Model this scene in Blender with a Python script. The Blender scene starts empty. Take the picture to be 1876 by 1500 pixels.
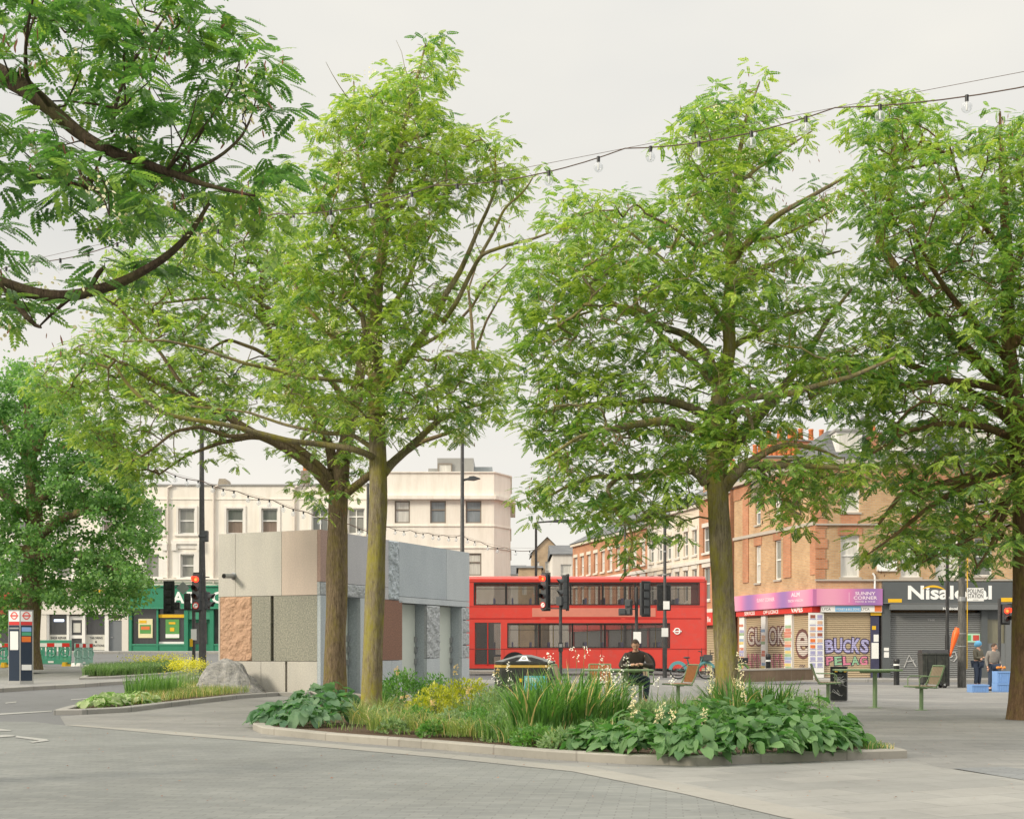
import bpy, bmesh, math, random
import numpy as np
from mathutils import Vector, Matrix, Euler
random.seed(7); rng = np.random.default_rng(7)
R = math.radians; PI = math.pi
scene = bpy.context.scene
COL = scene.collection
# ------------------------------------------------------------------ camera model (photo pixels 1876 x 1500)
F, CX, HY, H = 2300.0, 938.0, 1190.0, 1.17
def S(t):
    t = min(1.0, max(0.0, t)); return t*t*(3-2*t)
def gz(x, y):
    return 1.0*S((y-38)/28)*S((-2-x)/10) - 0.2*S((y-24)/10)*S((x-7)/4)
def P(px, py, d):
    return Vector(((px-CX)/F*d, d, H+(HY-py)/F*d))
def G(px, py):
    d = 4.0
    while d < 160:
        if H+(HY-py)/F*d <= gz((px-CX)/F*d, d): break
        d += 0.04
    x = (px-CX)/F*d
    return Vector((x, d, gz(x, d)))
def XD(px, d):
    return (px-CX)/F*d
cam_d = bpy.data.cameras.new('camera'); cam = bpy.data.objects.new('camera', cam_d); COL.objects.link(cam)
cam.location = (0, 0, H); cam.rotation_euler = (PI/2, 0, 0)
cam_d.sensor_width = 36; cam_d.lens = 36*F/1876; cam_d.shift_y = (HY-750)/1876
cam_d.clip_start = 0.1; cam_d.clip_end = 3000
scene.camera = cam
# ------------------------------------------------------------------ materials
MATS = {}
def lin(c):
    return tuple(((v/255)/12.92 if v/255 <= .04045 else ((v/255+.055)/1.055)**2.4) for v in c)
def newmat(name):
    m = bpy.data.materials.new(name); m.use_nodes = True
    nt = m.node_tree; b = nt.nodes['Principled BSDF']
    return m, nt, b
def N(nt, t, **kw):
    n = nt.nodes.new(t)
    for k, v in kw.items(): setattr(n, k, v)
    return n
def L(nt, a, b): nt.links.new(a, b)
def ramp(nt, fac, stops):
    r = N(nt, 'ShaderNodeValToRGB')
    el = r.color_ramp.elements
    while len(el) > 1: el.remove(el[-1])
    el[0].position = stops[0][0]; el[0].color = (*stops[0][1], 1)
    for p, c in stops[1:]:
        e = el.new(p); e.color = (*c, 1)
    L(nt, fac, r.inputs['Fac']); return r.outputs['Color']
def mixc(nt, fac, a, b, mode='MIX'):
    n = N(nt, 'ShaderNodeMix', data_type='RGBA', blend_type=mode)
    for s, v in ((n.inputs['Factor'], fac), (n.inputs['A'], a), (n.inputs['B'], b)):
        if hasattr(v, 'type') and hasattr(v, 'is_output'): L(nt, v, s)
        elif isinstance(v, tuple): s.default_value = (*v, 1)
        else: s.default_value = v
    return n.outputs['Result']
def noise(nt, vec, scale, detail=4, rough=.6):
    n = N(nt, 'ShaderNodeTexNoise'); n.inputs['Scale'].default_value = scale
    n.inputs['Detail'].default_value = detail; n.inputs['Roughness'].default_value = rough
    if vec is not None: L(nt, vec, n.inputs['Vector'])
    return n.outputs['Fac']
def objco(nt): return N(nt, 'ShaderNodeTexCoord').outputs['Object']
def poso(nt): return N(nt, 'ShaderNodeNewGeometry').outputs['Position']
def mapped(nt, vec, scale=(1,1,1), rot=(0,0,0)):
    n = N(nt, 'ShaderNodeMapping'); n.inputs['Scale'].default_value = scale; n.inputs['Rotation'].default_value = rot
    L(nt, vec, n.inputs['Vector']); return n.outputs['Vector']
def bump(nt, b, h, strength=.4, dist=.02):
    n = N(nt, 'ShaderNodeBump'); n.inputs['Strength'].default_value = strength; n.inputs['Distance'].default_value = dist
    L(nt, h, n.inputs['Height']); L(nt, n.outputs['Normal'], b.inputs['Normal'])
def solid(name, col, rough=.6, var=.12, scale=3.0, metal=0, spec=.4, bmp=0, dirt=None):
    """plain paint / plastic / metal with a slight uneven tone and wear"""
    if name in MATS: return MATS[name]
    m, nt, b = newmat(name)
    v = poso(nt)
    f = noise(nt, v, scale, 5)
    c = mixc(nt, f, tuple(x*(1-var) for x in col), tuple(min(1, x*(1+var)) for x in col))
    if dirt:
        f2 = ramp(nt, noise(nt, v, scale*2.3, 6, .7), [(.5, (0,0,0)), (.72, (1,1,1))])
        c = mixc(nt, f2, c, dirt)
    L(nt, c, b.inputs['Base Color'])
    b.inputs['Roughness'].default_value = rough; b.inputs['Metallic'].default_value = metal
    b.inputs['Specular IOR Level'].default_value = spec
    if bmp: bump(nt, b, noise(nt, v, scale*12, 3), bmp, .01)
    MATS[name] = m; return m
def emit(name, col, s=2.0):
    if name in MATS: return MATS[name]
    m, nt, b = newmat(name); b.inputs['Base Color'].default_value = (*col, 1)
    b.inputs['Emission Color'].default_value = (*col, 1); b.inputs['Emission Strength'].default_value = s
    MATS[name] = m; return m
def brickmat(name, c1, c2, mortar, sx=.225, sz=.075, rough=.9, msize=.012):
    if name in MATS: return MATS[name]
    m, nt, b = newmat(name)
    o = objco(nt); sep = N(nt, 'ShaderNodeSeparateXYZ'); L(nt, o, sep.inputs[0])
    ad = N(nt, 'ShaderNodeMath', operation='ADD'); L(nt, sep.outputs[0], ad.inputs[0]); L(nt, sep.outputs[1], ad.inputs[1])
    cb = N(nt, 'ShaderNodeCombineXYZ'); L(nt, ad.outputs[0], cb.inputs[0]); L(nt, sep.outputs[2], cb.inputs[1])
    t = N(nt, 'ShaderNodeTexBrick'); L(nt, cb.outputs[0], t.inputs['Vector'])
    t.inputs['Color1'].default_value = (*c1, 1); t.inputs['Color2'].default_value = (*c2, 1); t.inputs['Mortar'].default_value = (*mortar, 1)
    t.inputs['Scale'].default_value = 1; t.inputs['Brick Width'].default_value = sx; t.inputs['Row Height'].default_value = sz; t.inputs['Mortar Size'].default_value = msize
    f = noise(nt, o, .7, 6, .7)
    c = mixc(nt, ramp(nt, f, [(.35, (0,0,0)), (.7, (1,1,1))]), mixc(nt, 1.0, t.outputs['Color'], (.72, .70, .68), 'MULTIPLY'), mixc(nt, 1.0, t.outputs['Color'], (1.12, 1.1, 1.08), 'MULTIPLY'))
    L(nt, c, b.inputs['Base Color']); b.inputs['Roughness'].default_value = rough
    bump(nt, b, t.outputs['Fac'], -.3, .01)
    MATS[name] = m; return m
def stonemat(name, base, speck, scale=60, rough=.75, bmp=.15, bd=.004, contrast=.5, streak=0):
    """granite: fine dark and light crystals over a base tone"""
    if name in MATS: return MATS[name]
    m, nt, b = newmat(name); o = objco(nt)
    f = noise(nt, o, scale, 3, .8)
    fac = ramp(nt, f, [(.5-.18*contrast, (0,0,0)), (.5+.18*contrast, (1,1,1))])
    c = mixc(nt, fac, speck, base)
    big = noise(nt, mapped(nt, o, (1, 1, .35)), 1.4, 5, .65)
    c = mixc(nt, ramp(nt, big, [(.3, (0,0,0)), (.75, (1,1,1))]), mixc(nt, 1.0, c, (.84, .85, .87), 'MULTIPLY'), c)
    L(nt, c, b.inputs['Base Color']); b.inputs['Roughness'].default_value = rough
    bump(nt, b, noise(nt, o, scale*.6, 5, .7), bmp, bd)
    MATS[name] = m; return m
def render_mat(name, col, stain=(.8, .78, .75)):
    """painted render wall with rain stains"""
    if name in MATS: return MATS[name]
    m, nt, b = newmat(name); o = objco(nt)
    st = ramp(nt, noise(nt, mapped(nt, o, (1.6, 1.6, .25)), 1.3, 6, .7), [(.45, (0,0,0)), (.8, (1,1,1))])
    c = mixc(nt, st, col, tuple(a*s for a, s in zip(col, stain)))
    c = mixc(nt, noise(nt, o, 14, 3), mixc(nt, 1.0, c, (.95,.95,.95), 'MULTIPLY'), c)
    L(nt, c, b.inputs['Base Color']); b.inputs['Roughness'].default_value = .85
    bump(nt, b, noise(nt, o, 40, 3), .1, .01)
    MATS[name] = m; return m
def glassmat(name, col, rough=.06, spec=.7):
    """window seen from the street: dark room, blind or curtain behind a glossy pane"""
    if name in MATS: return MATS[name]
    m, nt, b = newmat(name); o = objco(nt)
    f = noise(nt, mapped(nt, o, (5, 5, .6)), 2.2, 3)
    c = mixc(nt, f, tuple(x*.6 for x in col), tuple(x*1.3 for x in col))
    L(nt, c, b.inputs['Base Color']); b.inputs['Roughness'].default_value = rough; b.inputs['Specular IOR Level'].default_value = spec
    MATS[name] = m; return m
def leafmat(name, c_dark, c_light, trans, hue_noise=.5, gloss=.45, scale=1.2):
    if name in MATS: return MATS[name]
    m, nt, b = newmat(name)
    g = N(nt, 'ShaderNodeNewGeometry')
    f1 = g.outputs['Random Per Island']
    f2 = noise(nt, g.outputs['Position'], scale, 2)
    mx = N(nt, 'ShaderNodeMath', operation='ADD'); L(nt, f1, mx.inputs[0]); L(nt, f2, mx.inputs[1])
    hf = N(nt, 'ShaderNodeMath', operation='MULTIPLY'); L(nt, mx.outputs[0], hf.inputs[0]); hf.inputs[1].default_value = .5
    c = ramp(nt, hf.outputs[0], [(.2, c_dark), (.78, c_light)])
    L(nt, c, b.inputs['Base Color']); b.inputs['Roughness'].default_value = gloss; b.inputs['Specular IOR Level'].default_value = .35
    tr = N(nt, 'ShaderNodeBsdfTranslucent'); L(nt, mixc(nt, 1.0, c, trans, 'MULTIPLY'), tr.inputs['Color'])
    ad = N(nt, 'ShaderNodeAddShader'); L(nt, b.outputs[0], ad.inputs[0]); L(nt, tr.outputs[0], ad.inputs[1])
    L(nt, ad.outputs[0], nt.nodes['Material Output'].inputs['Surface'])
    MATS[name] = m; return m
def barkmat(name, c1, c2, moss, moss_amt=.5):
    if name in MATS: return MATS[name]
    m, nt, b = newmat(name); o = poso(nt)
    v = mapped(nt, o, (1, 1, .16))
    f = noise(nt, v, 34, 7, .8)
    c = mixc(nt, ramp(nt, f, [(.36, (0,0,0)), (.62, (1,1,1))]), c1, c2)
    ms = ramp(nt, noise(nt, mapped(nt, o, (1,1,.5)), 3.1, 6, .75), [(.5-.14*moss_amt, (0,0,0)), (.72-.1*moss_amt, (1,1,1))])
    c = mixc(nt, ms, c, moss)
    L(nt, c, b.inputs['Base Color']); b.inputs['Roughness'].default_value = .95; b.inputs['Specular IOR Level'].default_value = .15
    bump(nt, b, f, 1.0, .06)
    MATS[name] = m; return m
def paving(name, c1, c2, mortar, bw, bh, rot=0, ms=.006, var=.35, rough=.85):
    if name in MATS: return MATS[name]
    m, nt, b = newmat(name); o = poso(nt); v = mapped(nt, o, (1,1,1), (0,0,rot))
    t = N(nt, 'ShaderNodeTexBrick'); L(nt, v, t.inputs['Vector'])
    t.inputs['Color1'].default_value = (*c1, 1); t.inputs['Color2'].default_value = (*c2, 1); t.inputs['Mortar'].default_value = (*mortar, 1)
    t.inputs['Scale'].default_value = 1; t.inputs['Brick Width'].default_value = bw; t.inputs['Row Height'].default_value = bh
    t.inputs['Mortar Size'].default_value = ms; t.inputs['Mortar Smooth'].default_value = .3; t.inputs['Bias'].default_value = -.1
    f = noise(nt, o, .55, 7, .72)
    c = mixc(nt, ramp(nt, f, [(.3, (0,0,0)), (.72, (1,1,1))]), mixc(nt, 1.0, t.outputs['Color'], (1-var*.7,)*3, 'MULTIPLY'), mixc(nt, 1.0, t.outputs['Color'], (1+var*.3,)*3, 'MULTIPLY'))
    c = mixc(nt, ramp(nt, noise(nt, o, .16, 5, .65), [(.38, (0,0,0)), (.62, (1,1,1))]), mixc(nt, 1.0, c, (.90,.90,.91), 'MULTIPLY'), c)
    f3 = ramp(nt, noise(nt, o, 9, 6, .8), [(.55, (0,0,0)), (.75, (1,1,1))])
    c = mixc(nt, f3, c, mixc(nt, 1.0, c, (.8, .79, .76), 'MULTIPLY'))
    vo = N(nt, 'ShaderNodeTexVoronoi'); vo.inputs['Scale'].default_value = 2.6; L(nt, o, vo.inputs['Vector'])
    f4 = ramp(nt, vo.outputs['Distance'], [(.05, (1,1,1)), (.075, (0,0,0))])
    c = mixc(nt, f4, c, mixc(nt, 1.0, c, (.74, .73, .71), 'MULTIPLY'))
    L(nt, c, b.inputs['Base Color']); b.inputs['Roughness'].default_value = rough; b.inputs['Specular IOR Level'].default_value = .25
    h = N(nt, 'ShaderNodeMath', operation='ADD'); L(nt, t.outputs['Fac'], h.inputs[0])
    h2 = N(nt, 'ShaderNodeMath', operation='MULTIPLY'); L(nt, noise(nt, o, 30, 4), h2.inputs[0]); h2.inputs[1].default_value = -.5
    L(nt, h2.outputs[0], h.inputs[1])
    bump(nt, b, h.outputs[0], -.35, .008)
    MATS[name] = m; return m
# ------------------------------------------------------------------ mesh builder
_txt = {}
def text_geo(s, bold):
    k = (s, bold)
    if k not in _txt:
        cu = bpy.data.curves.new('t', 'FONT'); cu.body = s; cu.size = 1; cu.offset = bold; cu.extrude = 0; cu.resolution_u = 3
        ob = bpy.data.objects.new('t', cu); me = bpy.data.meshes.new_from_object(ob)
        vs = [tuple(v.co) for v in me.vertices]; fs = [tuple(p.vertices) for p in me.polygons]
        bpy.data.objects.remove(ob); bpy.data.meshes.remove(me); bpy.data.curves.remove(cu)
        _txt[k] = (vs, fs)
    return _txt[k]
class MB:
    def __init__(s): s.v = []; s.f = []; s.mi = []; s.mats = []; s.sm = []
    def add(s, vs, fs, mat, smooth=False):
        if mat not in s.mats: s.mats.append(mat)
        i = s.mats.index(mat); o = len(s.v); s.v.extend([tuple(v) for v in vs])
        for f in fs: s.f.append(tuple(o+k for k in f)); s.mi.append(i); s.sm.append(smooth)
        return s
    def box(s, x0, x1, y0, y1, z0, z1, mat, M=None):
        vs = [(x0,y0,z0),(x1,y0,z0),(x1,y1,z0),(x0,y1,z0),(x0,y0,z1),(x1,y0,z1),(x1,y1,z1),(x0,y1,z1)]
        if M is not None: vs = [M @ Vector(v) for v in vs]
        return s.add(vs, [(0,3,2,1),(4,5,6,7),(0,1,5,4),(1,2,6,5),(2,3,7,6),(3,0,4,7)], mat)
    def quad(s, a, b, c, d, mat): return s.add([a,b,c,d], [(0,1,2,3)], mat)
    def prism(s, poly, z0, z1, mat, axis='z', M=None):
        n = len(poly)
        def T(p, z): return {'z': (p[0],p[1],z), 'y': (p[0],z,p[1]), 'x': (z,p[0],p[1])}[axis]
        vs = [T(p,z0) for p in poly]+[T(p,z1) for p in poly]
        if M is not None: vs = [M @ Vector(v) for v in vs]
        return s.add(vs, [tuple(range(n))[::-1], tuple(range(n,2*n))]+[(i,(i+1)%n,n+(i+1)%n,n+i) for i in range(n)], mat)
    def tube(s, pts, r, mat, n=8, caps=True, smooth=True):
        pts = [Vector(p) for p in pts]; m = len(pts)
        rs = r if isinstance(r, (list, tuple)) else [r]*m
        vs = []; fs = []; up = None
        for i, p in enumerate(pts):
            t = (pts[min(i+1,m-1)]-pts[max(i-1,0)])
            if t.length < 1e-9: t = Vector((0,0,1))
            t.normalize()
            if up is None:
                up = t.orthogonal().normalized()
            else:
                up = (up - t*up.dot(t)); up = up.normalized() if up.length > 1e-6 else t.orthogonal().normalized()
            w = t.cross(up)
            for k in range(n):
                a = 2*PI*k/n; vs.append(p+(up*math.cos(a)+w*math.sin(a))*rs[i])
        for i in range(m-1):
            for k in range(n):
                a = i*n+k; b = i*n+(k+1)%n; fs.append((a,b,b+n,a+n))
        s.add(vs, fs, mat, smooth)
        if caps:
            s.add(vs[:n], [tuple(range(n))[::-1]], mat); s.add(vs[-n:], [tuple(range(n))], mat)
        return s
    def lathe(s, prof, mat, n=16, c=(0,0,0), smooth=True, axis='z', M=None):
        vs = []; fs = []
        for r, z in prof:
            for k in range(n):
                a = 2*PI*k/n; u, v = r*math.cos(a), r*math.sin(a)
                p = {'z': (c[0]+u,c[1]+v,c[2]+z), 'y': (c[0]+u,c[1]+z,c[2]+v), 'x': (c[0]+z,c[1]+u,c[2]+v)}[axis]
                vs.append(M @ Vector(p) if M is not None else p)
        for i in range(len(prof)-1):
            for k in range(n):
                a = i*n+k; b = i*n+(k+1)%n; fs.append((a,b,b+n,a+n))
        return s.add(vs, fs, mat, smooth)
    def sph(s, c, r, mat, n=12, m=8, M=None):
        rr = r if isinstance(r, (tuple, list)) else (r,r,r)
        vs = []; fs = []
        for i in range(m+1):
            th = PI*i/m
            for k in range(n):
                a = 2*PI*k/n
                p = Vector((c[0]+rr[0]*math.sin(th)*math.cos(a), c[1]+rr[1]*math.sin(th)*math.sin(a), c[2]+rr[2]*math.cos(th)))
                vs.append(M @ p if M is not None else p)
        for i in range(m):
            for k in range(n):
                a = i*n+k; b = i*n+(k+1)%n; fs.append((a,a+n,b+n,b))
        return s.add(vs, fs, mat, True)
    def torus(s, c, R0, r, mat, n=24, m=8, axis='y'):
        vs = []; fs = []
        for i in range(n):
            a = 2*PI*i/n
            for k in range(m):
                b = 2*PI*k/m; q = R0+r*math.cos(b); h = r*math.sin(b)
                vs.append({'y': (c[0]+q*math.cos(a), c[1]+h, c[2]+q*math.sin(a)), 'z': (c[0]+q*math.cos(a), c[1]+q*math.sin(a), c[2]+h), 'x': (c[0]+h, c[1]+q*math.cos(a), c[2]+q*math.sin(a))}[axis])
        for i in range(n):
            for k in range(m):
                fs.append((i*m+k, ((i+1)%n)*m+k, ((i+1)%n)*m+(k+1)%m, i*m+(k+1)%m))
        return s.add(vs, fs, mat, True)
    def text(s, txt, mat, o, size, ux=(1,0,0), uy=(0,0,1), align='C', bold=.0, width=None, th=0.0):
        """lettering: o = point (centre/left of the baseline); faces lie in the plane ux, uy"""
        vs, fs = text_geo(txt, bold)
        if not vs: return s
        xs = [v[0] for v in vs]; w = max(xs)-min(xs); kx = size
        if width: kx = width/w
        off = {'C': (max(xs)+min(xs))/2, 'L': min(xs), 'R': max(xs)}[align]
        o = Vector(o); ux = Vector(ux); uy = Vector(uy)
        P_ = [o+ux*((v[0]-off)*kx)+uy*(v[1]*size) for v in vs]
        s.add(P_, fs, mat)
        return s
    def build(s, name, parent=None, loc=None, rz=0, bevel=0, sub=0):
        me = bpy.data.meshes.new(name); me.from_pydata(s.v, [], s.f)
        for m in s.mats: me.materials.append(m)
        me.polygons.foreach_set('material_index', s.mi); me.polygons.foreach_set('use_smooth', s.sm)
        me.update()
        return link(name, me, parent, loc, rz, bevel)
def _bs(s, name, parent=None, loc=None, rz=0, bevel=0, mg=0.0):
    """one mesh per separate piece (pieces lying over one another stay together)"""
    par = list(range(len(s.v)))
    def fd(i):
        while par[i] != i: par[i] = par[par[i]]; i = par[i]
        return i
    for f in s.f:
        for k in f[1:]: par[fd(k)] = fd(f[0])
    bb = {}
    for i, v in enumerate(s.v):
        r = fd(i); b = bb.setdefault(r, [1e9,-1e9,1e9,-1e9]); b[0] = min(b[0],v[0]); b[1] = max(b[1],v[0]); b[2] = min(b[2],v[2]); b[3] = max(b[3],v[2])
    ks = list(bb); gr = {k: k for k in ks}
    ch = True
    while ch:
        ch = False
        for a in ks:
            for b in ks:
                if gr[a] != gr[b] and bb[a][0] < bb[b][1]+mg and bb[b][0] < bb[a][1]+mg and bb[a][2] < bb[b][3]+mg and bb[b][2] < bb[a][3]+mg:
                    o, n = gr[b], gr[a]
                    for k in ks:
                        if gr[k] == o: gr[k] = n
                    ch = True
    out = None
    for g in sorted(set(gr.values())):
        m = MB(); mp = {}
        for f, mi, sm in zip(s.f, s.mi, s.sm):
            if gr[fd(f[0])] != g: continue
            for i in f:
                if i not in mp: mp[i] = len(m.v); m.v.append(s.v[i])
            mt = s.mats[mi]
            if mt not in m.mats: m.mats.append(mt)
            m.f.append(tuple(mp[i] for i in f)); m.mi.append(m.mats.index(mt)); m.sm.append(sm)
        out = m.build(name, parent, loc, rz, bevel)
    return out
MB.build_split = _bs
def link(name, me, parent=None, loc=None, rz=0, bevel=0):
    o = bpy.data.objects.new(name, me); COL.objects.link(o)
    if parent is not None: o.parent = parent
    if loc is not None: o.location = loc
    if rz: o.rotation_euler = (0,0,rz)
    if bevel:
        b = o.modifiers.new('bevel', 'BEVEL'); b.width = bevel; b.segments = 2; b.limit_method = 'ANGLE'; b.angle_limit = R(40)
    return o
def tag(o, label, cat, group=None, kind=None):
    if label: o['label'] = label
    if cat: o['category'] = cat
    if group: o['group'] = group
    if kind: o['kind'] = kind
    return o
def thing(name, label, cat, loc=(0,0,0), rz=0, group=None):
    o = bpy.data.objects.new(name, None); COL.objects.link(o); o.empty_display_size = .2
    o.location = loc; o.rotation_euler = (0,0,rz)
    return tag(o, label, cat, group)
def struct(o): o['kind'] = 'structure'; return o
def copy_tree(o, parent=None):
    c = o.copy(); COL.objects.link(c)
    if parent is not None: c.parent = parent
    for ch in list(o.children): copy_tree(ch, c)
    return c
def np_mesh(name, V, Fq, mats, mi=None, smooth=False):
    """fast mesh from arrays: V (n,3), Fq (m,k) constant face size"""
    me = bpy.data.meshes.new(name); n, (m, k) = len(V), Fq.shape
    me.vertices.add(n); me.vertices.foreach_set('co', np.ascontiguousarray(V, dtype=np.float32).ravel())
    me.loops.add(m*k); me.loops.foreach_set('vertex_index', np.ascontiguousarray(Fq, dtype=np.int32).ravel())
    me.polygons.add(m); me.polygons.foreach_set('loop_start', np.arange(0, m*k, k, dtype=np.int32))
    for q in mats: me.materials.append(q)
    if mi is not None: me.polygons.foreach_set('material_index', np.asarray(mi, dtype=np.int32))
    me.polygons.foreach_set('use_smooth', np.full(m, smooth, dtype=bool))
    me.update(calc_edges=True); me.validate()
    return me
# palette of plain materials
BLACK = solid('black paint', (.02,.021,.023), .4, .3, dirt=(.06,.06,.055))
POLE = solid('dark grey pole paint', (.05,.05,.052), .45, .3, dirt=(.10,.10,.095))
DGREY = solid('signal grey plastic', (.06,.065,.07), .55, .25)
STEEL = solid('galvanised steel', (.36,.37,.38), .4, .2, metal=.6)
WHITE = solid('white paint', (.78,.77,.74), .55, .06, dirt=(.62,.60,.56))
PAPER = solid('paper notice', (.78,.78,.76), .8, .05)
RED = solid('red paint', (.62,.03,.02), .35, .08)
YEL = solid('yellow paint', (.75,.45,.02), .5, .1)
GOLD = solid('gold band', (.55,.36,.08), .4, .15)
DKTXT = solid('dark lettering', (.03,.03,.035), .6, .05)
CREAMTXT = solid('white lettering', (.85,.85,.83), .5, .02)
RUBBER = solid('rubber', (.025,.025,.025), .85, .3)
GLASSD = glassmat('dark shop glass', (.05,.052,.055))
CONC = stonemat('concrete', (.36,.35,.33), (.28,.27,.26), 40, .85)
# ------------------------------------------------------------------ world, sun
w = bpy.data.worlds.new('World'); scene.world = w; w.use_nodes = True
nt = w.node_tree; bg = nt.nodes['Background']
SUN_EL, SUN_AZ = R(27), R(-119)          # azimuth measured from +Y (view direction) clockwise: behind the camera, to the left
sky = N(nt, 'ShaderNodeTexSky', sky_type='NISHITA'); sky.sun_disc = False; sky.sun_elevation = SUN_EL; sky.sun_rotation = SUN_AZ
tc = N(nt, 'ShaderNodeTexCoord'); sep = N(nt, 'ShaderNodeSeparateXYZ'); L(nt, tc.outputs['Generated'], sep.inputs[0])
base = ramp(nt, sep.outputs[2], [(0.0, (5.3,4.95,4.4)), (.12, (5.15,4.85,4.35)), (.30, (4.5,4.36,4.0)), (.46, (4.95,4.78,4.35)), (.65, (11.2,10.7,9.7)), (1.0, (14.6,14.0,12.8))])
cl = noise(nt, mapped(nt, tc.outputs['Generated'], (1,1,2.2)), 2.3, 4, .55)
cloud = mixc(nt, ramp(nt, cl, [(.3,(0,0,0)), (.75,(1,1,1))]), mixc(nt, 1.0, base, (.90,.915,.95), 'MULTIPLY'), mixc(nt, 1.0, base, (1.07,1.06,1.035), 'MULTIPLY'))
over = mixc(nt, .93, sky.outputs['Color'], cloud)
lo = N(nt, 'ShaderNodeMath', operation='LESS_THAN'); L(nt, sep.outputs[2], lo.inputs[0]); lo.inputs[1].default_value = -.002
fin = mixc(nt, lo.outputs[0], over, (2.4,2.35,2.25))
L(nt, fin, bg.inputs['Color']); bg.inputs['Strength'].default_value = .1
sl = bpy.data.lights.new('sun', 'SUN'); sl.energy = 1.7; sl.angle = R(12); sl.color = (1, .90, .72)
so = bpy.data.objects.new('sun', sl); COL.objects.link(so)
dirv = Vector((math.sin(SUN_AZ)*math.cos(SUN_EL), math.cos(SUN_AZ)*math.cos(SUN_EL), math.sin(SUN_EL)))
so.rotation_euler = dirv.to_track_quat('Z', 'Y').to_euler(); so.location = dirv*80
vs_ = scene.view_settings; vs_.view_transform = 'Standard'; vs_.look = 'None'; vs_.exposure = .92; vs_.gamma = 1
# ------------------------------------------------------------------ ground sheets that follow gz()
GX = [-700,-300,-150,-80,-50,-40]+list(range(-34, 41, 2))+[7,9,11]+[46,60,90,150,300,700]
GX = sorted(set(GX))
GY = [-60,-30,-10,0,8,16]+list(range(20, 72, 1))+[76,84,100,130,180,300,600,1500]
def sheet(name, poly, mat, off, smooth=True):
    bm = bmesh.new()
    f = bm.faces.new([bm.verts.new((p[0], p[1], 0)) for p in poly]); bm.normal_update()
    if f.normal.z < 0: f.normal_flip()
    x0 = min(p[0] for p in poly); x1 = max(p[0] for p in poly); y0 = min(p[1] for p in poly); y1 = max(p[1] for p in poly)
    for xs in GX:
        if x0 < xs < x1: bmesh.ops.bisect_plane(bm, geom=bm.verts[:]+bm.edges[:]+bm.faces[:], plane_co=(xs,0,0), plane_no=(1,0,0))
    for ys in GY:
        if y0 < ys < y1: bmesh.ops.bisect_plane(bm, geom=bm.verts[:]+bm.edges[:]+bm.faces[:], plane_co=(0,ys,0), plane_no=(0,1,0))
    bmesh.ops.triangulate(bm, faces=bm.faces[:])
    for v in bm.verts: v.co.z = gz(v.co.x, v.co.y)+off
    me = bpy.data.meshes.new(name); bm.to_mesh(me); bm.free(); me.materials.append(mat)
    for p in me.polygons: p.use_smooth = smooth
    return struct(link(name, me))
def gp(*pix): return [tuple(G(x, y)[:2]) for x, y in pix]
m, nt, b = newmat('asphalt'); o = poso(nt)
f = noise(nt, o, .35, 6, .7); c = mixc(nt, f, (.105,.108,.112), (.165,.168,.17))
c = mixc(nt, noise(nt, o, 90, 2), mixc(nt, 1.0, c, (.8,.8,.8), 'MULTIPLY'), mixc(nt, 1.0, c, (1.15,1.15,1.15), 'MULTIPLY'))
c = mixc(nt, ramp(nt, noise(nt, o, 1.7, 4), [(.6,(0,0,0)), (.64,(1,1,1))]), c, mixc(nt, 1.0, c, (.82,.82,.82), 'MULTIPLY'))
L(nt, c, b.inputs['Base Color']); b.inputs['Roughness'].default_value = .9; bump(nt, b, noise(nt, o, 120, 2), .3, .005); ASPH = m
SETT = paving('grey granite setts', (.205,.214,.206), (.245,.252,.238), (.17,.175,.168), .24, .085, R(7), .006, .34)
SLAB = paving('pale stone slabs', (.265,.265,.25), (.315,.31,.288), (.20,.20,.188), .9, .45, R(-24), .006, .34)
PLAZA = paving('plaza paving', (.23,.228,.218), (.275,.27,.252), (.175,.175,.168), .6, .2, R(3), .006, .36)
STRIP = paving('beige kerb stone', (.31,.30,.272), (.34,.328,.295), (.25,.24,.22), 1.2, .8, R(10), .006, .2)
DARKS = paving('dark band paving', (.21,.22,.225), (.24,.25,.25), (.16,.16,.16), .3, .1, R(40), .006, .25)
sheet('ground', [(-700,-60),(700,-60),(700,1500),(-700,1500)], ASPH, 0)
# flush beige stone line: traced on the ground
line = gp((120,1329),(179,1334),(224,1338),(320,1347),(450,1357),(600,1370),(800,1388),(1050,1415),(1250,1455),(1435,1500))
line = line+[(3.1,6.6),(5.2,3.0),(8,-2)]
setts = [(-30,-4),(8,-2)]
setts = line[::-1]+gp((60,1322))+gp((-120,1322))+[(-30,24),(-30,-4),(4,-4)]
sheet('paving_setts', setts, SETT, .006)
off = []
for i, p in enumerate(line):
    a = Vector(line[max(i-1,0)]); c_ = Vector(line[min(i+1,len(line)-1)]); t = (c_-a).normalized(); n_ = Vector((-t.y, t.x))
    if n_.y < 0 and n_.x < 0: n_ = -n_
    wd = .36 if i > 1 else .2
    off.append(tuple(Vector(p)+n_*wd))
sheet('kerb_line', line+off[::-1], STRIP, .010)
plaza = line+[(60,-2),(60,49),(-2.2,49),(-2.2,42)]+gp((400,1266),(380,1279),(235,1304),(110,1312))
sheet('plaza_paving', plaza, PLAZA, .004)
slab = off[4:]+[(30,-1)]+gp((2300,1500))+gp((1876,1430),(1745,1410),(1660,1396),(1480,1400),(1280,1408),(1145,1406),(1000,1398),(800,1380),(600,1362))
sheet('slab_paving', slab, SLAB, .008)
sheet('dark_paving_band', gp((1745,1409),(1840,1406),(2100,1437),(2100,1470),(1876,1431)), DARKS, .012)
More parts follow.
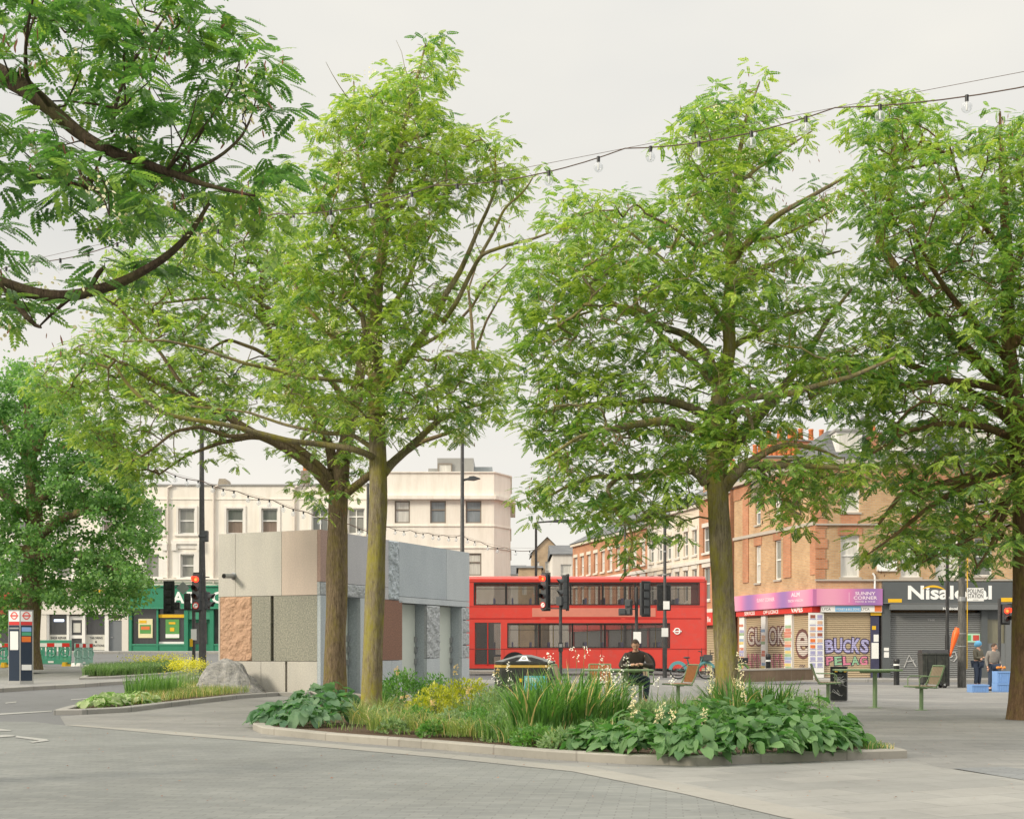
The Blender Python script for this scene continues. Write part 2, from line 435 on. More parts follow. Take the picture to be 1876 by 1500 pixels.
# road paint
PAINT = solid('worn road paint', (.33,.33,.31), .8, .25, 8, dirt=(.2,.2,.2))
def road_mark(name, pix, off=.007): return sheet(name, gp(*pix), PAINT, off)
road_mark('road_marking', [(-40,1310),(0,1307),(95,1301.6),(95,1303.2),(0,1309.5),(-40,1313)])
road_mark('road_marking', [(30,1349),(85,1355),(90,1358),(60,1362),(53,1360),(72,1357.5),(28,1352)], .013)
road_mark('road_marking', [(-60,1336),(0,1336),(22,1338.5),(18,1340),(-60,1339)], .013)
road_mark('road_marking', [(-30,1351),(8,1347),(28,1348),(24,1350),(-30,1354)], .013)
road_mark('road_marking', [(130,1281),(260,1271),(260,1272),(130,1282.5)])
road_mark('road_marking', [(10,1287),(30,1285),(30,1286.4),(10,1288.6)])
road_mark('road_marking', [(195,1214),(212,1213.4),(212,1214.2),(195,1214.8)])
# raised pavements with kerbs
def raised(name, pts, h, topmat, kerbmat, kw=.16, cat=None, soil=False):
    """kerb ring + top surface, following the ground"""
    n = len(pts); P2 = [Vector(p) for p in pts]
    area = sum(P2[i].x*P2[(i+1)%n].y-P2[(i+1)%n].x*P2[i].y for i in range(n))
    if area < 0: P2.reverse()
    inn = []
    for i in range(n):
        a, b_, c_ = P2[i-1], P2[i], P2[(i+1)%n]
        t1 = (b_-a).normalized(); t2 = (c_-b_).normalized()
        nn = Vector((-t1.y-t2.y, t1.x+t2.x)); nn = nn.normalized()/max(.5, nn.length/2)
        inn.append(b_+nn*kw)
    vs = []; fs = []
    for p, q in zip(P2, inn):
        z = gz(p.x, p.y); zq = gz(q.x, q.y)
        vs += [(p.x,p.y,z-.05), (p.x,p.y,z+h-.015), (p.x+(q.x-p.x)*.12,p.y+(q.y-p.y)*.12,z+h), (q.x,q.y,zq+h), (q.x,q.y,zq+h-.1)]
    for i in range(n):
        j = (i+1) % n
        for k in range(4): fs.append((i*5+k, j*5+k, j*5+k+1, i*5+k+1))
    kb = MB(); kb.add(vs, fs, kerbmat)
    return kb, [tuple(p) for p in inn]
def densify(pts, step, closed=True):
    out = []; n = len(pts)
    for i in range(n if closed else n-1):
        a = Vector(pts[i]); b_ = Vector(pts[(i+1) % n]); k = max(1, int((b_-a).length/step))
        for j in range(k): out.append(tuple(a+(b_-a)*j/k))
    return out
def smooth_poly(pts, it=2):
    for _ in range(it):
        q = []
        for i in range(len(pts)):
            a = Vector(pts[i]); b_ = Vector(pts[(i+1) % len(pts)])
            q += [tuple(a*.75+b_*.25), tuple(a*.25+b_*.75)]
        pts = q
    return pts
KERB = paving('granite kerb', (.32,.305,.268), (.36,.34,.295), (.27,.25,.22), .95, 3.0, R(5), .012, .3)
KERBG = paving('grey kerb', (.33,.32,.30), (.37,.36,.33), (.22,.22,.21), .9, 3.0, R(-20), .01, .25)
PAVE = paving('pavement slabs', (.27,.268,.26), (.31,.305,.29), (.20,.20,.19), .75, .6, 0, .008, .3)
m, nt, b = newmat('soil mulch'); o = poso(nt)
c = mixc(nt, noise(nt, o, 35, 5, .8), (.055,.032,.02), (.17,.105,.065)); L(nt, c, b.inputs['Base Color']); b.inputs['Roughness'].default_value = 1
bump(nt, b, noise(nt, o, 30, 5, .8), 1, .05); SOIL = m
# pavement island with the bus stop totem
isl = densify(gp((-260,1285),(0,1268),(60,1264),(200,1255),(330,1246),(352,1240),(352,1231),(330,1226),(170,1225),(100,1226),(-260,1240)), 1.0)
kb, inn = raised('kerb', isl, .12, PAVE, KERBG, .18)
struct(kb.build('kerb')); sheet('pavement_island', inn, PAVE, .112)
fp = densify([(-60,70),(-60,63.2),(-30,63.2),(-16,63),(-8,62.8),(0,62.5),(0,70)], 1.5)
kb, inn = raised('kerb', fp, .12, PAVE, KERBG, .18)
struct(kb.build('kerb')); sheet('far_pavement', inn, PAVE, .112)
fp = densify([(10.5,66),(13.0,54.0),(14,53.4),(60,53.4),(60,58),(14,58),(12.4,66)], 1.5)
kb, inn = raised('kerb', fp, .12, PAVE, KERBG, .18)
struct(kb.build('kerb')); sheet('far_pavement', inn, PAVE, .112)
# planters
PL_MAIN = gp((463,1337),(480,1344),(600,1357),(800,1373),(1000,1391),(1145,1400),(1280,1403),(1500,1394),(1662,1389.5),
             (1572,1365),(1490,1338),(1430,1320),(1390,1312),(1250,1306),(1000,1306),(850,1298),(750,1288),(650,1277),(585,1278),(530,1292),(490,1308),(464,1325))
PL_LEFT = gp((98,1309.5),(150,1309),(235,1304.5),(330,1292.5),(440,1279.5),(510,1274.5),(560,1275),(573,1272),(480,1264),(400,1257),(380,1244),(360,1243),(300,1257),(200,1284),(120,1303))
PL_FAR = gp((145,1251),(200,1249.5),(330,1240.5),(348,1236),(340,1230),(300,1229),(160,1241))
def planter(poly, label, hk, kw, stone):
    t = thing('planter', label, 'planter')
    pts = densify(poly, .5)
    kb, inn = raised('kerb', pts, hk, None, stone, kw)
    kb.build('kerb', t)
    s_ = sheet('soil', inn, SOIL, hk-.04); s_.parent = t; del s_['kind']
    return t
planter(PL_MAIN, 'long stone kerbed planting bed under the three locust trees beside the stone pavilion', .10, .17, KERB)
planter(PL_LEFT, 'narrow tapering planting bed with pale kerb in front of the grey boulder', .10, .2, KERBG)
planter(PL_FAR, 'small distant planting bed on the pavement island behind the bus stop totem', .2, .2, KERBG)
from mathutils import noise as mnoise
# ------------------------------------------------------------------ stone pavilion
PAV = thing('stone_pavilion', 'granite clad public toilet pavilion of mixed grey and pink stone panels with a flat roof', 'pavilion', (-4.94, 32.4, 0), math.atan2(.909, .417))
def ru(px):
    k = (px-CX)/F; return (k*32.4+4.94)/(.417-.909*k)
def lv(px):
    k = (px-CX)/F; return -(4.94+32.4*k)/(.909+.417*k)
g_grey = stonemat('light grey granite', (.60,.57,.515), (.45,.435,.40), 30, .8, .1, .003, .9)
g_pink = stonemat('pink granite', (.64,.525,.45), (.50,.42,.365), 32, .8, .1, .003, .9)
g_dark = stonemat('olive grey granite', (.40,.385,.31), (.17,.175,.155), 26, .75, .2, .004, .8)
g_red2 = stonemat('pale red granite', (.46,.32,.265), (.30,.20,.17), 28, .75, .2, .004, .9)
g_red = stonemat('red brown granite', (.34,.175,.115), (.15,.085,.065), 28, .75, .2, .004, .8)
g_orange = stonemat('orange rough granite', (.60,.385,.26), (.43,.265,.18), 22, .9, .5, .01, 1)
g_blue = stonemat('blue grey granite', (.52,.57,.60), (.31,.355,.39), 26, .7, .15, .003, 1.0)
g_lblue = stonemat('pale blue granite', (.56,.60,.62), (.40,.44,.465), 26, .7, .15, .003, .9)
g_lav = stonemat('lavender grey granite', (.52,.515,.53), (.40,.40,.42), 28, .75, .12, .003, .9)
g_rough = stonemat('rough split granite', (.52,.54,.55), (.28,.30,.315), 22, .9, .6, .012, 1)
GAPSHADE = solid('painted recess shade', (.012,.012,.012), .9, .1)  # near-black colour standing in for shade inside gaps, spout mouth and bin openings
def pan_r(x0, x1, z0, z1, mat, rough=0, y1=.1, g=.006):
    mb = MB()
    if rough: rough_face(mb, x0+g, x1-g, z0+g, z1-g, mat, rough, 'r', y1)
    else: mb.box(x0+g, x1-g, 0, y1, z0+g, z1-g, mat)
    return mb.build('granite_panel', PAV)
def pan_l(y0, y1, z0, z1, mat, rough=0, g=.006):
    mb = MB()
    if rough: rough_face(mb, y0+g, y1-g, z0+g, z1-g, mat, rough, 'l', .12)
    else: mb.box(0, .12, y0+g, y1-g, z0+g, z1-g, mat)
    return mb.build('granite_panel', PAV)
def rough_face(mb, a0, a1, z0, z1, mat, amp, side, back):
    st = .035; na = max(3, int((a1-a0)/st)); nz = max(3, int((z1-z0)/st)); vs = []; fs = []
    for j in range(nz+1):
        for i in range(na+1):
            a = a0+(a1-a0)*i/na; z = z0+(z1-z0)*j/nz
            q = Vector((a*5.5, z*5.5, a0*3)); d = (mnoise.noise(q)+.6*mnoise.noise(q*2.3)+.35*mnoise.noise(q*5))*amp
            e = min(i, na-i, j, nz-j); d = -amp*.3+d if e > 0 else amp*.1
            vs.append((a, d, z) if side == 'r' else (d, a, z))
    W = na+1
    for j in range(nz):
        for i in range(na):
            f = (j*W+i, j*W+i+1, (j+1)*W+i+1, (j+1)*W+i); fs.append(f if side == 'r' else f[::-1])
    mb.add(vs, fs, mat)
    if side == 'r': mb.box(a0, a1, .012+amp*.1, back, z0, z1, mat)
    else: mb.box(.012+amp*.1, back, a0, a1, z0, z1, mat)
TOPZ, BZ, AZ = 4.28, 2.59, .874
LE = lv(400); RE = ru(860)
# left face (faces the street corner)
for a, b_ in ((587,516),(516,431),(431,400)): pan_l(max(.1,lv(a)), lv(b_), BZ, TOPZ, g_pink if a == 587 else g_grey)
pan_l(lv(585.5) if lv(585.5)>.1 else .1, lv(501), AZ, BZ, g_dark); pan_l(lv(496), lv(461), AZ, BZ, g_dark); pan_l(lv(461), lv(403), AZ, BZ, g_orange, .03)
pan_l(.1, lv(526), 0, AZ, g_grey); pan_l(lv(522.5), lv(478), 0, AZ, g_grey); pan_l(lv(478), lv(401), 0, AZ, g_grey); pan_l(lv(403), lv(400), AZ, BZ, g_grey)
# right face
rr = [('top', 587, 637, 2.93, TOPZ, g_red2, 0), ('t', 587, 690, BZ, 2.93, g_rough, .03), ('t', 637, 712, 2.93, TOPZ, g_lav, 0), ('t', 690, 712, BZ, 2.93, g_lav, 0),
      ('t', 712, 731, BZ, TOPZ, g_blue, .06), ('t', 731, 818, BZ+.12, TOPZ, g_blue, 0), ('t', 818, 860, BZ+.12, TOPZ, g_lblue, 0), ('t', 731, 860, BZ-.06, BZ+.12, g_lblue, 0),
      ('l', 587, 598, 0, BZ, g_blue, 0), ('l', 598, 628, AZ, BZ, g_lav, 0), ('l', 598, 628, 0, AZ, g_grey, 0), ('l', 660, 700, 0, BZ, g_lblue, 0),
      ('l', 700, 737, AZ, BZ, g_red, 0), ('l', 700, 718, 0, AZ, g_lblue, 0), ('l', 718, 737, 0, AZ, g_lblue, 0), ('l', 782, 806, .92, BZ-.08, g_rough, .05), ('l', 782, 806, 0, .92, g_lblue, 0),
      ('l', 846, 848, .92, BZ-.08, g_lblue, 0), ('l', 846, 860, 0, .92, g_lblue, 0)]
for _, a, b_, z0, z1, mt, rg in rr: pan_r(ru(a), ru(b_), z0, z1, mt, rg)
for k in range(4): pan_r(ru(848), ru(860), .92+k*.4, .92+(k+1)*.4-(.01 if k < 3 else 0), g_rough, .035)
core = MB(); D = .45
spans = [(.12, ru(628)), (ru(660), ru(737)), (ru(782), ru(806)), (ru(846), RE)]
for a, b_ in spans: core.box(a+(.004 if a > .2 else 0), b_-.004, .1, D, 0, BZ, g_blue)
core.box(.12, RE, .1, D, BZ, TOPZ-.03, g_blue); core.box(.12, RE, D, LE-.003, 0, TOPZ-.03, g_grey)
core.build('wall', PAV)
gap = MB(); gap.box(.1,.118, lv(501), lv(496), AZ, BZ, GAPSHADE); gap.box(.1,.118, lv(526), lv(522.5), 0, AZ, GAPSHADE); gap.build_split('joint', PAV)  # dark strips paint the shade at the back of the open gaps
MB().box(.02, RE-.02, .02, LE-.02, TOPZ-.03, TOPZ+.0, CONC).build('roof', PAV)
DOORM = solid('pale green grey door', (.56,.60,.55), .35, .05)
for i, (a, b_) in enumerate(((628,660),(737,782),(806,846))):
    x0, x1 = ru(a), ru(b_); ztop = BZ-(.0 if i == 0 else .07)
    dmb = MB().box(x0+.02, x1-.02, D-.06, D-.004, .02, ztop, DOORM); d_ = dmb.build('door', PAV)
    xm = x0+(x1-x0)*.30
    s_ = MB(); y = D-.066
    for dx in (-.09, .09):
        s_.lathe([(.0,-.001),(.035,-.001)], DKTXT, 12, (xm+dx, y, 1.72), axis='y')
        if dx < 0: s_.box(xm+dx-.045, xm+dx+.045, y-.001, y, 1.44, 1.66, DKTXT)
        else: s_.add([(xm+dx-.03,y,1.66),(xm+dx+.03,y,1.66),(xm+dx+.075,y,1.48),(xm+dx-.075,y,1.48)], [(0,1,2,3)], DKTXT)
        for q in (-.02,.02): s_.box(xm+dx+q-.014, xm+dx+q+.014, y-.001, y, 1.30, 1.46, DKTXT)
    s_.build('pictogram', d_)
    h_ = MB()
    for z in (.75, 1.1, 1.4): h_.box(x1-.09, x1-.03, D-.13, D-.06, z, z+.16, STEEL)
    h_.build_split('hinge', d_)
sp = MB(); yv = lv(428); sp.tube([(0,yv,3.14),(-.42,yv,3.12)], .065, STEEL, 12, False); sp.tube([(-.42,yv,3.12),(-.05,yv,3.13)], .052, GAPSHADE, 12, True)
sp.lathe([(.0,-.012),(.1,-.012),(.1,0)], STEEL, 14, (0,yv,3.14), axis='x'); sp.build('water_spout', PAV)
# boulder
bmr = bmesh.new(); bmesh.ops.create_icosphere(bmr, subdivisions=5, radius=1)
for v in bmr.verts:
    p = v.co.copy(); n_ = mnoise.noise(p*1.3)*.28+mnoise.noise(p*3)*.14+mnoise.noise(p*7)*.05+abs(mnoise.noise(p*13))*.03
    v.co = p*(1+n_); v.co.x *= 1.02; v.co.y *= .62; v.co.z = max(-.2, v.co.z)*1.12
    tp = 1-.68*max(0, v.co.z)/1.1; v.co.x = v.co.x*tp-.10*max(0, v.co.z); v.co.y *= tp
    if v.co.z > .78: v.co.z = .78+(v.co.z-.78)*.35
meb = bpy.data.meshes.new('boulder'); bmr.to_mesh(meb); bmr.free()
m, nt, b = newmat('grey boulder stone'); o = poso(nt)
f = noise(nt, mapped(nt, o, (1,1,2.2), (.4,.3,.2)), 7, 10, .85); c = ramp(nt, f, [(.3,(.13,.135,.14)), (.5,(.31,.305,.30)), (.66,(.50,.475,.45))])
L(nt, c, b.inputs['Base Color']); b.inputs['Roughness'].default_value = .9; bump(nt, b, noise(nt, o, 14, 8, .75), .9, .06); meb.materials.append(m)
for p in meb.polygons: p.use_smooth = False
bo = link('boulder', meb); q = G(424, 1269); bo.location = ((424-CX)/F*32.75, 32.75, .02); bo.rotation_euler = (0,0,-.25)
tag(bo, 'large rough grey boulder leaning against the stone pavilion', 'boulder')

# ------------------------------------------------------------------ facades
def cut_wall(mb, x0, x1, z0, z1, ops, mat, th=.28, y=0):
    xs = sorted({x0, x1} | {min(max(v,x0),x1) for o in ops for v in o[:2]})
    for a, b_ in zip(xs, xs[1:]):
        if b_-a < 1e-4: continue
        mid = (a+b_)/2; hol = sorted((o[2], o[3]) for o in ops if o[0] < mid < o[1]); z = z0
        for h0, h1 in hol:
            if h0 > z: mb.box(a, b_, y, y+th, z, h0, mat)
            z = max(z, h1)
        if z < z1: mb.box(a, b_, y, y+th, z, z1, mat)
FR_W = solid('white window frame', (.74,.73,.70), .5, .05); FR_D = solid('dark window frame', (.12,.12,.115), .5, .1); FR_B = solid('brown window frame', (.22,.19,.16), .5, .1)
PANES = [glassmat('pane with grey curtain', (.26,.26,.235)), glassmat('pane with pale blind', (.60,.585,.54)), glassmat('pane with warm room', (.25,.19,.16)), glassmat('pane with grey room', (.17,.18,.17)), glassmat('pane blue grey', (.22,.25,.27))]
def window(par, xa, xb, za, zb, fm=None, pm=0, y=.1, bars='h', loc=None, rz=0, fw=.065, sill=None, name='window', split=.5, pm2=None):
    fm = fm or FR_W
    mb = MB(); d = y+.07
    mb.box(xa, xa+fw, y, d, za, zb, fm); mb.box(xb-fw, xb, y, d, za, zb, fm); mb.box(xa+fw, xb-fw, y, d, za, za+fw, fm); mb.box(xa+fw, xb-fw, y, d, zb-fw, zb, fm)
    zm = za+(zb-za)*split
    if 'h' in bars: mb.box(xa+fw, xb-fw, y, d, zm-fw*.5, zm+fw*.5, fm)
    if 'v' in bars: mb.box((xa+xb)/2-fw*.4, (xa+xb)/2+fw*.4, y+.004, d-.004, za+fw, zb-fw, fm)
    if sill: mb.box(xa-.07, xb+.07, -.07, y-.002, za-.09, za-.001, sill)
    fo = mb.build(name, par, loc, rz)
    pb = MB(); p1 = PANES[pm] if isinstance(pm, int) else pm
    if pm2 is not None and 'h' in bars:
        pb.quad((xa+.02,d-.02,za+.02),(xb-.02,d-.02,za+.02),(xb-.02,d-.02,zm),(xa+.02,d-.02,zm), PANES[pm2]); pb.quad((xa+.02,d-.02,zm),(xb-.02,d-.02,zm),(xb-.02,d-.02,zb-.02),(xa+.02,d-.02,zb-.02), p1)
    else: pb.quad((xa+.02,d-.02,za+.02),(xb-.02,d-.02,za+.02),(xb-.02,d-.02,zb-.02),(xa+.02,d-.02,zb-.02), p1)
    pb.build('pane', fo)
    return fo
CREAM = render_mat('cream render', (.83,.78,.70)); CREAM2 = render_mat('pale cream render', (.82,.775,.70)); TRIM = render_mat('white stucco trim', (.80,.77,.72))
# ---- cream terrace on the left
YB = 68.0; ZB = 1.0
def fx(px): return (px-CX)/F*YB
def fz(py): return H+(HY-py)/F*YB-ZB
CT = thing('cream_terrace', 'long cream rendered three storey terrace with shops below and white framed sash windows', 'building', (0, YB, ZB))
x0, x1 = fx(-160), fx(700); ztop = fz(890)
ups = [(p-1, q+1, 931, 978) for p, q in ((-64,-36),(20,48),(104,132),(188,216),(272,297),(328,356),(416,445),(480,508),(572,601),(638,667))]
los = [(p, q, 1015, 1058) for p, q in ((-64,-36),(20,48),(104,132),(188,216),(265,292),(331,356),(418,446),(482,508),(573,601),(638,667))]
ops = [(fx(a), fx(b_), fz(d), fz(c)) for a, b_, c, d in ups+los]
zs = fz(1073)
for p_ in (308, 392, 540):
    dp = MB(); dp.tube([(fx(p_),-.08,ztop-.1),(fx(p_),-.08,fz(1068))], .055, solid('pipe paint', (.62,.56,.50), .6, .2), 8); dp.tube([(fx(p_),-.08,ztop-.1),(fx(p_)+.25,-.1,ztop+.0)], .055, MATS['pipe paint'], 8); dp.build('downpipe', CT)
mb = MB(); cut_wall(mb, x0, x1, zs, ztop, ops, CREAM); mb.box(x0, x1, .28, 9, zs, ztop-.4, CREAM); mb.box(x0, x1, .6, 9, -1.2, zs, CREAM)
mb.build('wall', CT)
mb = MB(); mb.box(x0-.05, x1+.05, -.06, .34, ztop, ztop+.09, CONC); mb.box(x0, x1, -.035, -.001, fz(915), fz(913), CREAM2); mb.box(x0, x1, -.10, -.001, fz(1066), fz(1062), CREAM2); mb.box(x0, x1, -.18, -.001, fz(1062)+.001, fz(1059.5), CREAM2)
mb.build('cornice', CT)
for i, (a, b_, c, d) in enumerate(ups+los):
    xa, xb, za, zb = fx(a), fx(b_), fz(d), fz(c); up = i < len(ups)
    bars = 'h' if (up or i % 3 == 0) else ''
    if (a, up) in ((571, True), (637, True)): bars = 'hv'
    window(CT, xa, xb, za, zb, FR_W, [0,3,0,2,0,0,3,3,3,0][i % 10], .09, bars, split=.52 if bars != 'hv' else .68, pm2=2 if i in (6,7) else None, fw=.07)
    t = MB(); s_ = .13
    t.box(xa-s_, xa, -.05, .05, za, zb, TRIM); t.box(xb, xb+s_, -.05, .05, za, zb, TRIM); t.box(xa-s_, xb+s_, -.05, .05, zb, zb+s_, TRIM); t.box(xa-s_*1.6, xb+s_*1.6, -.10, .05, za-.11, za, TRIM)
    if not up:
        t.box(xa-.42, xa-s_, -.06, .0-.001, za, zb+.3, TRIM); t.box(xb+s_, xb+.42, -.06, -.001, za, zb+.3, TRIM); t.box(xa-.5, xb+.5, -.14, -.001, zb+.55, zb+.72, TRIM); t.box(xa-.46, xb+.46, -.05, -.001, zb+.3, zb+.55, TRIM)
        for xx in (xa-.45, xb+.2): t.box(xx, xx+.25, -.17, -.061, zb+.2, zb+.55, TRIM)
    t.build('architrave', CT)
# chimneys of the terrace
mb = MB(); xa = fx(393); brk = brickmat('grey stock brick', (.30,.26,.20), (.22,.19,.15), (.3,.28,.25))
mb.prism([(fx(389),ztop-.1),(fx(413),ztop-.1),(fx(405),fz(872)),(fx(393),fz(872))], 1.0, 2.2, brk, 'y'); mb.build('chimney', CT)
mb = MB(); mb.box(fx(545), fx(560), 1.0, 1.6, ztop-.2, fz(857), brk)
mb.lathe([(.12,0),(.1,.45)], solid('terracotta', (.50,.17,.07), .8, .2), 10, (fx(552),1.3,fz(857))); mb.build('chimney', CT)
# shops of the terrace
GREEN = solid('green shopfront paint', (.035,.22,.13), .4, .12); GREEN2 = solid('lighter green paint', (.06,.27,.17), .4, .1)
def shop_text(mb, txt, mat, px, py, hpx, wpx=None, y=-.2, bold=.03):
    mb.text(txt, mat, (fx(px), y, fz(py)), hpx/F*YB*1.35, bold=bold, width=(wpx/F*YB if wpx else None))
sh = MB(); a, b_ = fx(237), fx(560)
sh.box(a, b_, -.12, .5, fz(1113), fz(1072), GREEN); sh.box(a, b_, -.2, -.121, fz(1074.5), fz(1072), GREEN2); sh.box(a, b_, -.2, -.121, fz(1115), fz(1112.5), GREEN2)
for p, q in ((237,242),(287.5,290.5),(338,345),(385,392),(455,460),(555,560)): sh.box(fx(p), fx(q), -.10, .5, 0, fz(1115), GREEN)
for p, q in ((242,287.5),(290.5,338),(392,455),(460,555)): sh.box(fx(p), fx(q), -.06, .5, 0, fz(1181), GREEN); sh.box(fx(p), fx(q), -.09, -.061, fz(1181.5), fz(1179), GREEN2)
sh.box(fx(345), fx(385), -.04, .5, fz(1134), fz(1115), GREEN2)
so_ = sh.build('shopfront', CT); so_['label'] = 'green painted shopfront with posters in its windows'
gl = MB()
for p, q in ((242,287.5),(290.5,338),(392,455),(460,555)): gl.quad((fx(p),.1,fz(1181)),(fx(q),.1,fz(1181)),(fx(q),.1,fz(1115)),(fx(p),.1,fz(1115)), GLASSD)
gl.build_split('shop_window', so_)
dr = MB(); dr.box(fx(345), fx(385), .2, .3, .02, fz(1134), GREEN); dr.box(fx(352), fx(378), .17, .199, .5, fz(1140), GLASSD); dr.build('door', so_)
tx = MB()
for t_, p in (('A',328),('T',352),('C',399)): shop_text(tx, t_, CREAMTXT, p, 1104, 21, None, -.13, .03)
tx.build_split('lettering', so_, mg=.1)
ps = MB(); c1 = solid('poster cream', (.75,.68,.42), .7, .05); c2 = solid('poster green', (.10,.30,.08), .7, .2); c3 = solid('poster orange', (.7,.18,.05), .7, .2)
ps.box(fx(253), fx(279), .04, .08, fz(1168), fz(1133), c1); ps.box(fx(256), fx(276), .03, .039, fz(1160), fz(1144), c2); ps.box(fx(258), fx(274), .022, .029, fz(1153), fz(1147), c3); ps.box(fx(255), fx(268), .03, .039, fz(1141), fz(1136), YEL)
ps.box(fx(303), fx(328), .04, .08, fz(1169), fz(1134), c2); ps.box(fx(303), fx(328), .03, .039, fz(1168), fz(1161), PAPER); ps.box(fx(309), fx(321), .03, .039, fz(1143), fz(1139), YEL); ps.box(fx(311), fx(319), .03, .039, fz(1156), fz(1149), YEL)
ps.box(fx(290.5), fx(338), -.0, .06, fz(1131), fz(1125), YEL); ps.box(fx(291), fx(337), .03, .08, fz(1179), fz(1175), PAPER)
ps.build_split('poster', so_)
sh = MB(); WS = solid('white shop frame', (.66,.62,.56), .5, .08)
sh.box(fx(70), fx(236), -.10, .5, fz(1125), fz(1090), WS); sh.box(fx(70), fx(86), -.06, .5, 0, fz(1125), WS); sh.box(fx(224), fx(236), -.08, .5, -.1, fz(1125), WS)
for p, q in ((86,89),(122.5,126.5),(152,156),(192,199)): sh.box(fx(p), fx(q), -.02, .4, 0, fz(1125), FR_W)
sh.box(fx(89), fx(122.5), 0, .4, 0, fz(1190), FR_W); sh.box(fx(156), fx(192), 0, .4, 0, fz(1191), FR_W)
so_ = sh.build('shopfront', CT); so_['label'] = 'white framed repair shopfront with grey side door'
gl = MB(); FROST = solid('frosted window film', (.55,.54,.49), .5, .08)
for p, q in ((89,122.5),(156,192)): gl.quad((fx(p),.2,fz(1191)),(fx(q),.2,fz(1191)),(fx(q),.2,fz(1126)),(fx(p),.2,fz(1126)), GLASSD); gl.quad((fx(p),.19,fz(1190)),(fx(q),.19,fz(1190)),(fx(q),.19,fz(1162)),(fx(p),.19,fz(1162)), FROST)
gl.box(fx(97), fx(115), .17, .18, fz(1138), fz(1134), emit('lit sign', (.65,.75,1.0), 1.4))
gl.build_split('shop_window', so_)
dr = MB(); dr.box(fx(126.5), fx(130), .1, .2, 0, fz(1128), FR_W); dr.box(fx(149), fx(152), .1, .2, 0, fz(1128), FR_W); dr.box(fx(130), fx(149), .1, .2, fz(1169), fz(1163), FR_W); dr.box(fx(130), fx(149), .1, .2, fz(1135), fz(1128), FR_W); dr.box(fx(130), fx(149), .15, .2, 0, fz(1135), GLASSD); dr.box(fx(133), fx(146), .12, .149, fz(1158), fz(1141), FROST)
dr.build('door', so_)
dr = MB(); GD = solid('grey door paint', (.17,.185,.20), .5, .06); dr.box(fx(200), fx(224), .1, .2, 0, fz(1136), GD); dr.box(fx(199), fx(225), .06, .2, fz(1136), fz(1133), WS); dr.box(fx(202), fx(206), .06, .1, fz(1168), fz(1166), STEEL); dr.build('side_door', so_)
tx = MB()
for t_, p, y_, wd in (('SHOE REPAIR',105,1170,29),('KEY CUTTING',105,1177,28),('TAILORING',174,1170,24),('&',174,1177,4),('ALTERATIONS',174,1184,30)): shop_text(tx, t_, DKTXT, p, y_, 4.2, wd, .186, .03)
tx.build_split('lettering', so_, mg=.35)
sh = MB(); sh.box(fx(-160), fx(70), -.1, .5, fz(1125), fz(1085), solid('dark red fascia', (.35,.06,.03), .5, .2)); sh.box(fx(-160), fx(70), .1, .5, 0, fz(1125), GLASSD); sh.box(fx(60), fx(70), -.08, .099, 0, fz(1125), DGREY)
sh.box(fx(30), fx(58), -.14, -.101, fz(1108), fz(1099), CREAMTXT)
for p in (150, 172, 185): sh.box(fx(p), fx(p+14), -.14, -.101, fz(1085), fz(1080.5), YEL)
o_ = sh.build('shopfront', CT); o_['label'] = 'dark shopfront behind the lime tree'
# ---- pale corner block right of it
YB2 = 66.0
def gx(px): return (px-CX)/F*YB2
def gzz(py): return H+(HY-py)/F*YB2
CB = thing('corner_block', 'pale cream corner building with curved parapet, grey framed windows and roof dormer', 'building', (0, YB2, 0))
xa, xb, xc = gx(690), gx(905), gx(935)
TOP = gzz(866); cy = 1.6
wins = [(723,751),(788,817),(853,882)]
ops = [(gx(a), gx(b_), gzz(d), gzz(c)) for a, b_ in wins for c, d in ((917,958),(1013,1054))]
mb = MB(); cut_wall(mb, xa, xb, -.5, TOP, ops, CREAM2)
for z0, z1, mm in ((-.5, TOP, CREAM2),): mb.prism([(xb,0),(xc,cy),(xc,9),(xb-.001,9),(xb-.001,.28)], z0, z1, mm); mb.box(xa, xb-.002, .28, 9, z0, z1-.4, mm)
mb.build('wall', CB)
mb = MB()
def band(z0, z1, pr): mb.prism([(xa-.1,-pr),(xb+pr*.4,-pr),(xc+pr,cy-pr*.3),(xc+pr,9),(xc+.001,9),(xc+.001,cy+.001),(xb,-.001),(xa-.1,-.001)], z0, z1, CREAM2)
band(gzz(915), gzz(909), .28); band(gzz(964), gzz(962), .05); band(gzz(1004), gzz(1002), .05); band(TOP-.0, TOP+.06, .08)
mb.build('cornice', CB)
for i, (a, b_) in enumerate(wins):
    for j, (c, d) in enumerate(((917,958),(1013,1054))): window(CB, gx(a), gx(b_), gzz(d), gzz(c), FR_B, [1,4,4][i] if j == 0 else 1, .06, 'h', split=.6, pm2=[None,4,4][i] if j == 0 else None, fw=.07)
ZINC = solid('grey zinc cladding', (.30,.30,.29), .5, .1)
mb = MB(); mb.box(gx(798), gx(866), 1.5, 5, TOP-.4, gzz(831), ZINC); mb.box(gx(862), gx(901), 2.0, 5, TOP-.4, gzz(845), solid('blue grey glazing', (.25,.28,.30), .2, .1)); mb.box(gx(780), gx(798), 2, 5, TOP-.4, gzz(848), ZINC)
d_ = mb.build('dormer', CB); window(CB, gx(799), gx(826), TOP-.1, gzz(841), FR_B, 1, 1.40, '', name='dormer_window')
mb = MB(); mb.quad((xb-.6*3,-.012,0),(xb,-.012,0),(xb,-.012,3.2),(xb-1.8,-.012,3.2), GLASSD); mb.quad((gx(870),-.014,0.2),(gx(895),-.014,.2),(gx(895),-.014,3.0),(gx(870),-.014,3.0), GLASSD); mb.build_split('shop_window', CB)
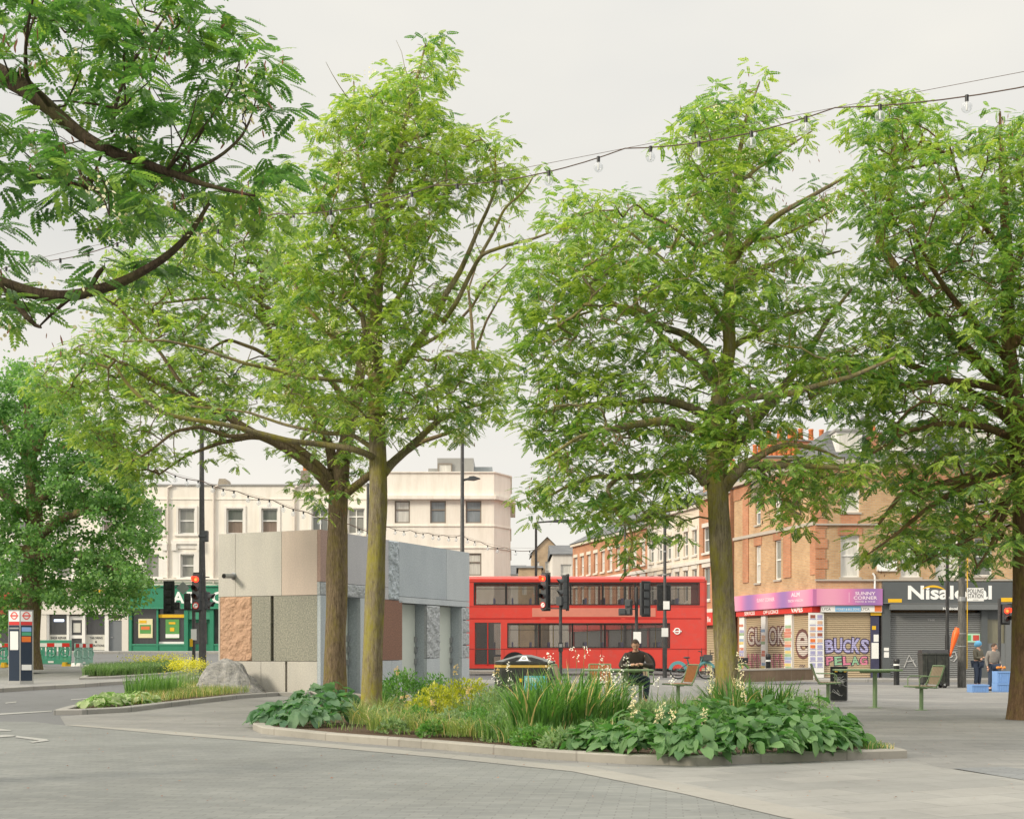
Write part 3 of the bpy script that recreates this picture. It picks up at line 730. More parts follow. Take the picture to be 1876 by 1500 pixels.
# ---- brick corner building on the right
BR1 = brickmat('yellow stock brick', (.58,.37,.19), (.48,.28,.135), (.46,.38,.28)); BR2 = brickmat('orange red brick', (.56,.235,.115), (.48,.185,.085), (.40,.28,.2)); SLATE = brickmat('grey roof slate', (.13,.14,.155), (.17,.18,.19), (.08,.08,.085), .3, .2)
SILL = solid('stone sill', (.42,.38,.33), .8, .1)
YC = 57.0; XC = 13.8; ZC = -.1
def kx(px): return (px-CX)/F*YC-XC
def kz(py): return H+(HY-py)/F*YC-ZC
BC = thing('brick_corner_building', 'three storey yellow brick corner building with red quoins, slate roof and shuttered shops', 'building', (XC, YC, ZC))
xe = kx(2080); zt = kz(846); zsh = kz(1064)
w1 = [(1540,1575,980,1057),(1650,1686,980,1057),(1714,1757,978,1057),(1785,1818,985,1055),(1905,1940,980,1057),(1990,2025,980,1057)]
w2 = [(a, b_, 893, 938) for a, b_, _, _ in w1]
ops = [(kx(a), kx(b_), kz(d), kz(c)) for a, b_, c, d in w1+w2]
mb = MB(); cut_wall(mb, 0, xe, zsh, zt, ops, BR1); mb.box(.3, xe, .28, 9, zsh, zt, BR1); mb.box(.3, xe, .7, 9, -.5, zsh, BR1); mb.box(0, kx(1615), 0, .28, kz(1080), zsh-.001, BR1); mb.build('wall', BC)
mb = MB()
for i, (a, b_, c, d) in enumerate(w1+w2):
    mb.box(kx(a)-.12, kx(b_)+.12, -.03, -.001, kz(c), kz(c)+.34, BR2)
    if i >= len(w1): mb.box(kx(a), kx(b_), -.02, -.001, kz(d)-.75, kz(d)-.12, BR2)
for k in range(18):
    z0 = zsh+.1+k*.46; wd = .52 if k % 2 else .42
    if z0+.44 < zt: mb.box(-.03, wd, -.04, -.001, z0, z0+.43, BR2)
mb.box(0, xe, -.03, -.0011, zt-.9, zt-.45, BR2); mb.build('red_brick_dressing', BC)
mb = MB(); mb.box(-.1, xe, -.25, 0-.0012, zt-.12, zt+.08, SILL); mb.box(-.05, xe, -.12, -.0012, kz(962), kz(959), SILL); mb.box(-.05, xe, -.10, -.0012, zsh-.0, zsh+.08, SILL); mb.build('cornice', BC)
for i, (a, b_, c, d) in enumerate(w1+w2): window(BC, kx(a), kx(b_), kz(d), kz(c), FR_W, [1,1,1,3,1,0][i % 6], .1, 'h', sill=SILL, split=.52)
# roof
mb = MB(); rz0 = zt+.08; rz1 = kz(778)
mb.add([(-.1,-.1,rz0),(xe,-.1,rz0),(xe,1.6,rz1),(.9,1.6,rz1),(.9,8,rz1),(-2.3,8,rz0),(xe,8,rz1)], [(0,1,2,3),(0,3,4,5),(3,2,6,4)], SLATE); mb.build('roof', BC)
for a, b_, c, d in ((1535,1583,788,826),(1637,1700,784,824),(1768,1828,780,824),(1900,1960,780,824)):
    mb = MB(); mb.box(kx(a), kx(b_), .3, 3, kz(d), kz(c), FR_W); mb.box(kx(a)-.08, kx(b_)+.08, .2, 3, kz(c), kz(c)+.1, ZINC); mb.quad((kx(a)+.15,.292,kz(d)+.1),(kx(b_)-.15,.292,kz(d)+.1),(kx(b_)-.15,.292,kz(c)-.12),(kx(a)+.15,.292,kz(c)-.12), PANES[1]); mb.build('dormer', BC)
POT = solid('orange chimney pot', (.60,.19,.07), .8, .15)
def chimney(par, x0, x1, y0, y1, z0, z1, npot, br=None, loc=None, rz=0):
    c_ = MB(); c_.box(x0, x1, y0, y1, z0, z1, br or brk); c_.box(x0-.06, x1+.06, y0-.06, y1+.06, z1-.25, z1-.12, br or BR2); c_.box(x0-.06, x1+.06, y0-.06, y1+.06, z1, z1+.07, CONC)
    o_ = c_.build('chimney', par, loc, rz)
    for k in range(npot):
        p_ = MB(); dx = (x1-x0)/npot; p_.lathe([(.13,0),(.105,.5),(.125,.52),(.125,.58),(.09,.58),(.09,.3)], POT, 10, (x0+dx*(k+.5), (y0+y1)/2, z1+.07)); p_.build('chimney_pot', o_)
chimney(BC, kx(1420), kx(1508), 5, 5.7, zt-1, kz(806), 9); chimney(BC, kx(1602), kx(1620), .4, 1.6, zt, kz(790), 1, BR2)
for p, y_ in ((1594,768),(1608,757)):
    mb = MB(); mb.tube([(kx(p),1,kz(790)),(kx(p),1,kz(y_))], .03, POLE, 6); mb.lathe([(0,-.02),(.2,-.06),(.3,-.12)], STEEL, 14, (kx(p),.95,kz(y_)), axis='y'); mb.build('satellite_dish', BC)
# convenience shopfront (dark grey)
SG = solid('slate grey shopfront', (.095,.105,.11), .5, .12); SG2 = solid('mid grey shopfront', (.16,.17,.175), .5, .1)
a, b_ = kx(1615), kx(1990)
sh = MB(); sh.box(a, b_, -.25, .5, kz(1104), kz(1066), SG); sh.box(a, b_, -.3, -.2501, kz(1105.5), kz(1104), SG2); sh.box(a+.3, kx(1830), -.42, -.02, kz(1117), kz(1106.5), SG2); sh.box(a, kx(1630), -.12, .5, 0, kz(1105.5), SG); sh.box(kx(1797), kx(1808), -.08, .5, 0, kz(1105.5), SG); sh.box(kx(1842), b_, -.08, .5, 0, kz(1105.5), SG2); sh.box(kx(1808), kx(1842), -.04, .5, 0, kz(1178), SG2)
so_ = sh.build('shopfront', BC); so_['label'] = 'dark grey convenience shopfront with a closed grey roller shutter'
m, nt, b = newmat('roller shutter grey'); o = objco(nt); wv = N(nt, 'ShaderNodeTexWave', bands_direction='Z'); wv.inputs['Scale'].default_value = 3.3; L(nt, o, wv.inputs['Vector'])
c = mixc(nt, wv.outputs['Fac'], (.13,.135,.135), (.225,.23,.23)); L(nt, c, b.inputs['Base Color']); b.inputs['Roughness'].default_value = .5; bump(nt, b, wv.outputs['Fac'], .8, .03); SHUT = m
m, nt, b = newmat('roller shutter tan'); o = objco(nt); wv = N(nt, 'ShaderNodeTexWave', bands_direction='Z'); wv.inputs['Scale'].default_value = 3.3; L(nt, o, wv.inputs['Vector'])
c = mixc(nt, wv.outputs['Fac'], (.34,.26,.16), (.50,.39,.25)); L(nt, c, b.inputs['Base Color']); b.inputs['Roughness'].default_value = .5; bump(nt, b, wv.outputs['Fac'], .8, .03); SHUTT = m
mb = MB(); mb.box(kx(1630), kx(1797), .05, .12, 0, kz(1122), SHUT); sht = mb.build('roller_shutter', so_)
mb = MB(); mb.quad((kx(1809),.1,kz(1178)),(kx(1841),.1,kz(1178)),(kx(1841),.1,kz(1134)),(kx(1809),.1,kz(1134)), glassmat('dim shop glass', (.20,.19,.13))); mb.box(kx(1808), kx(1842), .02, .12, kz(1134), kz(1105.5), SG); mb.build_split('shop_window', so_)
def ktext(mb, txt, mat, px, py, hpx, wpx=None, y=-.2, bold=.0, align='C'):
    mb.text(txt, mat, (kx(px), y, kz(py)), hpx/F*YC/.72, bold=bold, width=(wpx/F*YC if wpx else None), align=align)
tx = MB(); ktext(tx, 'Nisalocal', CREAMTXT, 1736.5, 1097, 24.5, 153, -.262, .028)
ktext(tx, 'Nisalocal', CREAMTXT, 1735, 1117.0, 4.5, 27, -.43, .03)
n_ = 20; arc0 = []; arc1 = []
for k in range(n_+1):
    t = k/n_; px = 1685+44*t
    arc0.append((kx(px), -.264, kz(1080-8.5*math.sin(PI*t)**.75+1.5*t))); arc1.append((kx(px), -.264, kz(1080-5*math.sin(PI*t)**.9*(1-.25*t)+1.0*t)))
tx.add(arc0+arc1, [(k, k+1, n_+2+k, n_+1+k) for k in range(n_)], YEL)
tx.box(kx(1624), kx(1649), -.262, -.2501, kz(1103.5), kz(1097), YEL); tx.box(kx(1830), kx(1852), -.262, -.2501, kz(1102.5), kz(1095), YEL); tx.box(kx(1852.5), kx(1858), -.262, -.2501, kz(1094), kz(1087), YEL)
tx.build_split('lettering', so_, mg=.35)
gr = MB(); TAG = solid('white spray tag', (.42,.42,.42), .7, .1)
for pl in ([(1657,1222),(1666,1200),(1679,1221)], [(1660,1212),(1675,1210)], [(1742,1196),(1750,1194),(1754,1204),(1748,1212),(1738,1206),(1746,1202)]): gr.tube([(kx(a),.04,kz(b_)) for a, b_ in pl], .035, TAG, 4)
ktext(gr, 'THK', TAG, 1707, 1137, 4, 14, .045, 0); gr.build_split('graffiti', sht)
nb = MB()
for z0, z1 in ((1186,1192),(1194,1204)): nb.box(kx(1618), kx(1627), -.13, -.1201, kz(z1), kz(z0), PAPER)
nb.box(kx(1772), kx(1796), .03, .0495, kz(1176), kz(1160), solid('poster mint', (.45,.66,.5), .7, .1)); nb.box(kx(1783), kx(1794), .02, .0299, kz(1173), kz(1163), solid('poster red', (.55,.08,.06), .7, .2)); nb.box(kx(1773), kx(1779), .02, .0299, kz(1173), kz(1163), solid('poster leaf green', (.1,.4,.12), .7, .2))
nb.build_split('poster', so_)
# pink corner shop: front part
m, nt, b = newmat('pink to violet printed fascia'); o = objco(nt)
f = N(nt, 'ShaderNodeTexWave', wave_profile='SIN', bands_direction='X'); f.inputs['Scale'].default_value = .085; f.inputs['Phase Offset'].default_value = 2.2; L(nt, o, f.inputs['Vector'])
c = ramp(nt, f.outputs['Fac'], [(0,(.30,.16,.42)), (.5,(.62,.20,.40)), (1,(.74,.32,.46))]); L(nt, c, b.inputs['Base Color']); b.inputs['Roughness'].default_value = .35; PINK = m
sh = MB(); sh.box(kx(1492), kx(1613.5), -.3, .2, kz(1108.5), kz(1078.5), PINK); sh.box(kx(1503), kx(1613.5), -.2, .2, kz(1121), kz(1109), PAPER)
so_ = sh.build('shopfront', BC); so_['label'] = 'pink and violet corner shopfront with graffitied shutters'
tx = MB(); PT = solid('pale pink lettering', (.80,.66,.74), .6, .02)
ktext(tx, 'SUNNY', PT, 1582, 1090, 6, 37, -.306, .02); ktext(tx, 'CORNER', PT, 1582, 1098, 6, 43, -.306, .02); ktext(tx, 'FOOD & WINE', PT, 1582, 1103.5, 3, 36, -.306, .01)
tx.box(kx(1552), kx(1552.6), -.306, -.3001, kz(1104), kz(1085), PT); ktext(tx, 'LYCA', DKTXT, 1512, 1118, 5, 15, -.206, .0); ktext(tx, 'LYCA', DKTXT, 1583, 1118, 5, 15, -.206, .0)
tx.box(kx(1528), kx(1575), -.204, -.2001, kz(1120), kz(1110), solid('sky blue strip', (.20,.45,.72), .5, .1)); ktext(tx, 'MONEY & BILL ZONE', CREAMTXT, 1551.5, 1117.5, 3.6, 42, -.21, .01)
tx.box(kx(1600), kx(1613), -.204, -.2001, kz(1120), kz(1109.5), c3)
tx.build_split('lettering', so_, mg=.35)
mb = MB(); mb.box(kx(1509.5), kx(1595), .05, .12, -.1, kz(1121), SHUTT); sht = mb.build('roller_shutter', so_)
def graf(mb, txt, px, py, hpx, wpx, fill, edge, y, tf, big=.09, small=.05):
    """letters sprayed with a dark outline and a coloured fill"""
    w_ = wpx/F*YC; s_ = hpx/F*YC/.72; n = len(txt)
    for i, ch in enumerate(txt):
        cx = tf(px+wpx*((i+.5)/n-.5), py)
        for bold, mt, yy, kw in ((big, edge, y-.002*i, 1.0), (small, fill, y-.001-.002*i, .8)):
            o_, ux, uy = cx; o2 = Vector(o_)+Vector((0,yy,0)); mb.text(ch, mt, o2, s_*(1.06 if i % 2 else .96), (math.cos(R(7-5*i)),0,math.sin(R(7-5*i))), (-math.sin(R(7-5*i))*.5,0,1), 'C', bold, w_/n*1.22*kw)
def spray(name, col):
    m, nt, b = newmat(name); o = objco(nt); wv = N(nt, 'ShaderNodeTexWave', bands_direction='Z'); wv.inputs['Scale'].default_value = 3.3; L(nt, o, wv.inputs['Vector'])
    c = mixc(nt, wv.outputs['Fac'], tuple(x*.62 for x in col), col); c = mixc(nt, ramp(nt, noise(nt, o, 6, 6, .75), [(.60,(0,0,0)), (.80,(1,1,1))]), c, (.42,.33,.22))
    L(nt, c, b.inputs['Base Color']); b.inputs['Roughness'].default_value = .65; bump(nt, b, wv.outputs['Fac'], .8, .03); MATS[name] = m; return m
LAV = spray('lavender spray', (.52,.49,.80)); SPK = spray('pink spray', (.85,.27,.40)); SGN = spray('mint spray', (.36,.64,.40)); DKV = spray('dark violet outline', (.06,.04,.09)); GRYS = spray('silver spray', (.60,.53,.48)); DKR = spray('maroon outline', (.17,.07,.06))
g_ = MB(); tf = lambda px, py: ((kx(px), 0, kz(py)), (1,0,.02), (.06,0,1))
graf(g_, 'BUCKS', 1552, 1194, 24, 78, LAV, DKV, .045, tf, .09, .035)
for i, ch in enumerate('PELAG'): graf(g_, ch, 1521+15.5*i, 1217, 16, 14, SPK if i % 2 == 0 else SGN, DKV, .044, tf, .08, .03)
g_.build_split('graffiti', sht)
ps = MB(); VIO = solid('poster violet', (.36,.35,.55), .7, .2); NAVY = solid('poster navy', (.05,.05,.10), .7, .3); TANP = solid('poster tan', (.62,.40,.28), .7, .3)
ps.box(kx(1481), kx(1509), -.05, .02, 0, kz(1122), PAPER)
for r_ in range(9):
    for c_ in range(2):
        px = 1483+13*c_; py = 1125+r_*11
        ps.box(kx(px+1), kx(px+10), -.06, -.0501, kz(py+7), kz(py+1), random.choice([TANP, VIO, solid('poster brown', (.30,.10,.07), .7, .2), PAPER, c3]) if r_ < 6 else VIO)
        ps.box(kx(px), kx(px+11), -.06, -.0501, kz(py+9.5), kz(py+8), VIO)
ps.box(kx(1595), kx(1610), -.05, .12, 0, kz(1121), NAVY); ps.box(kx(1594), kx(1614), -.1, -.0501, kz(1127), kz(1121), YEL)
ps.box(kx(1596), kx(1609), -.06, -.0501, kz(1206), kz(1177), PAPER); ps.box(kx(1600), kx(1609), -.06, -.0501, kz(1175), kz(1162), PAPER); ps.box(kx(1597), kx(1604), -.06, -.0501, kz(1153), kz(1146), YEL)
ps.build_split('poster', so_)
mb = MB(); mb.box(kx(1613.6), kx(1615.4), -.1, .3, 0, kz(1121), POLE); mb.tube([(kx(1602),-.06,kz(1078)),(kx(1602),-.06,kz(1055)),(kx(1598),-.06,kz(1050))], .05, WHITE, 8); mb.build('downpipe', BC)
mb = MB(); mb.box(kx(1606), kx(1642), -.1, -.02, kz(1046), kz(1027), PAPER); mb.build('sign_board', BC)
# left flank of the corner building, receding along the side street
LF = 8.7; ang = math.atan2(-.967, .255)
def ft(px):
    k = (px-CX)/F; return (XC-YC*k)/(.255+.967*k)
def fl(px): return LF-ft(px)
def flz(px, py): return H+(HY-py)/F*(YC+.967*ft(px))-ZC
floc = (-.255*LF, .967*LF, 0)
wl = [(1384,1393.5,1000,1068),(1419.5,1431,990,1062),(1384,1393.5,918,962),(1419.5,1431,893,950)]
ops = [(fl(a), fl(b_), flz(a,d), flz(a,c)) for a, b_, c, d in wl]
mb = MB(); cut_wall(mb, 0, LF-.02, kz(1080), zt, ops, BR1); mb.box(0, LF-.3, .5, 1.2, -.4, zsh+.2, BR1); mb.build('wall', BC, floc, ang)
mb = MB()
for a, b_, c, d in wl: mb.box(fl(a)-.15, fl(b_)+.15, -.03, -.001, flz(a,c), flz(a,c)+.4, BR2)
for p, q in ((1436,1450),(1362,1372)): mb.box(fl(p), fl(q), -.05, -.001, zsh+.3, zt-.3, BR2)
mb.box(0, LF+.1, -.04, -.0012, zt-.8, zt-.2, BR2); mb.box(LF-.5, LF+.02, -.04, -.001, zsh+.3, zt-.81, BR2); mb.build('red_brick_dressing', BC, floc, ang)
mb = MB(); mb.box(-.1, LF+.15, -.25, -.0013, zt-.1, zt+.1, SILL); z_ = flz(1430,974); mb.box(0, LF, -.1, -.0013, z_, z_+.15, SILL); mb.build('cornice', BC, floc, ang)
for i, (a, b_, c, d) in enumerate(wl): window(BC, fl(a), fl(b_), flz(a,d), flz(a,c), FR_W, [1,0,4,1][i], .08, 'h', floc, ang, sill=SILL)
sh = MB(); sh.box(fl(1355), LF+.28, -.3, .3, kz(1110), kz(1079), PINK); sh.box(fl(1355), LF, -.2, .3, kz(1121), kz(1110.5), RED)
so2 = sh.build('fascia', BC, floc, ang)
tx = MB(); zz = kz
tx.text('ALM', PT, (fl(1468),-.306,zz(1090)), .26, bold=.03, width=.85); tx.text('TECH VISION', PT, (fl(1468),-.306,zz(1100)), .15, bold=.02, width=1.5); tx.text('SUNNY CORNER', PT, (fl(1413),-.306,zz(1095)), .25, bold=.02, width=1.9)
tx.text('VAPES', CREAMTXT, (fl(1467),-.206,zz(1119)), .30, bold=.03, width=1.15); tx.text('OFF LICENCE', CREAMTXT, (fl(1419),-.206,zz(1119)), .24, bold=.02, width=1.6); tx.text('SERVICES', CREAMTXT, (fl(1380),-.206,zz(1119)), .24, bold=.02, width=1.2)
tx.build_split('lettering', so2, mg=.35)
cols = ((1357,1366),(1397,1405),(1440,1453)); shs = ((1366,1397),(1405,1440),(1453,1484))
mb = MB()
for p, q in cols: mb.box(fl(p), fl(q), -.08, .3, 0, zz(1121), PAPER)
for p, q in cols:
    for k in range(16): 
        za = .2+k*.15; mb.box(fl(p)+random.random()*.1, fl(q)-random.random()*.1, -.095, -.081, za, za+.13, random.choice([solid('faded yellow print', (.62,.50,.20), .8, .25), solid('faded red print', (.55,.22,.16), .8, .25), solid('faded green print', (.30,.42,.26), .8, .25), TANP, VIO, PAPER, PAPER, PAPER, solid('faded blue print', (.28,.38,.52), .8, .2)]))
mb.build_split('poster', so2)
for i, (p, q) in enumerate(shs):
    sh_ = MB().box(fl(p), fl(q), .05, .14, 0, zz(1121), SHUTT).build('roller_shutter', so2)
    g_ = MB(); xm = (fl(p)+fl(q))/2; wd = fl(q)-fl(p)
    for j, ch in enumerate(('GU','OK','e')[i]):
        xx = xm+(j-(len(('GU','OK','e')[i])-1)/2)*wd*.46
        for bold, mt, yy in ((.09, DKR, .044), (.02, GRYS, .042)): g_.text(ch, mt, (xx,yy-.001*j,1.55 if i < 2 else 1.05), (1.15 if i < 2 else 2.2), align='C', bold=bold, width=wd*(.5 if i < 2 else .85)*(1 if bold > .05 else .8))
    if i < 2:
        for j in range(3): g_.text('NM'[j % 2], DKR, (xm+(j-1)*wd*.3,.043,.35), 1.1, align='C', bold=.0, width=wd*.26)
        for j in range(3): g_.text('NM'[j % 2], SPK, (xm+(j-1)*wd*.3,.042,.38), 1.05, align='C', bold=-.01, width=wd*.2)
    else: g_.text('SPS', DKV, (xm,.043,.3), .4, bold=.0)
    g_.build_split('graffiti', sh_)
# ---- side street houses, receding behind the bus
def side_house(t0, t1, wallm, trimm, eave, nwin, label, fascia=None, pots=0, base=0, floors=((3.9,5.7),(6.5,7.9)), pm=3, fm=None):
    Lh = t1-t0; loc = (XC-.255*t1, YC+.967*t1, base)
    hs = thing('terraced_house', label, 'house', loc, ang)
    ops = []
    for z0, z1 in floors:
        for k in range(nwin):
            xm = Lh*(k+.5)/nwin; ww = min(.95, Lh/nwin*.5); ops.append((xm-ww/2, xm+ww/2, z0, z1))
    mb = MB(); cut_wall(mb, 0, Lh, 3.2, eave, ops, wallm); mb.box(0, Lh, .28, 8, 3.2, eave-.1, wallm); mb.box(0, Lh, .5, 8, -.3, 3.2, wallm); mb.build('wall', hs)
    mb = MB(); mb.box(0, Lh, -.2, -.001, eave-.2, eave, trimm); mb.box(0, Lh, -.1, -.001, 5.95, 6.15, trimm); mb.box(0, Lh, -.15, -.001, 3.2, 3.4, trimm)
    for o_ in ops: mb.box(o_[0]-.1, o_[1]+.1, -.04, -.0012, o_[3], o_[3]+.22, trimm); mb.box(o_[0]-.08, o_[1]+.08, -.08, -.0012, o_[2]-.12, o_[2], trimm)
    mb.build('trim', hs)
    for o_ in ops: window(hs, *o_, fm or FR_W, pm, .1, 'h')
    mb = MB(); mb.add([(-.05,-.3,eave),(Lh+.05,-.3,eave),(Lh+.05,4,eave+2.2),(-.05,4,eave+2.2),(Lh+.05,8.2,eave),(-.05,8.2,eave)], [(0,1,2,3),(3,2,4,5),(0,3,5),(1,4,2)], SLATE); mb.build('roof', hs)
    if pots: chimney(hs, Lh-.7, Lh-.05, 2.2, 5.6, eave, eave+2.7, pots if False else 1, BR2); 
    if pots:
        ch = hs.children[-1]
        for k in range(pots-1):
            p_ = MB(); p_.lathe([(.15,0),(.12,.55),(.14,.57),(.14,.65),(.1,.65)], POT, 10, (Lh-.38, 2.4+k*3.1/max(1,pots-2), eave+2.77)); p_.build('chimney_pot', ch)
    sh = MB(); fmx = fascia or RED; sh.box(.1, Lh-.1, -.35, .3, 2.5, 3.19, fmx); sh.box(.1, Lh-.1, .0, .3, 0, 2.49, SHUTT if fascia else GLASSD); sh.box(.1, .35, -.06, -.001, 0, 2.49, fmx); so3 = sh.build('shopfront', hs)
    return hs, so3
WHT = render_mat('white painted brick', (.66,.62,.57)); CRM3 = render_mat('cream painted stucco', (.68,.60,.50)); REDF = solid('bright red fascia', (.62,.035,.02), .4, .1)
h1, s1 = side_house(9.2, 13.3, BR2, WHT, 9.6, 2, 'red brick house with white trim beside the corner building in the side street', REDF, 7)
t_ = MB(); t_.text('Dullie', CREAMTXT, (1.9,-.356,2.68), .42, bold=.01); t_.build('lettering', s1)
side_house(13.3, 17.1, CRM3, WHT, 9.3, 3, 'cream painted house with three tall windows in the side street', None, 0)
side_house(17.1, 21.3, WHT, CRM3, 9.1, 3, 'white painted house between the cream and the red houses in the side street', None, 6)
side_house(21.3, 29, BR2, WHT, 8.9, 5, 'red brick house with pale window surrounds beside the white painted house', None, 0, pm=1)
side_house(29, 36.6, BR2, CRM3, 8.9, 5, 'red brick house at the far end of the side street terrace', None, 0, pm=1)
def far_house(px0, px1, d, eave, ridge, wallm, label, gable=False, nw=2, name='distant_house'):
    x0 = XD(px0, d); x1 = XD(px1, d); hs = thing(name, label, 'house', (x0, d, 0)); Lh = x1-x0; ez = H+(HY-eave)/F*d; rz_ = H+(HY-ridge)/F*d
    ops = [(Lh*(k+.3)/nw, Lh*(k+.7)/nw, ez-2.6, ez-.9) for k in range(nw)]
    mb = MB(); cut_wall(mb, 0, Lh, 0, ez, ops, wallm)
    mb.box(0, Lh, .3, 9, 0, ez-.1, wallm)
    if gable: mb.prism([(0,ez),(Lh,ez),(Lh*.5,rz_)], 0.0, .3, wallm, 'y')
    mb.build('wall', hs)
    mb = MB()
    if gable: mb.add([(-.2,-.2,ez-.1),(Lh*.5,-.2,rz_+.05),(Lh+.2,-.2,ez-.1),(-.2,9,ez-.1),(Lh*.5,9,rz_+.05),(Lh+.2,9,ez-.1)], [(0,1,4,3),(1,2,5,4)], SLATE)
    else: mb.add([(-.2,-.2,ez),(Lh+.2,-.2,ez),(Lh+.2,5,rz_),(-.2,5,rz_),(Lh+.2,9.2,ez),(-.2,9.2,ez)], [(0,1,2,3),(3,2,4,5),(0,3,5),(1,4,2)], SLATE)
    mb.build('roof', hs)
    for o_ in ops: window(hs, *o_, FR_W, 1, .1, 'h')
BRT = brickmat('buff brick', (.50,.36,.22), (.44,.31,.18), (.45,.38,.3))
far_house(1012, 1062, 112, 1015, 990, WHT, 'small white rendered house beyond the end of the brick terrace', False, 1)
far_house(975, 1030, 128, 1012, 984, BRT, 'buff brick house with grey gable roof far down the side street', True, 3)
far_house(950, 992, 122, 1040, 1030, BRT, 'low buff brick house just right of the pale corner building', False, 2)
far_house(925, 962, 150, 1052, 1030, WHT, 'far white house with a sloping slate roof', False, 2)
# ------------------------------------------------------------------ red double deck bus
BL = 11.3; BX = XD(848, 58); BUS = thing('double_deck_bus', 'red double deck bus crossing behind the stone pavilion and the seated man', 'bus', (BX, 58, -.02))
BR = solid('bus red paint', (.66,.06,.045), .25, .10, 1.2, spec=.6, dirt=(.56,.085,.07)); BGL = None
m, nt, b = newmat('bus window glass'); b.inputs['Base Color'].default_value = (.10,.10,.10,1); b.inputs['Roughness'].default_value = .05; b.inputs['Specular IOR Level'].default_value = .8
trn = N(nt, 'ShaderNodeBsdfTransparent'); trn.inputs['Color'].default_value = (.86,.84,.82,1); mx = N(nt, 'ShaderNodeMixShader'); mx.inputs[0].default_value = .62; L(nt, b.outputs[0], mx.inputs[1]); L(nt, trn.outputs[0], mx.inputs[2]); L(nt, mx.outputs[0], nt.nodes['Material Output'].inputs['Surface']); BGL = m
UZ0, UZ1, LZ0, LZ1 = 3.30, 4.25, 1.32, 2.38
upw = [(.55+k*1.49, .55+k*1.49+1.40) for k in range(7)]
low = [(2.1+k*1.5, 2.1+k*1.5+1.42) for k in range(5)]
def cw2(mb, y0):
    ops = [(a, b_, UZ0, UZ1) for a, b_ in upw]+[(a, b_, LZ0, LZ1) for a, b_ in low]+[(.55, 1.75, .45, 2.45)]
    cut_wall(mb, .18, BL-.18, .34, 4.42, ops, BR, .07, y0)
bd = MB(); cw2(bd, 0); cw2(bd, 2.44)
for xx, zl in ((0, ((.34,LZ0-.1),(2.4,UZ0),(UZ1,4.42))), (BL-.07, ((.34,LZ0),(LZ1,UZ0),(UZ1,4.42)))):
    for za_, zb_2 in zl: bd.box(xx, xx+.07, .18, 2.33, za_, zb_2, BR)
for cx_, cy_, a0_ in ((.18,.18,180),(BL-.18,.18,270),(BL-.18,2.33,0),(.18,2.33,90)):
    arc = [(cx_+r_*math.cos(R(a0_+t_)), cy_+r_*math.sin(R(a0_+t_))) for r_, ts_ in ((.18, range(0,91,15)), (.11, range(90,-1,-15))) for t_ in ts_]; bd.prism(arc, .34, 4.42, BR)
bd.build('body', BUS)
MB().prism([(.0,4.421),(.02,4.48),(.10,4.55),(.3,4.60),(2.21,4.60),(2.41,4.55),(2.49,4.48),(2.51,4.421)], .08, BL-.08, BR, 'x').build('roof', BUS, bevel=.06)
MB().box(.08, BL-.08, .08, 2.43, 2.45, 2.52, solid('bus interior grey', (.28,.27,.27), .8, .1)).box(.08, BL-.08, .08, 2.43, .4, .48, MATS['bus interior grey']).build('deck_floor', BUS)
for z0, z1, ws in ((UZ0,UZ1,upw),(LZ0,LZ1,low)):
    for a, b_ in ws:
        for yy in (.03, 2.47): MB().quad((a,yy,z0),(b_,yy,z0),(b_,yy,z1),(a,yy,z1), BGL).build('window', BUS)
for xx in (.035, BL-.035):
    for z0, z1 in ((UZ0,UZ1),(LZ0-.1,2.4)): MB().quad((xx,.07,z0),(xx,2.44,z0),(xx,2.44,z1),(xx,.07,z1), BGL).build('windscreen', BUS)
d_ = MB().box(.56, 1.74, .01, .03, .46, 2.44, BGL).box(1.13, 1.17, .0, .05, .46, 2.44, RED).box(.56, 1.74, .0, .05, .45, .52, RED).build('door', BUS)
st = MB(); SEAT = solid('bus seat blue', (.10,.10,.22), .9, .2)
for k in range(11):
    for y_ in (.45, 1.85):
        for zb in (.5, 2.53):
            x_ = 1.4+k*.85; st.box(x_, x_+.45, y_-.35, y_+.35, zb+.38, zb+.46, SEAT); st.box(x_, x_+.08, y_-.35, y_+.35, zb+.46, zb+1.05, SEAT)
o_ = st.build('seating', BUS); o_['kind'] = 'stuff'
YP = solid('yellow grab pole', (.7,.5,.05), .4, .1)
gp_ = MB()
for k in range(5): gp_.tube([(2.6+k*1.6,.85,.5),(2.6+k*1.6,.85,2.44)], .02, YP, 6)
gp_.build_split('grab_rail', BUS)
for xx in (2.4, 8.3):
    for yy in (-.005, 2.24):
        wo = MB().lathe([(.0,0),(.36,0),(.48,.02),(.48,.24),(.36,.26),(0,.26)], RUBBER, 24, (xx,yy,.48), axis='y').build('wheel', BUS); MB().lathe([(0,-.012),(.27,-.012),(.29,0)], STEEL, 18, (xx,yy,.48), axis='y').build('rim', wo)
bt = MB()
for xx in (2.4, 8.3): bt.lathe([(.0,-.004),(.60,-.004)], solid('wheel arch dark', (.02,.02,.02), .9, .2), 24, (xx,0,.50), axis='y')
for xx in (1.9, 3.4, 4.9, 6.4, 7.7, 9.2, 10.4): bt.box(xx, xx+.015, -.003, -.0005, .36, 1.22, solid('panel seam', (.30,.02,.015), .6, .1))
for zz0 in (1.22, 3.18, 4.32): bt.box(.05, BL-.05, -.012, -.001, zz0, zz0+.025, MATS['panel seam'])
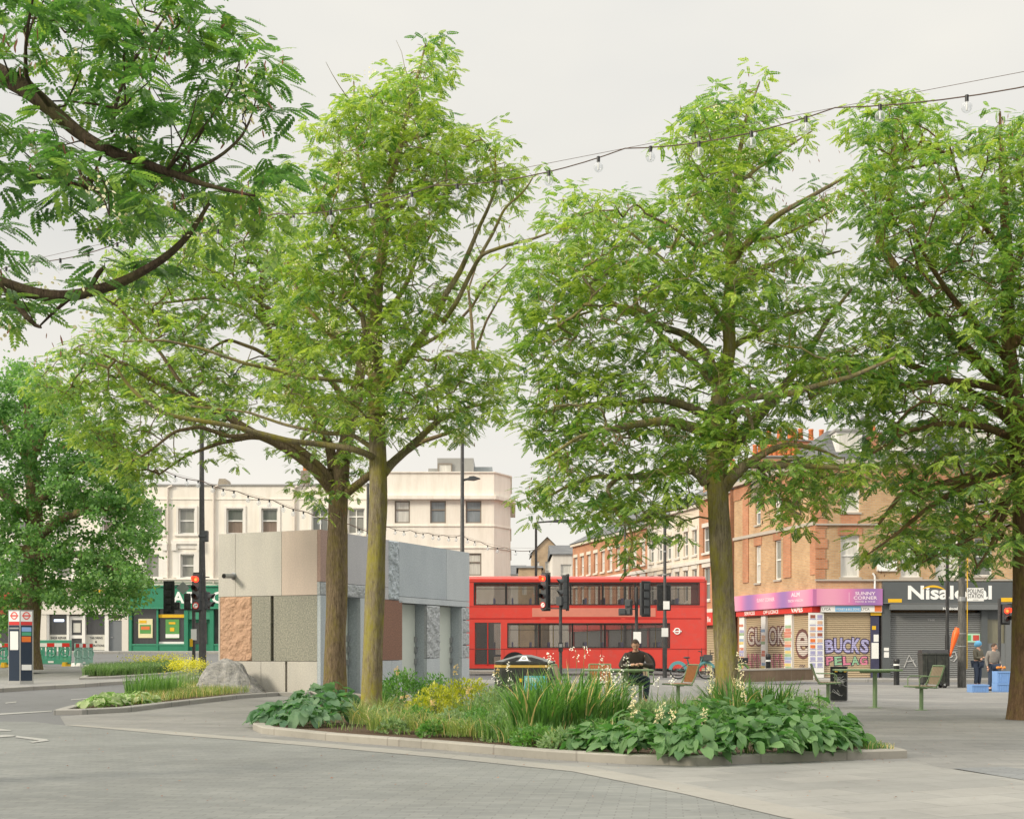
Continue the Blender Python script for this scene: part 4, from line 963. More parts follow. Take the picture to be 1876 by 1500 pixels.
for (a_, b_), (z0_, z1_) in [(w_, (UZ0,UZ1)) for w_ in upw]+[(w_, (LZ0,LZ1)) for w_ in low]:
    for q_ in ((a_-.05,a_,z0_-.05,z1_+.05),(b_,b_+.05,z0_-.05,z1_+.05),(a_,b_,z0_-.05,z0_),(a_,b_,z1_,z1_+.05)): bt.box(q_[0], q_[1], -.006, -.001, q_[2], q_[3], RUBBER)
    bt.box(a_, b_, .02, .028, z0_+(z1_-z0_)*.74, z0_+(z1_-z0_)*.76, RUBBER)
for k in range(3): bt.box(.1+3.7*k, .1+3.7*k+3.5, -.012, -.001, 2.62, 2.66, solid('red coach line', (.40,.02,.02), .3, .05))
bt.box(3.2, 8.9, -.015, -.001, 2.72, 3.12, solid('bus side advert', (.62,.22,.16), .5, .15)); bt.build('advert_panel', BUS)
rd = MB(); rd.torus((9.9,-.012,2.05), .0+.13, .03, CREAMTXT, 20, 6, 'y') ; rd.box(9.7, 10.1, -.03, -.012, 2.02, 2.08, CREAMTXT); rd.build('roundel', BUS)
for yy in (.3, 2.1): MB().lathe([(0,.03),(.11,.02),(.12,0)], CREAMTXT, 12, (BL,yy,.75), axis='x').build('headlight', BUS)
# ------------------------------------------------------------------ street furniture
REDL = emit('lit red lamp glow', (1.0,.05,.02), 1.2); REDCORE = emit('lit red lamp glow centre', (1.0,.16,.03), 1.7); LENSD = solid('unlit lens', (.05,.015,.012), .2, .2)
def sig_head(par, c, w_, z0, z1, face, aspects, board=True, mat=None, name='signal_head'):
    """face = rotation about z of the head (0 = towards the camera)"""
    mat = mat or DGREY; o_ = None
    mb = MB(); mb.box(-w_/2, w_/2, 0, .2, z0, z1, mat)
    n = max(1, round((z1-z0)/.3))
    for k in range(n): mb.box(-w_/2-.012, w_/2+.012, .02, .18, z0+(z1-z0)*k/n+.01, z0+(z1-z0)*(k+1)/n-.03, mat)
    if board: mb.box(-w_/2-.09, w_/2+.09, .2, .225, z0-.06, z1+.06, BLACK)
    for k in range(n): mb.box(-w_/2+.03, w_/2-.03, .225, .27, z0+(z1-z0)*k/n+.04, z0+(z1-z0)*(k+1)/n-.05, mat)
    o_ = mb.build(name, par, c, face, .012)
    for z, kind in aspects:
        if kind in ('red','off'):
            v = MB(); r = .115; pts = []
            for yy in (-.24, 0):
                for k in range(13):
                    a = R(-30)+R(240)*k/12; pts.append((r*math.cos(a), yy*(.55+.45*max(0, math.sin(a))), z+r*math.sin(a)))
            v.add(pts, [(k, k+1, 14+k, 13+k) for k in range(12)], REDL if kind == 'red' else mat, True); v.build('visor', o_)  # a red visor glows itself, standing in for lamp light falling on it
            l_ = MB(); l_.lathe([(0,-.025),(.07,-.018),(.105,-.004)], REDL if kind == 'red' else LENSD, 16, (0,0,z), axis='y')
            if kind == 'red': l_.lathe([(0,-.04),(.055,-.03)], REDCORE, 14, (0,0,z), axis='y')
            l_.build('lens', o_)
        elif kind == 'sign':
            s_ = MB(); s_.lathe([(0,-.03),(.095,-.03)], CREAMTXT, 20, (0,0,z), axis='y'); s_.torus((0,-.03,z), .108, .018, RED, 24, 6)
            s_.tube([(-.03,-.034,z-.06),(-.03,-.034,z+.02),(.04,-.034,z+.025)], .012, DKTXT, 4); s_.add([(.04,-.036,z+.055),(.04,-.036,z-.01),(.075,-.036,z+.022)], [(0,1,2)], DKTXT); s_.build('turn_sign', o_)
    return o_
def zat(py, d, z0=0): return H+(HY-py)/F*d-z0
# tall lamp column with red signal, left
q = G(371, 1240); d = q.y; T = thing('lamp_column', 'tall dark lamp column carrying a red traffic signal beside the pavilion', 'lamp post', q)
px2x = lambda px, d0, x0: (px-CX)/F*d0-x0
mb = MB(); mb.tube([(0,0,0),(0,0,zat(1100,d,q.z)),(-.02,0,zat(985,d,q.z)),(-.03,0,zat(780,d,q.z)),(-.03,0,zat(748,d,q.z))], [.135,.13,.10,.075,.06], POLE, 14); mb.build('pole', T)
mb = MB(); mb.box(-.02, .2, -.1, .12, zat(992,d,q.z), zat(972,d,q.z), DGREY); mb.box(-.12, .14, -.13, .13, zat(984,d,q.z), zat(980,d,q.z), DGREY); mb.build('control_box', T, bevel=.01)
z = lambda py: zat(py, d, q.z)
sig_head(T, (px2x(362,d,q.x),-.24,0), .26, z(1118), z(1051), -.25, ((z(1062),'red'),(z(1078),'off'),(z(1093),'off'),(z(1109.5),'sign')))
sig_head(T, (px2x(383,d,q.x),0,0), .2, z(1116), z(1084), R(75), ((z(1093),'off'),(z(1108),'off')))
mb = MB()
for py in (1057, 1112): mb.box(-.28, .25, -.03, .03, z(py)-.02, z(py)+.02, POLE)
mb.build_split('bracket', T)
# signal seen from behind
q = G(355, 1224); d = q.y; T = thing('traffic_signal', 'slim signal pole seen from behind, left of the tall lamp column', 'traffic signal', q); z = lambda py: zat(py, d, q.z)
mb = MB(); mb.tube([(0,0,0),(0,0,z(1060))], .07, POLE, 12); mb.tube([(-.75,0,z(1116)),(.05,0,z(1116))], .03, POLE, 6); mb.tube([(-.75,0,z(1072)),(.05,0,z(1072))], .03, POLE, 6); mb.build('pole', T)
sig_head(T, (px2x(314,d,q.x),0,0), .30, z(1122), z(1067), PI-.2, (), True, BLACK); sig_head(T, (px2x(343,d,q.x),0,0), .24, z(1116), z(1087), PI+.3, (), False, BLACK); sig_head(T, (px2x(327,d,q.x),-.1,0), .2, z(1116), z(1103), PI, (), False, BLACK)
mb = MB(); M_ = Matrix.Translation((px2x(336,d,q.x),-.08,z(1077))) @ Matrix.Rotation(R(45),4,'Y'); mb.box(-.19, .19, 0, .02, -.19, .19, STEEL, M_); mb.build('turn_sign_back', T)
mb = MB(); mb.box(px2x(351,d,q.x), px2x(361,d,q.x), -.10, -.08, z(1172), z(1152), PAPER); mb.build('notice', T); mb = MB(); mb.box(-.13, -.02, -.12, -.06, z(1184), z(1170), YEL); mb.build('push_button_box', T)
# central signal
q = G(1027, 1243.5); d = q.y; T = thing('traffic_signal', 'central traffic signal with red light and turn sign standing before the bus', 'traffic signal', q); z = lambda py: zat(py, d, q.z)
mb = MB(); mb.tube([(0,0,0),(0,0,z(1062))], .065, POLE, 12)
for py in (1072, 1114): mb.tube([(px2x(997,d,q.x),0,z(py)),(0,0,z(py))], .025, POLE, 6)
mb.build('pole', T)
sig_head(T, (px2x(995,d,q.x),-.05,0), .25, z(1116), z(1051), R(-35), ((z(1060),'red'),(z(1076),'off'),(z(1092),'off'),(z(1108),'sign')))
sig_head(T, (px2x(1030,d,q.x),-.16,0), .22, z(1116), z(1054), R(-75), ((z(1066),'off'),(z(1086),'off')), True); sig_head(T, (px2x(1023,d,q.x),-.24,0), .26, z(1109), z(1093), R(-40), (), False)
mb = MB(); mb.box(-.09, .09, -.12, -.06, z(1193), z(1177), BLACK); mb.box(-.06, .06, -.125, -.12, z(1185), z(1179), STEEL); mb.build('push_button_box', T)
# signal seen from behind, behind the seated man
q = G(1166, 1243.5); d = q.y; T = thing('traffic_signal', 'signal pole with dark signal backs and a white notice, behind the seated man', 'traffic signal', q); z = lambda py: zat(py, d, q.z)
mb = MB(); mb.tube([(0,0,0),(0,0,z(1075))], .065, POLE, 12); mb.tube([(px2x(1150,d,q.x),0,z(1115)),(0,0,z(1115))], .025, POLE, 6); mb.build('pole', T)
sig_head(T, (px2x(1177,d,q.x),0,0), .30, z(1127), z(1067), PI+R(35), (), True); sig_head(T, (px2x(1153,d,q.x),0,0), .26, z(1127), z(1098), PI-R(20), (), False); sig_head(T, (px2x(1141,d,q.x),0,0), .30, z(1127), z(1114), PI-R(10), (), False)
mb = MB(); mb.box(px2x(1160,d,q.x), px2x(1174,d,q.x), -.10, -.08, z(1178), z(1157), PAPER); mb.build('notice', T)
# tall pole with sign box
q = G(1218, 1241); d = q.y; T = thing('sign_column', 'tall dark column with a black sign box and two white notices beside the parked bicycles', 'lamp post', q); z = lambda py: zat(py, d, q.z)
mb = MB(); mb.tube([(0,0,0),(0,0,z(1135)),(0,0,z(1130)),(0,0,z(870))], [.095,.095,.07,.06], POLE, 12)
for py in (985, 1010, 1052): mb.tube([(0,0,z(py)-.03),(0,0,z(py)+.03)], .085, STEEL, 12)
mb.tube([(-.18,0,z(1031)),(.18,0,z(1028))], .018, POLE, 6); mb.build('pole', T)
mb = MB(); mb.box(px2x(1204.5,d,q.x), px2x(1229.5,d,q.x), .08, .28, z(1118), z(1070), BLACK); mb.build('sign_box', T, bevel=.02)
mb = MB(); mb.box(px2x(1214.5,d,q.x), px2x(1226,d,q.x), -.11, -.09, z(1116), z(1101), PAPER); mb.build('notice', T); mb = MB(); mb.box(px2x(1211.5,d,q.x), px2x(1223.5,d,q.x), -.12, -.10, z(1166), z(1150), PAPER); mb.build('notice', T)
# utility pole right with polling station sign
q = G(1762, 1259); d = q.y; T = thing('utility_pole', 'thick weathered dark pole beside the wheeled bin with a polling station sign', 'pole', q); z = lambda py: zat(py, d, q.z)
m, nt, b = newmat('weathered pole'); o = objco(nt); sp_ = N(nt, 'ShaderNodeSeparateXYZ'); L(nt, o, sp_.inputs[0]); c = ramp(nt, noise(nt, mapped(nt, o, (4,4,1)), 3, 6, .7), [(.35,(.05,.05,.045)), (.65,(.13,.125,.115))]); L(nt, c, b.inputs['Base Color']); b.inputs['Roughness'].default_value = .7; WP = m
mb = MB(); mb.tube([(0,0,0),(0,0,z(1180)),(0,0,z(1100)),(.02,0,z(880)),(.03,0,z(740))], [.155,.15,.125,.105,.08], WP, 14); mb.tube([(0,0,z(1101)),(0,0,z(1093))], .14, STEEL, 14)
for py in (1161, 1184): mb.tube([(0,0,z(py)),(0,0,z(py)+.03)], .155, STEEL, 12)
mb.build('pole', T)
mb = MB(); mb.tube([(.17,-.05,z(1225)),(.19,-.05,z(1000))], .02, YEL, 6); mb.build('conduit', T)
q2 = q
sg = MB(); xs0, xs1 = px2x(1769,d,q.x), px2x(1799.5,d,q.x); sg.box(xs0, xs1, -.16, -.14, z(1101), z(1077), PAPER); ps_ = sg.build('sign', T)
tx = MB(); tx.text('POLLING', DKTXT, ((xs0+xs1)/2,-.164,z(1086.5)), .22, bold=.01, width=.56); tx.text('STATION', DKTXT, ((xs0+xs1)/2,-.164,z(1095.5)), .22, bold=.01, width=.56); tx.box((xs0+xs1)/2-.1, (xs0+xs1)/2+.1, -.164, -.161, z(1099), z(1098.4), DKTXT); tx.build('lettering', ps_)
q = G(1735.5, 1252); d = q.y; q = Vector((XD(1735.5,47.5), 47.5, gz(18,47.5))); d = 47.5; T = thing('lamp_column', 'slim black column just left of the thick weathered pole', 'lamp post', q); z = lambda py: zat(py, d, q.z)
mb = MB(); mb.tube([(0,0,0),(0,0,z(1167)),(0,0,z(1160)),(0,0,z(930))], [.085,.085,.065,.055], BLACK, 12); mb.build('pole', T); mb = MB(); mb.tube([(0,0,z(930)),(-.5,-.1,z(915))], .035, BLACK, 8); mb.box(-.95, -.4, -.2, .0, z(915)-.03, z(915)+.06, DGREY); mb.build('lamp_head', T)
q = Vector((XD(1831,48), 48, gz(19,48))); d = 48; T = thing('traffic_signal', 'red traffic signal on a slim pole at the right beside the tree trunk', 'traffic signal', q); z = lambda py: zat(py, d, q.z)
mb = MB(); mb.tube([(0,0,0),(0,0,z(1096))], .06, POLE, 12); mb.tube([(0,0,z(1107)),(.3,0,z(1107))], .02, POLE, 6); mb.build('pole', T)
sig_head(T, (px2x(1843,d,q.x),-.1,0), .28, z(1141), z(1108), R(6), ((z(1119),'red'),(z(1133),'off')))
# far lamps
def street_lamp(px, d, top, label, arm=1.0, name='street_lamp', base=None, r=.08):
    x = XD(px, d); q = Vector((x, d, gz(x, d))); T = thing(name, label, 'street lamp', q); zt_ = zat(top, d, q.z)
    mb = MB(); mb.tube([(0,0,0),(0,0,1.2),(0,0,1.25),(0,0,zt_)], [r*1.3,r*1.3,r,r*.7], POLE, 10); mb.build('pole', T)
    if arm:
        mb = MB(); mb.tube([(0,0,zt_),(arm*.45,0,zt_+.08)], r*.5, POLE, 6); mb.build('arm', T)
        mb = MB(); mb.prism([(arm*.35,zt_+.02),(arm*.5,zt_+.16),(arm*.8,zt_+.18),(arm*1.25,zt_+.08),(arm*.8,zt_-.0)], -.15, .15, DGREY, 'y'); mb.build('lamp_head', T)
    return T
street_lamp(847, 54, 770, 'dark lamp post rising behind the right end of the stone pavilion', .62, r=.10)
T = bpy.data.objects['street_lamp']; d = 54
zz_ = lambda py: zat(py, d, T.location.z)
for ch in list(T.children):
    if ch.name.startswith(('arm','lamp_head')): ch.location.z = -(zz_(770)-zz_(880))
street_lamp(674, 60, 885, 'thin grey lamp post between the two left tree trunks behind the pavilion', 0, r=.09)
street_lamp(982, 75, 957, 'grey street lamp with an arm over the side street, behind the central signal', 2.2, r=.1)
street_lamp(1145, 76, 925, 'dark street lamp against the red brick terrace', -1.2, r=.1)
# bus stop totem
q = G(38, 1259.5); d = q.y; T = thing('bus_stop_totem', 'tall two sided bus stop totem with white top and navy panels', 'bus stop totem', q, R(12)); z = lambda py: zat(py, d, q.z)
NAVYP = solid('navy panel', (.022,.035,.06), .35, .15); GREYP = solid('silver frame', (.42,.42,.41), .4, .1, metal=.4); RP = solid('totem red', (.65,.05,.05), .4, .05); ROUND = solid('roundel red', (.78,.13,.12), .4, .05)
th = z(1117); wl_ = .36
mb = MB(); mb.prism([(-.36,-.02),(0,-.12),(.36,-.02),(.36,.1),(-.36,.1)], 0, .2, GREYP); mb.prism([(-.355,-.018),(0,-.117),(.355,-.018),(.355,.1),(-.355,.1)], .2, th-.03, GREYP); mb.prism([(-.36,-.02),(0,-.12),(.36,-.02),(.36,.1),(-.36,.1)], th-.029, th, STEEL); mb.build('frame', T)
def tpanel(side, u0, u1, z0, z1, mat, lift, name=None, mb=None):
    a = Vector((-.355,-.018,0)); b_ = Vector((0,-.117,0))
    if side: a, b_ = Vector((0,-.117,0)), Vector((.355,-.018,0))
    t = (b_-a); n_ = Vector((t.y,-t.x,0)).normalized()
    p0, p1 = a+t*u0+n_*lift, a+t*u1+n_*lift
    q_ = mb or MB(); q_.quad(p0+Vector((0,0,z0)), p1+Vector((0,0,z0)), p1+Vector((0,0,z1)), p0+Vector((0,0,z1)), mat)
    if mb is None: return q_.build(name, T)
    return p0, t, n_
for s_ in (0, 1):
    pn = MB(); tpanel(s_, .05, .95, .22, z(1145), NAVYP, .004, mb=pn); tpanel(s_, .05, .95, z(1144.5), z(1138.5), RP, .004, mb=pn); p0, t_, n_ = tpanel(s_, .05, .95, z(1138), th-.04, CREAMTXT, .004, mb=pn); po = pn.build('panel', T)
    rb = MB(); zc = (z(1138)+th)/2; cen = Vector((-.355,-.018,0))+Vector((.1775,-.0495,0)) if not s_ else Vector((.1775,-.0675,0)); k_ = 20; tt = t_.normalized()
    for i in range(k_):
        a0, a1 = 2*PI*i/k_, 2*PI*(i+1)/k_
        f_ = lambda a, r: cen+n_*.010+tt*(r*math.cos(a))+Vector((0,0,zc+r*1.15*math.sin(a)))
        rb.quad(f_(a0,.075), f_(a1,.075), f_(a1,.105), f_(a0,.105), ROUND)
    rb.quad(*(cen+n_*.012+tt*sx+Vector((0,0,zc+sz)) for sx, sz in ((-.125,-.022),(.125,-.022),(.125,.022),(-.125,.022))), ROUND); rb.build('roundel', po)
    it = MB()
    lst = ((.15,.85,1190,1156,PAPER),(.1,.9,1152,1149,STEEL)) if s_ == 0 else ((.12,.88,1156.5,1148.5,solid('totem blue', (.25,.42,.72), .5, .1)),(.12,.88,1164,1157.5,solid('totem green', (.08,.35,.2), .5, .1)),(.12,.85,1175.5,1165.5,solid('totem orange', (.75,.18,.03), .5, .1)),(.12,.9,1227,1217,PAPER))
    for u0, u1, ya, yb, mt in lst: tpanel(s_, u0, u1, z(ya), z(yb), mt, .008, mb=it)
    it.build_split('timetable', po)
# works barriers
BG_ = solid('barrier green plastic', (.06,.30,.20), .45, .15, dirt=(.12,.27,.2)); BG2 = solid('pale barrier green plastic', (.28,.48,.40), .45, .1)
def barrier(px0, px1, y0, y1, label, mat, group='works barriers on the pavement island'):
    a = G(px0, y0); b_ = G(px1, y1); t = b_-a; Lh = math.hypot(t.x, t.y); T = thing('works_barrier', label, 'barrier', a, math.atan2(t.y, t.x), group)
    mb = MB(); mb.box(0, Lh, -.02, .02, .12, .33, mat); mb.box(0, Lh, -.03, .03, .82, 1.0, mat); n = 10
    for k in range(n+1):
        x = Lh*k/n; w_ = .05 if k % 3 else .09; mb.box(max(0,x-w_/2), min(Lh,x+w_/2), -.018, .018, .33, .82, mat)
    for k in range(3): 
        x = Lh*(k+.5)/3; mb.torus((x,0,.58), .17, .035, mat, 16, 6)
    mb.build('panel', T, bevel=.008)
    st_ = MB()
    for k in range(5):
        st_.box(Lh*(.03+.188*k), Lh*(.03+.188*(k+1)), -.036, -.031, .83, .98, RED if k % 2 == 0 else PAPER)
    st_.build('reflector_strip', T)
    for k in (.12, .88):
        f_ = MB(); f_.prism([(-.05,.2),(.05,.2),(.09,0),(-.09,0)], -.30, .30, YEL if mat is BG_ else PAPER, 'y', Matrix.Translation((Lh*k,0,0)) @ Matrix.Rotation(.0,4,'Z')); f_.build('foot', T)
    mbx = MB(); mbx.box(Lh*.43, Lh*.57, -.028, -.021, .17, .25, PAPER); mbx.build('label_plate', T)
barrier(-42, 17, 1222, 1222, 'green works barrier with red and white strip left of the totem', BG_); barrier(57, 130, 1221.5, 1221.5, 'green works barrier with red and white strip just right of the totem', BG_); barrier(137, 170, 1223, 1221, 'pale green end barrier set at an angle, rightmost of the row', BG2)
barrier(131, 60, 1215, 1215, 'green works barrier standing behind the one just right of the totem', BG_)
# big recycling bin
q = G(962, 1283); d = q.y; k = d/F; T = thing('recycling_bin', 'large black hexagonal litter bin with gold band and sloping top', 'litter bin', q, R(-4))
z = lambda py: zat(py, d, q.z); w0 = 113*k; hexa = [(-.5*w0,.0),(-.37*w0,-.33),(.37*w0,-.33),(.5*w0,.0),(.37*w0,.33),(-.37*w0,.33)]
BINB = solid('bin black', (.03,.034,.03), .45, .3, dirt=(.07,.07,.06)); zb_ = z(1222); zr = z(1199)
mb = MB(); mb.prism(hexa, .03, zb_, BINB)
sc = lambda s_: [(x*s_, y*s_) for x, y in hexa]
up0 = zb_+.07
mb.prism(sc(.985), zb_+.06, up0+.06, BINB); mb.build('body', T, bevel=.02)
MB().prism(sc(1.006), zb_-.0, zb_+.055, GOLD).build('band', T)
mb = MB(); top = [(-.14*w0,-.10),(.14*w0,-.10),(.14*w0,.10),(-.14*w0,.10)]; z1_ = up0+.061
lo = [(x,y,z1_) for x, y in sc(1.0)]; hi = [(-.1*w0,-.04,zr),(.1*w0,-.04,zr),(.1*w0,.06,zr),(-.1*w0,.06,zr)]
mb.add(lo+hi, [(1,2,7,6),(2,3,7),(0,1,6),(3,4,8,7),(4,5,9,8),(5,0,6,9),(6,7,8,9)], solid('bin lid grey', (.13,.14,.14), .4, .2)); mb.build('lid', T)
mb = MB()
def lidp(u, v):
    a = Vector(lo[1]).lerp(Vector(lo[2]), u); b_ = Vector(hi[0]).lerp(Vector(hi[1]), u); return a.lerp(b_, v)+Vector((0,-.012,.008))
for u0, u1, u2, u3 in ((.02,.30,.02,.36),(.66,.98,.60,.98)): mb.add([lidp(u0,.06), lidp(u1,.06), lidp(u3,.62), lidp(u2+(.16 if u0 < .5 else 0),.62), ] if u0 < .5 else [lidp(u0,.06), lidp(u1,.06), lidp(u3-.2,.62), lidp(u2,.62)], [(0,1,2,3)], GAPSHADE)
mb.build('opening_shade', T)  # flat patches on the lid, coloured like the shade of its holes
mb = MB(); mb.add([lidp(.36,.1), lidp(.60,.1), lidp(.58,.8), lidp(.38,.8)], [(0,1,2,3)], PAPER); mb.add([lidp(.43,.3)+Vector((0,-.004,.003)), lidp(.54,.3)+Vector((0,-.004,.003)), lidp(.53,.6)+Vector((0,-.004,.003)), lidp(.44,.6)+Vector((0,-.004,.003))], [(0,1,2,3)], DGREY); mb.add([lidp(.46,.38)+Vector((0,-.008,.006)), lidp(.51,.38)+Vector((0,-.008,.006)), lidp(.505,.52)+Vector((0,-.008,.006)), lidp(.465,.52)+Vector((0,-.008,.006))], [(0,1,2,3)], PAPER); mb.build('emblem', T)
mb = MB(); mb.box(.0, .36*w0, -.345, -.331, .22, .58, solid('poster teal', (.10,.42,.48), .6, .15)); mb.box(.04, .30, -.349, -.3451, .42, .54, solid('poster pale blue', (.35,.62,.68), .6, .1)); mb.box(.04, .34, -.349, -.3451, .25, .36, solid('poster deep blue', (.05,.2,.4), .6, .15)); mb.box(-.12, -.05, -.345, -.331, .44, .52, YEL); mb.build_split('poster', T)
# black litter bin right
q = G(1537, 1284); d = q.y; k = d/F; T = thing('litter_bin', 'square black metal litter bin with scribbles beside the right hand table', 'litter bin', q, R(-18)); z = lambda py: zat(py, d, q.z)
hb = z(1220); wb = 31*k*.95
mb = MB(); mb.box(-wb/2, wb/2, -wb/2, wb/2, .02, hb*.8, BLACK); mb.box(-wb/2, wb/2, -wb/2+.08, wb/2, hb*.8, hb*.93, BLACK); mb.box(-wb/2, wb/2, -wb/2, wb/2, hb*.93, hb, BLACK); mb.box(-wb/2, -wb/2+.06, -wb/2, -wb/2+.08, hb*.8, hb*.93, BLACK); mb.box(wb/2-.06, wb/2, -wb/2, -wb/2+.08, hb*.8, hb*.93, BLACK); mb.build('body', T, bevel=.012)
mb = MB(); 
for i_, mt in enumerate((YEL, SGN, YEL)): mb.box(-.08+.1*i_, -.02+.1*i_, -wb/2-.004, -wb/2+.001, hb*.84+.0, hb*.84+.07, mt)
for k_ in range(9):
    a = [(random.uniform(-.12,.2), -wb/2-.004, hb*.55+random.uniform(-.12,.14)) for _ in range(4)]; mb.tube(a, .007, TAG, 4)
for k_ in range(5):
    a = [(random.uniform(-.15,.1), -wb/2-.004, hb*.25+random.uniform(-.08,.08)) for _ in range(3)]; mb.tube(a, .006, TAG, 4)
mb.build_split('sticker', T)
# wheeled bin
q = G(1709, 1259.5); d = q.y; k = d/F; T = thing('wheeled_bin', 'large black wheeled waste container overfull beside the thick pole', 'waste bin', q, R(-8)); z = lambda py: zat(py, d, q.z)
W_ = 46*k; hb = z(1194)
mb = MB(); b0, b1 = W_*.46, W_*.5
vs = [(-b0,-.42,.17),(b0,-.42,.17),(b0,.42,.17),(-b0,.42,.17),(-b1,-.5,hb-.06),(b1,-.5,hb-.06),(b1,.5,hb-.06),(-b1,.5,hb-.06)]
mb.add(vs, [(0,3,2,1),(4,5,6,7),(0,1,5,4),(1,2,6,5),(2,3,7,6),(3,0,4,7)], BINB)
for xx in (-.3,0,.3): mb.prism([(xx-.015,.25),(xx+.015,.25),(xx+.015,hb-.1),(xx-.015,hb-.1)], -.515, -.44, BINB, 'y')
mb.box(-b1-.02, b1+.02, -.53, .53, hb-.1, hb-.04, BINB); mb.build('body', T, bevel=.02)
mb = MB(); mb.prism([(-.5,hb-.04),(.5,hb-.04),(.45,hb+.05),(-.42,hb+.09)], -b1, b1, BLACK, 'x'); mb.build('lid', T, bevel=.015)
for xx in (-b0+.08, b0-.08):
    for yy in (-.36, .36): MB().lathe([(0,-.03),(.09,-.03),(.09,.03),(0,.03)], RUBBER, 14, (xx,yy,.09), axis='y').box(xx-.03, xx+.03, yy-.045, yy+.045, .09, .18, STEEL).build('wheel', T)
ORG = solid('orange plastic sheet', (.80,.13,.02), .4, .15)
a = Vector((q.x+.46, q.y-.45, q.z+hb-.15)); b_ = P(1754, 1150, q.y-.4); t_ = (b_-a)
T2 = MB(); n_ = 14; side = Vector((t_.z,0,-t_.x)).normalized()
pts = [a+t_*(i/n_) for i in range(n_+1)]; rs = [.035+.085*S(i/n_*1.2)*(1 if i < n_-1 else .6) for i in range(n_+1)]
T2.tube(pts, rs, ORG, 10); o_ = T2.build('rolled_banner'); tag(o_, 'bright orange rolled sheet sticking out of the wheeled bin', 'banner')
# bollards, low wall, crates
def bollard(px, py, hpx, label):
    q = G(px, py); d = q.y; h_ = hpx*d/F; T = thing('bollard', label, 'bollard', q, 0, 'black bollards before the shops'); r = .11
    MB().lathe([(r*1.05,0),(r,.1),(r*.92,h_*.8),(r*1.05,h_*.82),(r*1.05,h_*.85)], BLACK, 16).build('post', T); MB().lathe([(r*1.06,h_*.7),(r*1.06,h_*.76)], PAPER, 16).build('white_band', T); MB().lathe([(r*1.12,h_*.85),(r*1.12,h_*.9),(r*.8,h_*.97),(0,h_)], BLACK, 16).build('cap', T)
bollard(1642.5, 1254.5, 51, 'black bollard with white band between the right hand table and the wheeled bin'); bollard(1407.5, 1247, 51, 'black bollard with white band standing behind the low brown stone wall')
q0 = G(1352, 1252); q1 = G(1520, 1252); WALLST = brickmat('brown stone blocks', (.23,.165,.11), (.19,.135,.09), (.30,.26,.2), 1.15, .55, .9, .008)
a = G(1352, 1250); b_ = G(1490, 1251); t_ = b_-a; T = thing('low_stone_wall', 'low brown stone wall with pale coping left of the black litter bin', 'wall', (a.x,a.y,a.z), math.atan2(t_.y,t_.x)); Lh = math.hypot(t_.x,t_.y)
MB().box(0, Lh, 0, .4, 0, .44, WALLST).build('wall', T); MB().box(-.02, Lh+.02, -.02, .42, .441, .50, SILL).build('coping', T)
BLU = solid('blue plastic crate', (.20,.36,.68), .45, .12)
def crate(px0, px1, ybot, ytop, label, q=None, zb=0):
    q = q or G((px0+px1)/2, ybot); d = q.y; k = d/F; w_ = (px1-px0)*k; h_ = (ybot-ytop)*k; T = thing('crate', label, 'crate', (q.x,q.y+.2,q.z+zb), R(4), 'blue plastic crates beside the two standing people')
    mb = MB(); mb.box(-w_/2, w_/2, -.2, .2, 0, .03, BLU)
    for s_ in (-1, 1):
        mb.box(-w_/2, w_/2, s_*.19-.01, s_*.19+.01, .03, h_, BLU); mb.box(s_*(w_/2-.01)-.01, s_*(w_/2-.01)+.01, -.18, .18, .03, h_, BLU)
    mb.build('body', T); r_ = MB()
    r_.box(-w_/2-.015, w_/2+.015, -.225, -.2001, h_-.05, h_, BLU)
    for k_ in range(6): x = -w_/2+w_*(k_+.5)/6; r_.box(x-.012, x+.012, -.212, -.2001, .03, h_-.051, BLU)
    r_.build('rim', T); return T, h_, q
crate(1780, 1811, 1268, 1253.5, 'single blue plastic crate lying on the ground in front of the two standing people')
_, h_, qc = crate(1826, 1852, 1267.5, 1251, 'lower blue crate of the stack beside the tree trunk'); crate(1827, 1852, 1267.5, 1246, 'upper blue crate of the stack beside the tree trunk', qc, h_+.005)
T = MB()
for k_ in range(4): T.sph((qc.x-.16+.09*k_, qc.y+.2+random.uniform(-.1,.1), qc.z+h_+.50), (.05,.05,.045), solid('orange fruit', (.75,.25,.03), .5, .2), 8, 6)
o_ = T.build('fruit'); tag(o_, 'heap of orange fruit on top of the stacked blue crates', 'fruit', kind='stuff')
# ------------------------------------------------------------------ tables and chairs
TG = solid('sage green metal', (.20,.30,.15), .45, .1, dirt=(.25,.33,.2)); WOOD = solid('oiled slat wood', (.36,.15,.05), .55, .2, 6); WOODG = solid('weathered slat wood', (.36,.28,.19), .7, .15, 6)
def table(px0, px1, pxleg, ytop, ybase, label, legs=1):
    q = G(pxleg, ybase); d = q.y; k = d/F; h_ = zat(ytop, d, q.z); x0, x1 = (px0-pxleg)*k, (px1-pxleg)*k
    T = thing('cafe_table', label, 'table', q, 0, 'green outdoor tables')
    MB().box(x0, x1, -.35, .35, h_-.035, h_, TG).build('tabletop', T, bevel=.01)
    MB().tube([(0,0,0),(0,0,h_-.036)], .045, TG, 12).lathe([(.13,0),(.13,.012),(0,.012)], TG, 16).box(-.3, .3, -.04, .04, h_-.07, h_-.036, TG).build('leg', T); return T, q, h_
